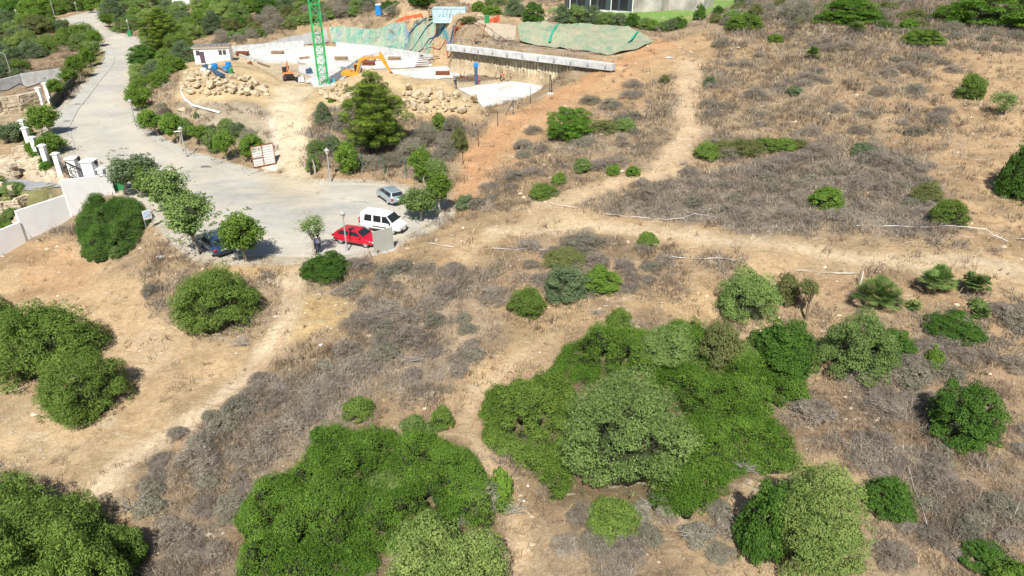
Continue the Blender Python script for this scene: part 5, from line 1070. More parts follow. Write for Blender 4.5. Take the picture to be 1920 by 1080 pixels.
# ---------------------------------------------------------------- buildings at the top
b0 = g3(1063, 14); b1 = g3(1181, 22); zb = 11.3; b0.z = b1.z = zb; rzb = math.atan2(b1.y-b0.y, b1.x-b0.x); Lb = (b1-b0).length
gh_ = empty('modern_house', b0, rzb); tag(gh_, 'modern house with a dark full height glass front and a board marked concrete side wall', 'house')
fr_m = mat('dark_blue_grey_cladding', (.05, .065, .08), .6, .1, 3)
MB().box((Lb/2, 5.2, 3.2), (Lb, 10, 6.4)).build('glass_front', M['glass'], gh_)
MB().box((Lb/2, 5, -.1), (Lb+1.2, 11.4, .35)).build('plinth', M['conc'], gh_)
MB().box((Lb/2, 5, 6.6), (Lb+.8, 10.8, .5)).build('roof', M['conc'], gh_); MB().box((Lb/2, .12, 3.3), (Lb, .3, .5)).build('floor_band', fr_m, gh_)
for i in range(7): MB().box((i*Lb/6, -.05, 3.2), (.9 if i % 2 == 0 else .4, .5, 6.3)).build('pier', fr_m, gh_)
for i in range(4): MB().box((i*Lb/3*.98+1.2, -1.0, 1.6), (.14, .14, 3.4)).build('white_post', M['white'], gh_)
mb = MB()
for i in range(13): mb.box(((i+.5)*Lb/13, .14, 3.2), (.07, .12, 6.2))
mb.build('mullions', M['black'], gh_)
sc_m = mat('board_marked_concrete', (.40, .37, .34), .9, .35, .5)
MB().box((Lb+3.1, 3.6, 2.8), (6, 6, 6.4)).build('side_wall', sc_m, gh_); MB().box((Lb+9.5, 7.5, 1.8), (7, 6, 4.5)).build('side_wall', sc_m, gh_)
for px, py, l, s_ in [(362,4,'small white house with a turquoise pool screen behind the trees at the top',1.0)]:
    p = g3(px, py+3); o = empty('house', p); o.scale = (s_,)*3; tag(o, l, 'house'); MB().box((0, 0, 2.2), (9, 6, 5)).build('wall', M['whitewall'], o); mb = MB(); mb.prof([(-5, 4.7), (5, 4.7), (0, 6.3)], -3.4, 3.4); mb.build('roof', M['conc'], o); MB().box((1, -3.02, 2.5), (3.4, .1, 1.6)).build('screen', M['teal'], o)
wl_ = g3(870, 10); A_ = g3(862, 6); B_ = g3(925, 3); mb = MB(); wallseg(mb, (A_.x, A_.y), (B_.x, B_.y), A_.z-.5, A_.z+1.2, .5, B_.z-.5, B_.z+1.0); tag(mb.build('stone_wall', M['rockwall']), 'low pale wall at the very top right of the container', 'wall')
# ---------------------------------------------------------------- vegetation
def unit(v): return v/(np.linalg.norm(v, axis=-1, keepdims=True)+1e-9)
def leaves(rg, P_, N_, L, Wd, C_):
    """rhombus leaves at P_ with normals N_; returns verts, quads, colours"""
    n = len(P_); r_ = rg.normal(size=(n, 3)); t = unit(r_-N_*(r_*N_).sum(1, keepdims=True)); b = np.cross(N_, t)
    l = (L*rg.uniform(.65, 1.35, n))[:, None]/2; w_ = (Wd*rg.uniform(.7, 1.3, n))[:, None]/2
    V = np.stack([P_-t*l, P_+b*w_-t*l*.1, P_+t*l, P_-b*w_-t*l*.1], 1).reshape(-1, 3); q = np.arange(4*n).reshape(n, 4)
    return V, q, np.repeat(C_, 4, 0)
def puff_leaves(rg, cen, rad, n, L, Wd, ca, cb, shell=(.55, 1.05), upb=.35, sq=1.0, jit=.5, cjit=.22, yb=0.0):
    w_ = rad**2; k = rg.choice(len(cen), n, p=w_/w_.sum()); d = unit(rg.normal(size=(n, 3))); d[:, 2] = np.abs(d[:, 2])*.75+d[:, 2]*.25; d = unit(d)
    rr_ = rg.uniform(shell[0], shell[1], n)**.6; P_ = cen[k]+d*(rad[k]*rr_)[:, None]*np.array([1, 1, sq])
    N_ = unit(d+rg.normal(size=(n, 3))*jit+np.array([0, 0, upb])); tone = rg.random(len(cen))[k]
    f = np.clip(tone*.75+rg.random(n)*.45-.1, 0, 1)[:, None]; C_ = np.array(ca)*(1-f)+np.array(cb)*f; C_ = C_*rg.uniform(1-cjit, 1+cjit, n)[:, None]
    return leaves(rg, P_, N_, L, Wd, C_)
def join(parts):
    V = []; Q = {}; C_ = []; b = 0
    for v, q, c in parts:
        V.append(v); C_.append(c); Q.setdefault(q.shape[1], []).append(q+b); b += len(v)
    return np.concatenate(V), [np.concatenate(x) for x in Q.values()], np.concatenate(C_)
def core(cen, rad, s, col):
    """opaque filler balls inside a crown, dark colour standing in for inner shade"""
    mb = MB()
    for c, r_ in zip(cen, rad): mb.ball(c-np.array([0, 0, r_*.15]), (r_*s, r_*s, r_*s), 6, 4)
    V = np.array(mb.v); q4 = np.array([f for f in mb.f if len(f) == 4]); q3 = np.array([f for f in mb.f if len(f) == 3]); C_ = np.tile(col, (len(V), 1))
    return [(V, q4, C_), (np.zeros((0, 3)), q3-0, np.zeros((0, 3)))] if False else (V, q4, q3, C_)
def twigs(rg, n, H_, R_, th, col, spread=1.0, base=.1, bend=.25, c2=None):
    """thin tapering stems rising from the base and spreading"""
    a = rg.uniform(0, 6.283, n); s = rg.uniform(0, spread, n)**.7; h = rg.uniform(.5, 1, n)
    b = np.c_[np.cos(a)*R_*base*rg.random(n), np.sin(a)*R_*base*rg.random(n), np.full(n, -.05)]; tip = np.c_[np.cos(a)*R_*s, np.sin(a)*R_*s, H_*h*(1-.35*s)]
    m_ = (b+tip)/2+rg.normal(size=(n, 3))*R_*bend*.4; m_[:, 2] += H_*.1; side = unit(np.cross(tip-b, rg.normal(size=(n, 3))))*th/2
    V = np.stack([b-side, b+side, m_+side*.7, m_-side*.7, tip], 1).reshape(-1, 3); i = np.arange(n)[:, None]*5
    C_ = np.array(col)*rg.uniform(.7, 1.3, n)[:, None]
    if c2 is not None: f = rg.random(n)[:, None]; C_ = C_*(1-f)+np.array(c2)*f*rg.uniform(.8, 1.2, n)[:, None]
    C_ = np.repeat(C_, 5, 0); return [(V, i+np.array([[0, 1, 2, 3]]), C_), (np.zeros((0, 3)), (i+np.array([[3, 2, 4]])), np.zeros((0, 3)))]
def vmesh(name, parts, m_):
    V = []; C_ = []; F_ = {}; b = 0; last = 0
    for v, q, c in parts:
        if len(v): last = b; V.append(v); C_.append(c); b += len(v)
        F_.setdefault(q.shape[1], []).append(q+last)
    return npmesh(name, np.concatenate(V), [np.concatenate(x) for x in F_.values()], m_, np.concatenate(C_))
G_LENT = ((.055, .135, .012), (.14, .27, .026)); G_DARK = ((.042, .105, .014), (.09, .185, .026)); G_DEAD = ((.17, .145, .118), (.40, .35, .285)); G_OLIVE = ((.105, .175, .042), (.215, .31, .09)); G_BROOM = ((.09, .155, .026), (.18, .27, .048))
G_YEL = ((.13, .20, .045), (.25, .335, .09)); G_BROWN = ((.12, .145, .045), (.20, .22, .075)); G_GREY = ((.19, .18, .135), (.31, .29, .22)); G_BRIGHT = ((.085, .165, .02), (.165, .27, .036)); G_BLUE = ((.085, .13, .06), (.16, .215, .105)); G_PINE = ((.06, .115, .02), (.17, .23, .03))
STY = { # colours, puffs, leaf length, width, leaves at radius 1 m, puff size, core
 'lentisk': (G_LENT, .30, .075, .045, 5600, .225, 1), 'dark': (G_DARK, .30, .075, .045, 5600, .225, 1), 'olive': (G_OLIVE, .32, .095, .034, 4600, .30, 1), 'broom': (G_BROOM, .34, .12, .036, 4000, .33, 1),
 'yellow': (G_YEL, .32, .10, .034, 4600, .30, 1), 'brown': (G_BROWN, .32, .10, .035, 3800, .30, 1), 'dead': (G_DEAD, .34, .22, .016, 2600, .36, 0), 'grey': (G_GREY, .34, .10, .028, 2600, .34, 0), 'bright': (G_BRIGHT, .30, .10, .055, 3600, .28, 1), 'blue': (G_BLUE, .32, .10, .045, 3400, .30, 1)}
def shrub_mesh(sty, Rm, seed, hr=.9):
    """dome shrub of radius Rm and height 2*Rm*hr/1.0, origin at the ground"""
    cc, _, L, Wd, nb, ps, co = STY[sty]; rg = np.random.default_rng(seed); npf = int((34+34*Rm)*(1.6 if ps < .24 else 1.0)); Hh = Rm*hr*1.35
    zz_ = rg.uniform(-.1, 1.0, npf); az_ = rg.uniform(0, 6.283, npf); d = np.c_[np.cos(az_)*np.sqrt(1-zz_**2), np.sin(az_)*np.sqrt(1-zz_**2), zz_]; rr_ = rg.uniform(.66, .90, npf)
    lob = 1+.13*np.sin(np.arctan2(d[:, 1], d[:, 0])*3+seed)+.08*np.sin(np.arctan2(d[:, 1], d[:, 0])*5+seed*2)+.10*np.sin(d[:, 2]*4+seed)
    cen = d*(rr_*lob)[:, None]*np.array([Rm, Rm, Hh]); cen[:, 2] += .10*Rm+.05; rad = Rm*ps*rg.uniform(.6, 1.25, npf)/(.8+.2*Rm)*.95
    ls = (.8+.42*Rm)**.45; n = int((1.5 if sty == 'dead' else 2.5)*nb*Rm**1.75/ls**2); L = L*ls; Wd = Wd*ls; parts = [puff_leaves(rg, cen, rad, n, L, Wd, cc[0], cc[1])]
    # loose shoots standing out of the outline
    k = int(70*Rm+20); dd = unit(np.abs(rg.normal(size=(k, 3)))*np.array([1, 1, 1.2])*np.sign(np.c_[rg.normal(size=(k, 2)), np.ones(k)])); sp = dd*np.array([Rm, Rm, Hh])*rg.uniform(.98, 1.10, k)[:, None]
    parts.append(puff_leaves(rg, sp, np.full(k, .12*Rm**.5), k*9, L*1.1, Wd, cc[0], cc[1]))
    parts += twigs(rg, int(60*Rm+30), Hh*1.02, Rm*.98, .03, (.20, .17, .13), base=.2)
    if co:
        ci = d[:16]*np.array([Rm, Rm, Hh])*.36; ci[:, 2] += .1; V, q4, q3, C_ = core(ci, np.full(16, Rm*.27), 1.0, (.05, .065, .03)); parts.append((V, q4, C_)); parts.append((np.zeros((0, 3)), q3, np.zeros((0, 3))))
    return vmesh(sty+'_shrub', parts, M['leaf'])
PROT = {}
def proto(sty, Rm, var):
    kk = min([.45, .8, 1.3, 2.0, 2.9], key=lambda v: abs(math.log(v/Rm))); key = (sty, kk, var)
    if key not in PROT: PROT[key] = (shrub_mesh(sty, kk, hash((len(sty), int(kk*100), var)) % 9999+var), kk)
    return PROT[key]
def fit(cx, yt, yb, wpx):
    """dome whose outline fills the given box in the photograph"""
    f = gp(cx, yb-1); zg = float(hh(*f)); zc = f[1]*ct+(CZ-zg)*st; r_ = wpx/2*zc/F; dn = f/np.linalg.norm(f)
    for _ in range(2): c = f+dn*r_*.9; zg = float(hh(*c)); zc = c[1]*ct+(CZ-zg-.5)*st; r_ = wpx/2*zc/F
    best = .3*r_; a = np.linspace(0, math.pi, 19)
    for h in np.linspace(.3*r_, 3.2*r_, 40):
        X = c[0]-dn[0]*r_*np.cos(a); Y = c[1]-dn[1]*r_*np.cos(a); Z = zg+h*np.sin(a); _, py, _ = proj(X, Y, Z); best = h
        if py.min() <= yt: break
    return c, zg, r_, max(best, .62*r_)
rsd = random.Random(77)
def shrub(sty, cx, yt, yb, wpx, label, cat='shrub', name='shrub', group=None, var=None):
    c, zg, r_, h = fit(cx, yt, yb, wpx); me_, kk = proto(sty, r_, rsd.randint(0, 1) if var is None else var)
    o = link(name, me_, None, (c[0], c[1], zg-.05)); s = r_/kk*1.0; o.scale = (s, s, h/(kk*.9*1.35)*.92); o.rotation_euler = (0, 0, rsd.uniform(0, 6.28)); return tag(o, label, cat, group)
for a in [
 ('broom',108,562,720,185,'largest round green shrub on the bare clearing at the left edge'),('broom',15,566,655,80,'green shrub cut by the left edge behind the largest clearing shrub'),('broom',180,663,800,150,'round broom shrub nearest the track on the bare clearing'),
 ('broom',422,506,638,148,'round feathery green shrub beside the head of the dirt track'),('dark',616,472,538,92,'dark round shrub at the kerb below the two people'),
 ('grey',284,532,558,30,'tiny grey green bush on the bank above the clearing'),('olive',222,462,488,26,'small olive bush at the foot of the dark domed shrub'),
 ('yellow',838,985,1250,235,'pale yellow green willowy shrub at the bottom edge in front of the left thicket'),('broom',675,745,798,56,'small feathery shrub at the top edge of the left thicket'),('olive',782,778,850,62,'olive green shrub rising out of the top of the left thicket'),('broom',831,762,812,40,'upright feathery shrub at the top right of the left thicket'),('dark',598,802,838,30,'small dark shrub at the upper left rim of the left thicket'),
 ('olive',1165,706,945,240,'huge pale olive tree like shrub bulging out of the right thicket'),('olive',1250,612,720,115,'greyish olive shrub at the back of the right thicket'),('brown',1342,600,712,82,'brownish green upright shrub in the back of the right thicket'),('yellow',1385,640,712,60,'yellow green bush between the brownish shrub and the dark one'),
 ('dark',1450,600,730,135,'dark green bushy shrub at the upper right of the right thicket'),('olive',1590,592,722,132,'pale round olive bush standing free right of the right thicket'),('olive',1392,511,618,108,'bluish green shrub at the edge of the track above the right thicket'),('brown',1467,515,580,46,'small brownish bush beside the bluish green shrub'),
 ('dark',1665,618,682,80,'dark sparse shrub right of the pale round olive bush'),('dark',1780,590,650,105,'dark green bush below the right hand fan palms'),('dark',1782,726,852,130,'dark dense shrub on the brown weeds at the lower right'),('dark',1652,896,980,98,'low dark bush left of the fallen white tape'),
 ('yellow',1492,880,1110,205,'large yellow green shrub at the bottom edge of the lower right'),('dark',1415,892,1070,100,'dark green shrub half behind the large yellow green one'),('broom',1147,935,1022,90,'small olive shrub at the foot of the right thicket'),('bright',1742,655,702,36,'small upright bright green bush in the brown weeds'),
 ('broom',986,541,602,66,'round bright green shrub alone in the dry grass at the centre'),('bright',1124,506,560,76,'green low shrub left of the brown weeds by the track'),('brown',1060,472,515,84,'low greyish green shrub by the taped verge of the track'),('blue',1060,505,580,90,'silvery grey green shrub beside the low greyish one'),('broom',1213,437,466,38,'small green tuft bush on the lower side of the track'),('broom',1160,580,618,48,'feathery bush at the top of the right thicket'),
 ('olive',1830,560,585,30,'small pale bush among the palms at the right'),('grey',1090,452,482,90,'grey dry shrub just below the track near the centre'),
 ('dark',1915,246,385,100,'dark green shrub cut by the right edge'),('broom',1813,140,190,46,'feathery green shrub at the edge of the bare ground on the right'),('bright',1546,352,398,62,'round yellowish green bush in the middle of the grey brush'),('broom',1775,375,426,62,'green shrub at the right end of the grey brush'),('brown',1735,340,385,52,'dull green shrub above the one at the right end of the grey brush'),('blue',1618,267,296,50,'small bluish green bush at the top of the grey brush'),
 ('lentisk',1064,206,275,92,'rounded bright green shrub beside the red earth strip'),('broom',1021,345,376,52,'small dark feathery bush left of the path junction'),('bright',1048,326,350,28,'tiny yellow green bush near the path junction'),('olive',1092,298,328,36,'dull olive bush between the round shrub and the path'),('brown',1135,225,255,46,'olive brown bush right of the rounded bright green shrub'),('olive',1170,222,250,40,'pale dry bush on the slope right of the rounded shrub'),('bright',1150,310,332,24,'little green bush beside the top of the junction'),('bright',1185,312,334,26,'little yellow green bush left of the narrow track'),('blue',1330,144,165,22,'small grey green bush right of the narrow track'),('blue',1487,162,184,30,'small bluish bush in the middle of the dry slope'),('brown',1245,140,160,20,'small bush on the left side of the narrow track'),
 ('lentisk',1583,-6,56,128,'large dark green shrub at the top right of the dry slope'),('lentisk',1870,-14,62,190,'broad dark green shrub filling the top right corner'),('bright',1725,56,92,72,'bright green shrub below the top right corner shrub'),('lentisk',1700,36,60,36,'small green shrub between the two big top right shrubs'),('bright',1392,26,62,70,'yellowish green shrub below the lawn on the right'),('bright',1452,64,82,30,'small yellow green shrub on the top of the dry slope'),('lentisk',1790,8,45,90,'dark shrub left of the corner shrub at the top right'),('grey',1500,-4,46,50,'pale bare dead bush at the top of the dry slope'),('grey',1475,0,40,36,'second pale dead bush at the top of the dry slope'),('grey',1650,20,50,50,'grey dry bush right of the large dark top shrub'),
 ('bright',607,150,170,0.1,'x')][:-1]:
    shrub(*a)
gz = 'shrub row along the lawn below the glass house'
for k, (sty, cx, yt, yb, w_) in enumerate([('blue',1056,12,46,40),('olive',1080,10,50,40),('blue',1108,14,50,40),('olive',1135,22,52,36),('blue',1160,24,52,34),('dark',1185,26,54,34),('olive',1210,32,58,30),('bright',1222,38,60,26),('blue',1258,34,60,34),('olive',1240,40,62,24),('dark',1311,6,40,22),('dark',1346,12,30,20),('dark',1272,30,56,28),('blue',1395,-4,12,34)]):
    shrub(sty, cx, yt, yb, w_, 'shrub number %s of the row below the lawn, %s' % (['one','two','three','four','five','six','seven','eight','nine','ten','eleven','twelve','thirteen','fourteen'][k], {'blue':'grey green','olive':'pale olive','dark':'dark green','bright':'bright green'}[sty]), group=gz)
gz = 'bushes around the container and the top of the banks'
for sty, cx, yt, yb, w_, l in [('dark',790,-12,26,62,'dark tree like shrub behind the pallets left of the container'),('bright',897,2,24,26,'light green bush right of the container'),('bright',922,10,30,38,'bright yellow green bush above the orange netting'),('olive',930,-8,14,46,'olive bush at the top edge above the green bin'),('blue',965,-4,34,42,'tall grey green shrub right of the green bin'),('dark',1000,4,50,44,'dark bushy shrub at the left end of the pale green net'),('dark',735,0,22,44,'dark shrub left of the spoil heap'),('grey',740,22,46,40,'brown dead bush below the blue toilet'),('bright',810,27,36,9,'tiny round green bush in front of the container'),('brown',880,30,48,30,'dull bush on the bank above the site stair'),('blue',690,-2,20,40,'grey green shrub left of the blue toilet'),('grey',648,14,40,50,'grey dry shrub between crane mast and toilet')]:
    shrub(sty, cx, yt, yb, w_, l, group=gz)
gz = 'bushes on the slope between ramp and red earth'
for sty, cx, yt, yb, w_, l in [('blue',608,196,236,32,'grey green bush right of the top of the ramp'),('olive',597,262,300,34,'olive bush half way along the right side of the ramp'),('blue',625,255,290,34,'bluish bush left of the pine foot'),('olive',590,290,325,26,'small bush at the right foot of the ramp'),('broom',824,214,254,30,'green bush under the right boulder pile'),('grey',800,232,280,56,'grey dry bush right of the pine'),('grey',770,262,310,60,'grey dry bush behind the middle green fence post'),('grey',735,285,320,56,'grey dry bush right of the verge tree'),('grey',700,290,322,40,'grey dry bush behind the left green fence post'),('grey',850,215,262,40,'pale dry bush near the red earth strip'),('grey',836,262,306,44,'grey bush above the three trees of the verge'),('brown',860,240,290,34,'dull brownish bush beside the red earth strip'),('blue',873,366,398,34,'bluish small bush right of the verge trees'),('grey',780,245,262,34,'small grey bush behind the pine'),('grey',640,215,250,30,'dry bush between the ramp and the pine'),('bright',621,184,194,12,'tiny green bush beside the pale boulders left of the pine')]:
    shrub(sty, cx, yt, yb, w_, l, group=gz)
# row of reedy green shrubs along the top of the grey brush
for k, (cx, yt, yb, w_) in enumerate([(1325,270,305,42),(1352,266,302,40),(1380,262,300,40),(1408,266,298,40),(1440,262,290,42),(1470,262,288,42),(1498,266,284,34)]):
    shrub('broom' if k in (0, 4, 5) else 'brown', cx, yt-3, yb, w_+6, ['leftmost','second from the left','third from the left','middle','third from the right','second from the right','rightmost'][k]+' shrub of the green row above the grey brush', group='green row above the grey brush')
# bottom left big bushes
for a in [('broom',40,896,1080,200,'big green bush at the left edge of the bottom left clump'),('broom',140,935,1120,200,'big green bush in the middle of the bottom left clump'),('broom',30,1010,1230,230,'lowest bush of the bottom left clump at the corner'),('broom',190,1000,1180,140,'feathery green bush at the bottom of the left clump'),('broom',236,990,1090,90,'small bush at the right rim of the bottom left clump')]: shrub(*a, group='bottom left clump of bushes')
for a in [('bright',1890,1060,1130,90,'bright green bush at the bottom right corner'),('dark',1840,1020,1080,90,'dark low bush at the lower right edge of the picture')]: shrub(*a)
# ---- thickets: broad continuous shrubs
def thicket(px, H_, sty, label, seed, up=.9, name='thicket', n=None, cjit=.22, pr=.46, dens=620, L=None):
    cc, _, L0, Wd, _, _, _ = STY[sty]; L = L or L0; rg = np.random.default_rng(seed); pw_ = np.array([gp(a, b, up*(0.3 if b > 850 else 1.0)) for a, b in px]); o = pw_.mean(0); oz = float(hh(*o)); x0, y0 = pw_.min(0); x1, y1 = pw_.max(0)
    m_ = int((x1-x0)*(y1-y0)/(pr*pr)*2.3); X = rg.uniform(x0, x1, m_); Y = rg.uniform(y0, y1, m_); d = -sdf(pw_, X, Y); d = d+(vnoise(X, Y, 1.6, seed)-.5)*1.1
    k = d > .05; X, Y, d = X[k], Y[k], d[k]
    prof_ = np.clip(d/1.6, 0, 1)**.55; big_ = fbm(X, Y, 3.2, seed+3, 2); md = vnoise(X, Y, 1.15, seed+9); Z = H_*prof_*(.35+1.0*big_)+prof_*(md-.5)*1.9+(rg.random(len(X))-.5)*.35; tn = np.clip(.15+.9*fbm(X, Y, 2.6, seed+12, 2)*1.0+(md-.5)*.5, 0, 1); zg_ = hh(X, Y)
    rad = pr*rg.uniform(.6, 1.25, len(X)); rad = np.minimum(rad, .3+d*.5); cen = np.c_[X-o[0], Y-o[1], zg_+np.maximum(Z-rad*.5, .1)-oz]
    nl = int(len(X)*dens*pr*pr*1.0); half = tn > np.median(tn); parts = []
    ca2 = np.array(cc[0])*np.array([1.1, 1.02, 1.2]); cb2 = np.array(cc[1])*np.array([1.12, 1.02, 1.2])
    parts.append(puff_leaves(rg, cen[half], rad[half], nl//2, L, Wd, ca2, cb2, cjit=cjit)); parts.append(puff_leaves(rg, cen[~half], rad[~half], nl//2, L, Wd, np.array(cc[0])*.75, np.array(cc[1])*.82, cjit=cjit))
    kt = rg.choice(len(cen), max(8, len(cen)//8)); tw = twigs(rg, len(kt)*3, .8, .5, .022, (.34, .31, .27), base=.3); TV = tw[0][0].reshape(-1, 5, 3)+np.repeat(cen[kt]-np.array([0, 0, .25]), 3, 0)[:, None, :]; parts += [(TV.reshape(-1, 3), tw[0][1], tw[0][2]), tw[1]]
    ko = rg.choice(len(cen), len(cen)//8); parts.append(puff_leaves(rg, cen[ko]+rg.normal(size=(len(ko), 3))*.28*np.array([1, 1, .6])+np.array([0, 0, .25]), np.full(len(ko), .14), len(ko)*26, L, Wd, ca2, cb2))
    ke = (d < 1.0); ce = cen[ke].copy(); ce[:, 2] *= .5; ce[:, 2] += (.5*(zg_[ke]-oz))
    if len(ce): parts.append(puff_leaves(rg, ce, rad[ke], int(nl*.22), L, Wd, cc[0], cc[1]))
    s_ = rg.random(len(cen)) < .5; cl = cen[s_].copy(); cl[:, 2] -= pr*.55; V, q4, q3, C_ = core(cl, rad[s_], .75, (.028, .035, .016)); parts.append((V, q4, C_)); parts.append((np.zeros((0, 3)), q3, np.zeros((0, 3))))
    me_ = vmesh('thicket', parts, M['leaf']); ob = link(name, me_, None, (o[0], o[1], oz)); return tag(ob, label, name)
thicket([(435,1110),(452,960),(480,915),(530,880),(600,810),(650,795),(720,790),(800,800),(850,820),(905,850),(945,930),(955,965),(890,985),(800,1000),(720,1050),(690,1110)], 1.7, 'lentisk', 'broad bright green thicket at the bottom left of the middle', 11, dens=560)
thicket([(898,760),(930,720),(965,695),(1035,680),(1080,720),(1100,790),(1060,850),(1060,930),(1040,950),(1000,900),(975,875),(940,830),(905,790)], 1.7, 'bright', 'brighter green rounded west end of the right thicket', 12, L=.08)
thicket([(1030,690),(1050,632),(1120,612),(1220,608),(1310,606),(1400,650),(1470,650),(1512,690),(1505,740),(1450,765),(1430,810),(1300,800),(1250,720),(1100,700)], 1.8, 'lentisk', 'deep green back part of the right thicket behind the huge olive shrub', 13)
thicket([(1270,780),(1400,760),(1475,790),(1492,850),(1440,880),(1390,880),(1330,950),(1270,965),(1225,935),(1240,860)], 1.3, 'lentisk', 'low green front part of the right thicket right of the huge olive shrub', 14)
thicket([(142,450),(150,412),(185,388),(245,384),(280,402),(266,436),(232,468),(185,482),(150,474)], 2.3, 'dark', 'dense dark domed shrub below the white boundary wall', 15, up=.5, name='shrub', dens=700, pr=.42)
# ---- trees
def trunk_mesh(rg, h, r_, crown_r, m_, lean=0.0, nb=5):
    mb = MB(); t = [(0, 0, -.2), (lean*.2*h+rg.uniform(-.04, .04), rg.uniform(-.04, .04), h*.35), (lean*.6*h, rg.uniform(-.06, .06), h*.75), (lean*h, 0, h*1.05)]; mb.tube(t, [r_*1.3, r_, r_*.85, r_*.6], 8)
    for k in range(nb):
        a = 6.283*k/nb+rg.uniform(-.4, .4); e = (lean*h+math.cos(a)*crown_r*.6, math.sin(a)*crown_r*.6, h*1.05+crown_r*rg.uniform(.3, .9)); mb.tube([t[2], ((t[2][0]+e[0])/2, (t[2][1]+e[1])/2, (t[2][2]+e[2])/2-.05), e], [r_*.6, r_*.4, r_*.15], 5)
    me_ = bpy.data.meshes.new('trunk'); me_.from_pydata(mb.v, [], mb.f); me_.materials.append(m_); return me_
def crown_mesh(sty, seed, sparse=1.0, L=None):
    cc, _, L0, Wd, nb, ps, co = STY[sty]; rg = np.random.default_rng(seed); n_ = 46; d = unit(rg.normal(size=(n_, 3))); rr_ = rg.uniform(.45, .86, n_); cen = d*rr_[:, None]; cen[:, 2] *= .92
    cen += .10*np.sin(seed+np.arange(3)*2.1); rad = rg.uniform(.20, .34, n_); w_ = rad**2; n = int(7500*sparse); k = rg.choice(n_, n, p=w_/w_.sum()); dd = unit(rg.normal(size=(n, 3))); P_ = cen[k]+dd*(rad[k]*rg.uniform(.5, 1.1, n))[:, None]
    N_ = unit(dd+rg.normal(size=(n, 3))*.5+np.array([0, 0, .4])); tone = rg.random(n_)[k]; f = np.clip(tone*.7+rg.random(n)*.5-.1, 0, 1)[:, None]; C_ = (np.array(cc[0])*(1-f)+np.array(cc[1])*f)*rg.uniform(.75, 1.25, n)[:, None]
    parts = [leaves(rg, P_, N_, (L or .10), (L or .10)*.58, C_)]
    k2 = 60; sp = unit(rg.normal(size=(k2, 3)))*rg.uniform(.98, 1.16, k2)[:, None]; parts.append(puff_leaves(rg, sp, np.full(k2, .07), int(k2*9*sparse), .08, .04, cc[0], cc[1]))
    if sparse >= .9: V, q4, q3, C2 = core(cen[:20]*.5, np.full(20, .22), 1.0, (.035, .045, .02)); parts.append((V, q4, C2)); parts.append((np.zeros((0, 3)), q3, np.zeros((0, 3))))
    return vmesh(sty+'_crown', parts, M['leaf'])
CR = {}; TR = {}
def tree(sty, bx, by, cx, cy, w_, h_, label, name='tree', cat='tree', group=None, bark='barkpale', sparse=1.0, tr=None, up=0):
    p = g3(bx, by); zc = p.y*ct+(CZ-p.z-2)*st; d = ray(cx, cy); t = math.hypot(p.x, p.y)/math.hypot(d[0], d[1]); q = np.array([d[0]*t, d[1]*t, CZ+d[2]*t]); rx = w_/2*zc/F; rz_ = h_/2*zc/F/max(.9, 1)
    v = rsd.randint(0, 1); key = (sty, v, sparse)
    if key not in CR: CR[key] = crown_mesh(sty, 31+v*7+len(sty)*3, sparse)
    ch = max(q[2]-p.z-rz_*.75, .35); o = empty(name, p); tag(o, label, cat, group); rg_ = random.Random(bx*7+by)
    tk = link('trunk', trunk_mesh(rg_, ch, (tr or .09+.02*rx), rx*.9, M[bark], (q[0]-p.x)/max(ch, .5)*.8), o)
    c = link('crown', CR[key], o, (q[0]-p.x, q[1]-p.y, q[2]-p.z)); c.scale = (rx*1.0, rx*1.0, rz_*1.02) if w_ < 60 else (rx*1.08, rx*1.08, rz_*1.1); c.rotation_euler = (0, 0, rsd.uniform(0, 6.28)); return o
gz = 'trees planted along the pavement'
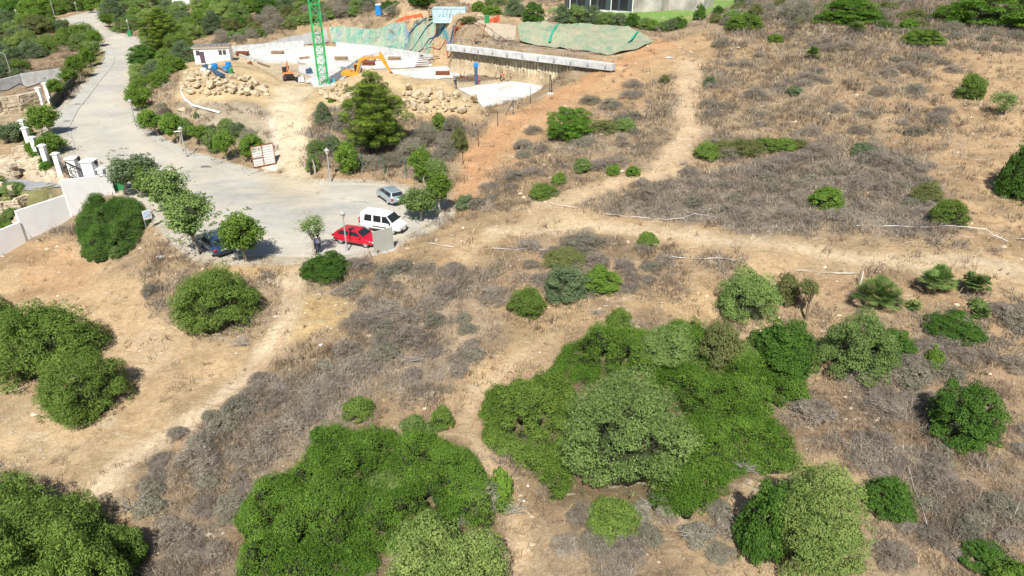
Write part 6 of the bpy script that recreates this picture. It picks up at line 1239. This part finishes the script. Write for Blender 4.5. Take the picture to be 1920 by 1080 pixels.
for a in [('blue',234,366,243,313,86,58,'bluish tree nearest the green waste container'),('bright',264,371,264,338,48,58,'bright narrow tree beside the bluish one by the waste container'),('olive',322,398,310,352,86,70,'broad pale olive tree third in the roadside row'),('bright',335,402,335,376,56,50,'bright tree in front of the broad pale olive tree'),('olive',372,478,350,406,96,76,'large olive tree shading the dark blue car'),('bright',462,491,446,433,82,76,'bright round tree right of the dark blue car'),
 ('bright',654,328,650,292,50,66,'round tree on the verge right of the second street lamp'),('bright',795,344,788,303,46,64,'narrow bright tree furthest of the group right of the estate car'),('olive',822,352,820,316,46,38,'pale tree behind the bright one right of the estate car'),('bright',825,400,819,347,54,62,'bright round tree at the right end of the turning area'),('olive',790,413,788,377,68,54,'pale olive tree nearest the white van'),
 ('bright',262,207,258,180,46,40,'tree on the right of the road behind the lantern post'),('bright',298,255,276,222,46,42,'leaning tree right of the lantern post on the bend'),('bright',334,268,322,232,44,44,'leaning tree second right of the lantern post'),('olive',338,270,340,243,28,24,'small pale tree beside the second leaning tree'),('bright',424,302,423,264,46,44,'tree with a grey trunk left of the white metal gate'),('bright',470,305,470,272,52,52,'bushy tree just behind the white metal gate'),('bright',378,272,372,246,38,28,'yellowish young tree in the middle of the dirt verge'),('olive',398,285,396,262,34,36,'thin olive young tree in the middle of the dirt verge'),
 ('bright',98,252,75,218,58,52,'dense tree beside the upper white pillars'),('bright',112,285,100,268,58,42,'dense tree between the white pillars and the road bend'),('blue',12,268,15,244,50,40,'dark tree at the left edge above the stone bank'),
 ('bright',111,188,100,160,36,30,'tree by the corner of the grey wall in the pavement row'),('bright',134,160,130,140,36,30,'second tree up the pavement row'),('bright',152,148,142,120,40,34,'third tree up the pavement row'),('bright',173,126,163,103,34,34,'fourth tree up the pavement row with a pale trunk'),('olive',178,106,174,88,32,26,'fifth tree up the pavement row'),('bright',186,88,178,70,30,28,'sixth tree up the pavement row'),('bright',164,72,148,56,36,24,'tree at the upper end of the pavement row'),
 ('bright',208,52,200,34,28,22,'leaning tree on the grass tongue at the far bend'),('olive',234,24,235,10,24,18,'round tree beside the far end of the road'),('bright',170,24,168,14,20,14,'small tree with a white trunk on the far verge'),('bright',98,48,92,36,24,20,'round tree at the mouth of the side road'),('olive',76,52,74,42,22,16,'pale tree above the side road'),('olive',120,54,116,44,24,20,'olive tree on the traffic island')]:
    tree(*a, name='street_tree', group=gz)
tree('olive', 590, 479, 583, 424, 58, 46, 'small sparse tree standing beside the two people', name='street_tree', sparse=.32, group=gz); tree('brown', 1512, 600, 1519, 540, 40, 46, 'slender small tree with a thin stem left of the fan palm', bark='bark', sparse=.6); tree('olive', 1886, 215, 1886, 190, 54, 40, 'small sparse olive tree on the bare ground at the right', sparse=.35)
gz = 'young trees and bushes at the foot of the boulder bank'
for a in [('blue',395,235,252,24,'bluish bush in the middle of the bank below the boulders'),('olive',428,222,258,30,'pale bush at the top of the bank left of the ramp'),('blue',448,230,262,34,'dark bush left of the white concrete strip of the ramp'),('olive',350,220,250,28,'dry bush on the bank above the leaning trees'),('blue',369,212,224,10,'tiny grey bush on the bare bank'),('grey',310,195,230,34,'dry brown bush left of the single boulder'),('olive',408,245,290,30,'olive bush behind the young trees'),('grey',470,240,280,36,'dry bush at the left side of the white concrete strip')]:
    shrub(a[0], a[1], a[2], a[3], a[4], a[5], group=gz)
# pines
def pine(px, py, ytop, wpx, label, seed):
    p = g3(px, py); zc = p.y*ct+(CZ-p.z-4)*st; R_ = wpx/2*zc/F*.92
    for H_ in np.linspace(2, 20, 100):
        if proj(p.x, p.y, p.z+H_)[1] <= ytop: break
    o = empty('pine_tree', p); tag(o, label, 'pine tree'); MB().tube([(0, 0, -.3), (.1, 0, H_*.5), (0, 0, H_*.93)], [.28, .18, .04], 8).build('trunk', M['bark'], o)
    rg = np.random.default_rng(seed); cen = []; rad = []; mb = MB(); nl = 12
    for i in range(nl):
        t = i/(nl-1); z = H_*(.10+.86*t); rr_ = R_*(.95+.55*t if t < .40 else 1.22*(1-(t-.40)/.64)**.72)*(1+.14*math.sin(i*2.4)); m_ = max(3, int(8*(rr_/R_)+2)); a0 = rg.uniform(0, 6)
        for k in range(m_):
            a = a0+6.283*k/m_+rg.normal()*.2; e = rr_*rg.uniform(.72, 1.08); 
            for f in ((.45, .95) if e > 1 else (.9,)): cen.append((math.cos(a)*e*f, math.sin(a)*e*f, z+.22*e*f+rg.normal()*.1)); rad.append(.225*R_*(1.1-.2*t)*rg.uniform(.6, 1.25))
            mb.tube([(0, 0, z-.2), (math.cos(a)*e*.9, math.sin(a)*e*.9, z+.15*e)], [.05, .02], 5)
    mb.build('branches', M['bark'], o)
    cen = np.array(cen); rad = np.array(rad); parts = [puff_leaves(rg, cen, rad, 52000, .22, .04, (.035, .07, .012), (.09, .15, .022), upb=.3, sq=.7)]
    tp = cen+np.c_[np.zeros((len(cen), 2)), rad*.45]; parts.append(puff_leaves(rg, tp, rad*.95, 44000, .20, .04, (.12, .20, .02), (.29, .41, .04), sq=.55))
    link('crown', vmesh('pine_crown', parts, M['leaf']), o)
pine(707, 285, 138, 110, 'tall bushy pine tree in the middle of the site slope', 4); pine(310, 96, 20, 66, 'conical bright pine at the bend of the road', 5)
# dwarf fan palms
def palm(px, yt, yb, wpx, label, seed):
    c, zg, r_, h = fit(px, yt, yb, wpx); rg = np.random.default_rng(seed); V = []; Q = []; C_ = []; b = 0; nh = max(3, int(r_*2.8)); o = empty('fan_palm', (c[0], c[1], zg)); tag(o, label, 'palm', 'dwarf fan palms'); st_ = MB()
    for hd in range(nh):
        a = rg.uniform(0, 6.28); e = r_*.5*rg.random() if nh > 1 else 0; hc = np.array([math.cos(a)*e, math.sin(a)*e, h*rg.uniform(.3, .62)]); MB().tube([(hc[0], hc[1], -.1), tuple(hc)], [.12, .10], 7).build('stem', M['bark'], o)
        for k in range(60):
            az = rg.uniform(0, 6.28); el = rg.uniform(-.35, 1.5); dr = np.array([math.cos(az)*math.cos(el), math.sin(az)*math.cos(el), math.sin(el)]); st0 = hc; L = r_*rg.uniform(.45, .66); en = st0+dr*L*.55
            sd_ = unit(np.cross(dr, [0, 0, 1.0])); upv = unit(np.cross(sd_, dr)); V += [st0, st0+sd_*.02, en+sd_*.02, en]; Q.append([b, b+1, b+2, b+3]); C_ += [(.10, .14, .04)]*4; b += 4
            col = np.array((.13, .21, .055))*rg.uniform(.6, 1.6) if rg.random() > .14 else np.array((.30, .27, .11))
            for j in range(13):
                g = (j-6)/6*1.25; ld = unit(dr*math.cos(g)+sd_*math.sin(g)+upv*.15); w2 = sd_*math.cos(g)*.021-dr*math.sin(g)*.021; l2 = L*.55*(1-.2*abs(g)); tip = en+ld*l2-np.array([0, 0, .10*l2])
                V += [en, en+ld*l2*.55-w2, tip, en+ld*l2*.55+w2]; Q.append([b, b+1, b+2, b+3]); C_ += [col*rg.uniform(.6, 1.45)]*4; b += 4
    link('fronds', npmesh('fronds', np.array(V), [np.array(Q)], M['leaf'], np.array(C_)), o)
palm(1641, 524, 598, 108, 'spreading fan palm right of the taped marker post', 1); palm(1750, 500, 570, 90, 'tall fan palm clump with the darkest leaves at the right', 2); palm(1815, 516, 574, 66, 'fan palm at the right end of the palm group', 3); palm(1832, 578, 608, 42, 'small yellowish fan palm below the right palm group', 4)
palm(1602, 40, 68, 42, 'fan palm at the foot of the large top right shrub', 5); palm(1520, 88, 116, 34, 'small fan palm alone in the straw at the top of the dry slope', 6); palm(1740, 60, 90, 50, 'fan palm beside the bright shrub at the top right', 7); palm(1712, 570, 592, 40, 'low pale fan palm between the two palm clumps', 8)
# ---- wooded slopes far behind: every tree its own thing
FAR = []
def far_trees(poly, n, wr, label_fmt, group, seed, stys):
    rr_ = random.Random(seed); pa = np.array(poly, float); pts = []; x0, y0 = pa.min(0); x1, y1 = pa.max(0)
    for t in range(9000):
        if len(pts) >= n: break
        x, y = rr_.uniform(x0, x1), rr_.uniform(y0, y1)
        if sdf(pa, np.array([x]), np.array([y]))[0] > 0: continue
        s = wr[0]+(wr[1]-wr[0])*rr_.random(); 
        if any((abs(x-a)/(s+b)*2.3)**2+(abs(y-c)/(s+b)*4.6)**2 < 1 for a, c, b in pts): continue
        pts.append((x, y, s))
    for x, y, s in pts:
        sty = rr_.choice(stys); word = {'olive':'pale olive','blue':'bluish green','dark':'dark green','broom':'mid green','bright':'bright green','dead':'dead grey brown','yellow':'yellowish green','brown':'olive brown','grey':'dry grey','lentisk':'deep green'}[sty]
        c, zg, r_, h = fit(x, y-s*.85, y, s*1.15); me_, kk = proto(sty, min(r_, 2.0), rr_.randint(0, 1)); nm_ = 'scrub' if group.startswith('scrub') else 'bush' if s < 24 else 'tree'; o = link(nm_, me_, None, (c[0], c[1], zg-.1)); k_ = r_/kk*1.12; f_ = rr_.uniform(.42, .75) if nm_ == 'scrub' else rr_.uniform(.75, 1.05); o.scale = (k_*rr_.uniform(.8, 1.2), k_, k_*f_); o.rotation_euler = (0, 0, rr_.uniform(0, 6.28)); tag(o, (label_fmt % word)+', '+place_word(x, y, pa[:, 0], pa[:, 1]), nm_, group+', '+word)
far_trees([(0,6),(110,0),(215,-6),(215,8),(150,22),(120,28),(95,34),(60,38),(0,42)], 40, (24, 46), '%s tree in the wood beyond the side road', 'wood beyond the side road', 1, ['dark','dark','blue','broom','bright'])
far_trees([(0,44),(45,56),(95,60),(150,70),(175,84),(165,100),(130,84),(100,98),(70,112),(30,112),(0,110)], 46, (22, 40), '%s bush on the slope below the side road', 'slope below the side road', 2, ['olive','olive','broom','brown','blue','yellow'])
far_trees([(0,112),(40,118),(45,150),(0,158)], 6, (20, 34), '%s bush beside the pale street light at the left edge', 'bushes at the left edge', 3, ['broom','blue'])
far_trees([(232,0),(560,-6),(590,10),(560,30),(480,40),(440,60),(395,75),(345,90),(355,110),(345,130),(300,155),(262,160),(262,130),(272,105),(292,80),(260,66),(210,50),(222,30)], 150, (24, 46), '%s tree on the wooded slope behind the hut', 'wooded slope behind the hut', 4, ['olive','broom','blue','dark','olive','bright','yellow'])
far_trees([(440,60),(520,36),(600,20),(680,10),(700,24),(660,40),(600,46),(520,66),(450,84),(390,88)], 56, (16, 30), '%s bush on the dry slope above the grey sheet', 'dry slope behind the site', 5, ['grey','grey','brown','olive','grey'])
far_trees([(250,170),(262,150),(285,150),(325,135),(300,170),(262,200)], 8, (18, 32), '%s bush left of the boulder pile', 'roadside bushes left of the boulders', 6, ['bright','broom','blue'])
far_trees([(1380,-4),(1500,0),(1520,40),(1500,66),(1420,60),(1360,50),(1330,46),(1360,20)], 20, (14, 26), '%s bush on the slope right of the lawn', 'top of the dry slope', 7, ['grey','brown','grey','olive'])
far_trees([(1640,0),(1900,50),(1920,90),(1800,80),(1700,50),(1640,60)], 20, (18, 32), '%s bush between the large top right shrubs', 'scrub between the top right shrubs', 8, ['grey','brown','grey','dark'])
far_trees([(0,366),(30,374),(44,410),(36,440),(0,450)], 9, (26, 44), '%s garden shrub behind the white wall', 'garden shrubs behind the white wall', 9, ['bright','yellow','olive','bright'])
far_trees([(46,238),(64,262),(84,288),(100,318),(92,322),(60,292),(44,262)], 9, (16, 22), '%s hedge plant by the white pillars', 'hedge between the pillars', 10, ['bright','lentisk'])
SCR = ['dead', 'dead', 'dead', 'dead', 'grey']
shrub('olive', 730, 880, 960, 90, 'faded olive bush growing out of the middle of the left thicket'); shrub('grey', 905, 900, 975, 70, 'dry grey bush at the right rim of the left thicket'); shrub('bright', 940, 880, 950, 40, 'yellowish green bush at the right rim of the left thicket'); shrub('dead', 700, 935, 990, 60, 'dead grey bush poking through the left thicket')
far_trees([(1490,770),(1640,720),(1720,700),(1900,660),(1919,700),(1919,1070),(1660,1070),(1620,1000),(1640,900),(1560,860)], 34, (26, 58), '%s scrub in the lower right weeds', 'scrub in the lower right weeds', 21, SCR)
far_trees([(1560,700),(1640,650),(1760,650),(1860,580),(1919,560),(1919,640),(1720,720),(1640,760)], 14, (26, 54), '%s scrub below the fan palms', 'scrub below the palms', 22, SCR)
far_trees([(250,880),(420,770),(590,670),(700,640),(690,740),(560,830),(470,930),(430,1060),(320,1060)], 38, (24, 54), '%s scrub right of the lower track', 'scrub right of the lower track', 23, ['dead','dead','dead','grey'])
far_trees([(640,560),(760,500),(900,510),(950,620),(900,680),(810,745),(700,700)], 28, (22, 48), '%s scrub on the brown slope in the centre', 'scrub of the central slope', 24, SCR)
far_trees([(1130,385),(1200,345),(1310,312),(1500,292),(1740,290),(1760,400),(1700,425),(1500,435),(1300,410)], 58, (18, 40), '%s scrub of the grey brush field', 'scrub of the grey brush field', 25, ['dead','dead','dead','grey'])
far_trees([(1340,90),(1500,75),(1800,110),(1760,270),(1500,270),(1330,290),(1325,200)], 40, (16, 36), '%s scrub right of the narrow track', 'scrub right of the narrow track', 26, SCR)
far_trees([(960,270),(1100,200),(1240,140),(1250,250),(1200,310),(1060,340),(930,390),(890,400)], 26, (16, 34), '%s scrub left of the narrow track', 'scrub left of the narrow track', 27, SCR)
far_trees([(1030,470),(1180,460),(1250,500),(1250,550),(1100,570),(1010,540),(960,470)], 18, (20, 42), '%s scrub below the wide track', 'scrub below the wide track', 28, SCR)
far_trees([(640,490),(760,515),(700,560),(640,560),(590,540)], 8, (20, 36), '%s scrub on the bank below the kerb', 'scrub below the kerb', 29, SCR)
far_trees([(1160,960),(1380,960),(1370,1060),(1060,1060),(1000,1000)], 14, (26, 52), '%s scrub right of the straw path', 'scrub at the bottom edge', 30, ['dead','dead','grey'])
far_trees([(600,210),(660,230),(680,310),(600,320)], 6, (18, 34), '%s scrub right of the dirt ramp', 'scrub right of the ramp', 31, SCR)
far_trees([(760,260),(860,230),(870,280),(820,320),(700,320)], 10, (18, 34), '%s scrub right of the pine', 'scrub right of the pine', 32, SCR)
# ---- ground cover: dry grass, grey brush, weeds (each one object of countless stems)
DEN = {k: np.full(H.shape, v, np.float32) for k, v in dict(straw=.55, grey=.10, brown=.22, green=.05).items()}
nz1 = fbm(GXX, GYY, 6, 61); nz2 = fbm(GXX, GYY, 5, 67); nz3 = fbm(GXX, GYY, 7, 71); nz4 = fbm(GXX, GYY, 9, 77)
DEN['straw'] *= sstep(.30, .62, nz1)*1.3; DEN['grey'] = sstep(.54, .70, nz2)*.8+.06; DEN['brown'] = sstep(.48, .66, nz3)*.8+.10; DEN['green'] *= sstep(.45, .7, nz4)*2.5
def zone(px, vals, soft=2.0, world=False, op=1.0):
    pw_ = px if world else W(px); a, b = box(pw_, soft+2); x = GXX[a, b]; y = GYY[a, b]; d = sdf(pw_, x, y)+(fbm(x, y, 2.2, 8)-.5)*2.0+(0 if soft < 1.01 else (fbm(x, y, 7, 88)-.5)*7)
    k = op*(1-sstep(-soft/2, soft/2, d))
    for t, v in vals.items(): DEN[t][a, b] = DEN[t][a, b]*(1-k)+v*k*(.6+.8*fbm(x, y, 2.5, 15))
Z0 = dict(straw=0, grey=0, brown=0, green=0)
zone(CLEAR, dict(straw=.05, grey=.0, brown=.04, green=0)); zone([(260,480),(340,480),(360,560),(330,600),(290,560)], dict(straw=.9, brown=.35, grey=.15, green=.03)); zone([(420,640),(510,590),(520,540),(500,490),(430,490),(340,440),(290,420),(330,480),(490,520),(480,600)], dict(straw=.8, brown=.6, grey=.3, green=.03), 1)
zone([(240,880),(420,760),(600,660),(720,640),(700,800),(520,880),(440,1000),(440,1100),(290,1100)], dict(grey=1.5, straw=.55, brown=.6, green=.02)); zone([(740,500),(900,520),(950,640),(820,750),(700,700),(640,640)], dict(grey=1.3, straw=.5, brown=.6, green=.15))
zone([(745,700),(900,600),(940,640),(830,745),(750,750)], dict(grey=2.4, straw=.1, brown=.2, green=.15), 1)
zone([(1110,385),(1180,350),(1300,312),(1500,290),(1760,280),(1780,300),(1760,420),(1850,440),(1500,440),(1300,415)], dict(grey=2.6, straw=.15, brown=.2, green=.03), 1.5)
zone([(900,560),(1020,590),(1130,560),(1320,540),(1340,590),(1100,600),(960,660),(900,740),(940,860),(1000,960),(1040,1080),(960,1080),(920,900),(880,800),(870,700)], dict(straw=1.7, grey=.15, brown=.2, green=.02)); zone([(1190,540),(1330,540),(1330,600),(1170,600)], dict(straw=2.4, grey=0, brown=.1, green=0))
zone([(1480,760),(1700,640),(1920,640),(1920,1100),(1650,1100),(1640,900)], dict(straw=.75, grey=.9, brown=1.2, green=.12)); zone([(1720,600),(1920,560),(1920,640),(1800,700)], dict(brown=1.6, grey=.6, straw=.5, green=.1)); zone([(1560,690),(1660,640),(1720,700),(1640,760)], dict(grey=1.6, brown=1.0, straw=.3, green=.1))
zone([(1150,480),(1260,500),(1250,550),(1150,550)], dict(brown=2.0, grey=.5, straw=.3, green=.05)); zone([(1320,70),(1500,60),(1900,90),(1780,300),(1500,285),(1310,300),(1330,200)], dict(straw=1.2, grey=.6, brown=.6, green=.12)); zone([(940,260),(1250,140),(1260,260),(1100,345),(900,400),(880,380)], dict(straw=1.0, grey=.5, brown=.5, green=.2))
zone([(1330,0),(1930,-10),(1930,95),(1760,110),(1500,75),(1350,70)], dict(straw=.6, grey=1.6, brown=1.4, green=.15)); zone([(1770,100),(1920,100),(2100,90),(2100,460),(1850,450),(1790,400),(1770,300)], dict(straw=.18, grey=.08, brown=.2, green=.05)); zone([(590,200),(850,215),(860,300),(840,330),(590,325)], dict(grey=1.5, straw=.7, brown=.7, green=.1)); zone([(640,480),(770,500),(800,540),(720,600),(640,560)], dict(straw=1.2, grey=.4, brown=.5, green=.1))
for t_ in (TRACK1, TRACK3): zone(t_, dict(straw=.04, grey=0, brown=.02, green=0), .8)
zone(TRACK2, dict(straw=.25, grey=.0, brown=.06, green=.01), .8); zone([(700,470),(760,450),(860,430),(830,470),(760,500),(700,500)], dict(straw=.1, grey=0, brown=.05, green=.02)); zone([(560,560),(640,570),(700,590),(640,640),(540,650)], dict(straw=.08, grey=0, brown=0, green=0))
zone([(1140,80),(1330,70),(1330,115),(1260,135),(1170,185),(1060,215),(1010,280),(960,320),(880,395),(850,350),(875,280),(955,200)], dict(straw=.08, grey=.0, brown=.04, green=.02), 1.2)
zone([(345,105),(440,100),(560,130),(760,135),(880,160),(905,222),(760,222),(690,200),(600,205),(575,240),(570,345),(530,345),(510,240),(330,190)], Z0, .8); zone([(335,190),(520,200),(515,275),(400,240)], dict(straw=.1, grey=.05, brown=.1, green=.05))
zone([(905,745),(885,790),(925,880),(965,940),(985,1000),(1010,1080),(975,1080),(950,1000),(935,930),(900,860),(870,790),(880,740),(960,670),(1040,615),(1050,625),(975,680)], dict(straw=.5, grey=0, brown=.05, green=0), 1); zone(PITW, Z0, 1, True); zone([(610,48),(850,28),(980,40),(1120,44),(1230,80),(1150,110),(970,80),(850,110),(610,90)], Z0, .8); zone([(470,90),(580,60),(618,54),(620,85),(520,92)], Z0, .8); zone(LAWN, Z0, .6); zone([(700,5),(760,0),(1040,0),(1040,36),(860,44),(700,38)], dict(straw=.2, grey=.1, brown=.2, green=.05))
zone([(240,255),(262,240),(340,288),(475,328),(590,342),(720,342),(780,365),(790,350),(770,330),(560,322),(470,312),(330,275)], dict(straw=.25, grey=.02, brown=.08, green=.05), .8)
zone([(228,352),(290,398),(340,440),(430,484),(640,484),(700,480),(770,450),(780,475),(640,500),(420,505),(330,462),(260,405)], dict(straw=.3, grey=.02, brown=.08, green=.03), .8)
zone([(-200,170),(90,150),(130,200),(215,350),(215,362),(135,407),(0,480),(-200,560)], Z0, .6); zone(DRIVE, Z0, .5, True)
excl = np.zeros(H.shape, bool); rsg = sdf(ROADW, GXX, GYY); excl |= rsg < .4
def lut(G, x, y): return G[np.clip(((y-GY0)/GS+.5).astype(int), 0, len(gy)-1), np.clip(((x-GX0)/GS+.5).astype(int), 0, len(gx)-1)]
def cover(name, key, N, nb, hgt, spread, wid, ca, cb, tilt, seed, lie=.5):
    rg = np.random.default_rng(seed); u = rg.uniform(-.92, .92, N); ly = rg.uniform(math.log(36), math.log(215), N); y = np.exp(ly)-25; x = u*(y+27); D = lut(DEN[key], x, y); ex = lut(excl.astype(np.float32), x, y)
    cl = .6*vnoise(x, y, 1.25, seed)+.4*vnoise(x, y, .55, seed+1)+.25*(vnoise(x, y, 4.5, seed+2)-.5); k = (rg.random(N) < D*.9*sstep(.28-.25*np.clip(D-1, 0, 1), .62-.25*np.clip(D-1, 0, 1), cl)*1.25) & (ex < .5); x, y, cl = x[k], y[k], cl[k]; n = len(x); z = hh(x, y); dist = (y+25)/60; big_ = np.clip(dist, .75, 2.4)
    tone = (fbm(x, y, 3, seed+5)-.5)*1.6+.5+rg.uniform(-.25, .25, n); sc = rg.uniform(.6, 1.3, n)*big_**.5*(.55+1.0*sstep(.35, .8, cl))
    X = np.repeat(x, nb); Y = np.repeat(y, nb); Zz = np.repeat(z, nb); s = np.repeat(sc, nb); m_ = n*nb; B = np.repeat(big_, nb)
    dirn = np.repeat(rg.uniform(0, 6.283, n), nb)+rg.normal(size=m_)*1.3; tl = np.abs(rg.normal(size=m_))*tilt+.1; L = hgt*s*rg.uniform(.5, 1.2, m_); off = rg.normal(size=(m_, 2))*spread*s[:, None]
    b = np.c_[X+off[:, 0], Y+off[:, 1], Zz-.03]; hd = np.c_[np.cos(dirn), np.sin(dirn)]; t1 = np.c_[hd*(np.sin(tl)*L*.5)[:, None], np.cos(tl)*L*.5]; tl2 = tl+lie*rg.uniform(.3, 1.5, m_)
    t2 = t1+np.c_[hd*(np.sin(tl2)*L*.5)[:, None], np.cos(tl2)*L*.5]; t2[:, 2] = np.maximum(t2[:, 2], .02); a = rg.uniform(0, 3.14, m_); sd_ = np.c_[np.cos(a), np.sin(a), np.zeros(m_)]*(wid*B*rg.uniform(.6, 1.4, m_)/2)[:, None]
    V = np.stack([b-sd_, b+sd_, b+t1+sd_*.8, b+t1-sd_*.8, b+t2], 1).reshape(-1, 3); i = np.arange(m_)[:, None]*5
    f = np.clip(np.repeat(tone, nb)*1.0+rg.normal(size=m_)*.22, 0, 1)[:, None]; C_ = (np.array(ca)*(1-f)+np.array(cb)*f)*rg.uniform(.78, 1.22, m_)[:, None]; C_ = np.repeat(C_, 5, 0)
    me_ = npmesh(name, V, [i+np.array([[0, 1, 2, 3]]), i+np.array([[3, 2, 4]])], M['dry'], C_); print(name, n, m_)
    return tag(link(name, me_), kind='stuff')
tag(cover('dry_grass', 'straw', 110000, 10, .34, .17, .026, (.36, .27, .17), (.60, .48, .30), .55, 101, .7), 'pale straw coloured dry grass over the open scrubland', 'dry grass')
tag(cover('dead_brush', 'grey', 160000, 14, .62, .22, .028, (.15, .128, .105), (.42, .37, .305), .95, 102, .9), 'tangled grey dead brush lying over the slopes', 'dead brush')
tag(cover('dry_weeds', 'brown', 85000, 12, .55, .16, .026, (.13, .095, .065), (.33, .25, .18), .40, 103, .4), 'brown dry weeds between the shrubs', 'weeds')
tag(cover('green_herbs', 'green', 30000, 10, .28, .12, .034, (.09, .14, .04), (.20, .24, .10), .55, 104, .6), 'small green herbs scattered through the dry grass', 'herbs')
# loose stones on the bare soil
def stones(N, seed):
    rg = np.random.default_rng(seed); u = rg.uniform(-.92, .92, N); y = np.exp(rg.uniform(math.log(36), math.log(190), N))-25; x = u*(y+27); ex = lut(excl.astype(np.float32), x, y); cl = vnoise(x, y, 3, seed)*.7+vnoise(x, y, .8, seed+1)*.3
    k = (ex < .5) & (rg.random(N) < sstep(.4, .75, cl)); x, y = x[k], y[k]; n = len(x); z = hh(x, y); s = np.abs(rg.normal(size=n))**1.5*.05+.022; s *= np.clip((y+25)/60, .8, 2); s = np.minimum(s, .26)
    base = np.array([(1, 0, .1), (.3, .95, 0), (-.8, .6, .1), (-.8, -.6, 0), (.3, -.9, .1), (.1, 0, .75)]); V = np.c_[x, y, z][:, None]+base[None]*s[:, None, None]*rg.uniform(.6, 1.3, (n, 6, 3)); i = np.arange(n)[:, None]*6
    F_ = np.concatenate([i+np.array([[q, (q+1) % 5, 5]]) for q in range(5)]); C_ = np.array((.47, .40, .30))*rg.uniform(.65, 1.35, n)[:, None]; C_ = np.repeat(C_, 6, 0)
    return tag(link('stones', npmesh('stones', V.reshape(-1, 3), [F_], M['dry'], C_)), 'loose pale stones scattered over the bare soil', 'stones', kind='stuff')
stones(26000, 105)
dc = mat('drain_iron', (.16, .155, .15), .7, .2, 6)
for px, py, l in [(388,313,'dark rectangular drain cover by the kerb below the young trees'),(148,196,'dark drain slot on the left pavement'),(128,228,'narrow rusty drain cover by the white gate drive')]:
    q = hit_road(px, py); tag(MB().box((0, 0, .02), (1.3, .7, .06)).build('drain_cover', dc, loc=(q[0], q[1], float(roadz(q[1]))+.02)), l, 'drain cover')
# dead branches lying by the track and in the thickets
def dead(px, py, s, label, seed, col=(.46, .43, .38), n=15):
    p = g3(px, py, .1); rg = random.Random(seed); mb = MB()
    for k in range(n):
        a = rg.uniform(0, 6.28); l = s*rg.uniform(.4, 1); e = (math.cos(a)*l*1.1, math.sin(a)*l*.5, rg.uniform(.0, .4)*s); m_ = (e[0]*.5+rg.uniform(-.15, .15)*s, e[1]*.5+rg.uniform(-.15, .15)*s, e[2]*.6+.08); r_ = .010+.012*s*rg.random(); mb.tube([(0, 0, 0), m_, e], [r_, r_*.8, .008], 4, cap=False)
        for q in range(2): mb.tube([m_, (m_[0]+rg.uniform(-.4, .4)*s, m_[1]+rg.uniform(-.4, .4)*s, m_[2]+rg.uniform(0, .4)*s)], [r_*.6, .006], 4, cap=False)
    me_ = bpy.data.meshes.new('dead_branches'); me_.from_pydata(mb.v, [], mb.f); me_.materials.append(DB); tag(link('dead_branches', me_, None, p), label, 'dead branches', 'bleached dead branches')
DB = mat('bleached_wood', (.33, .31, .28), .95, .25, 5)
for i, (px, py, s, l) in enumerate([(455,650,1.6,'bleached dead branches beside the track below the round shrub'),(375,825,1.5,'bleached dead branches at the inner edge of the lower track'),(525,735,1.2,'pale dead branches in the grey brush right of the track'),(245,955,1.4,'fallen pale branch at the lower end of the track'),(735,590,1.3,'whitish dead shrub in the middle of the brown slope'),(770,680,1.2,'whitish dead shrub above the dark grey mat'),(500,520,1.0,'white dead bush at the head of the track'),(850,985,1.3,'bleached branches at the right rim of the left thicket'),(740,900,1.0,'bare branches poking through the left thicket'),(1310,780,.9,'bare grey branches in the right thicket'),(1390,885,1.1,'grey dead branches between the right thicket and the yellow shrub'),(1230,950,1.2,'bare stems under the huge olive shrub'),(1310,1010,1.5,'dark fallen branches at the bottom right of the middle'),(1280,310,.9,'dead branch at the foot of the narrow track'),(1120,590,.9,'grey dead twigs at the top of the right thicket'),(960,965,1.0,'grey dead branches beside the straw path')]):
    dead(px, py, s, l, i+3)
print('script seconds', time.time()-T0)
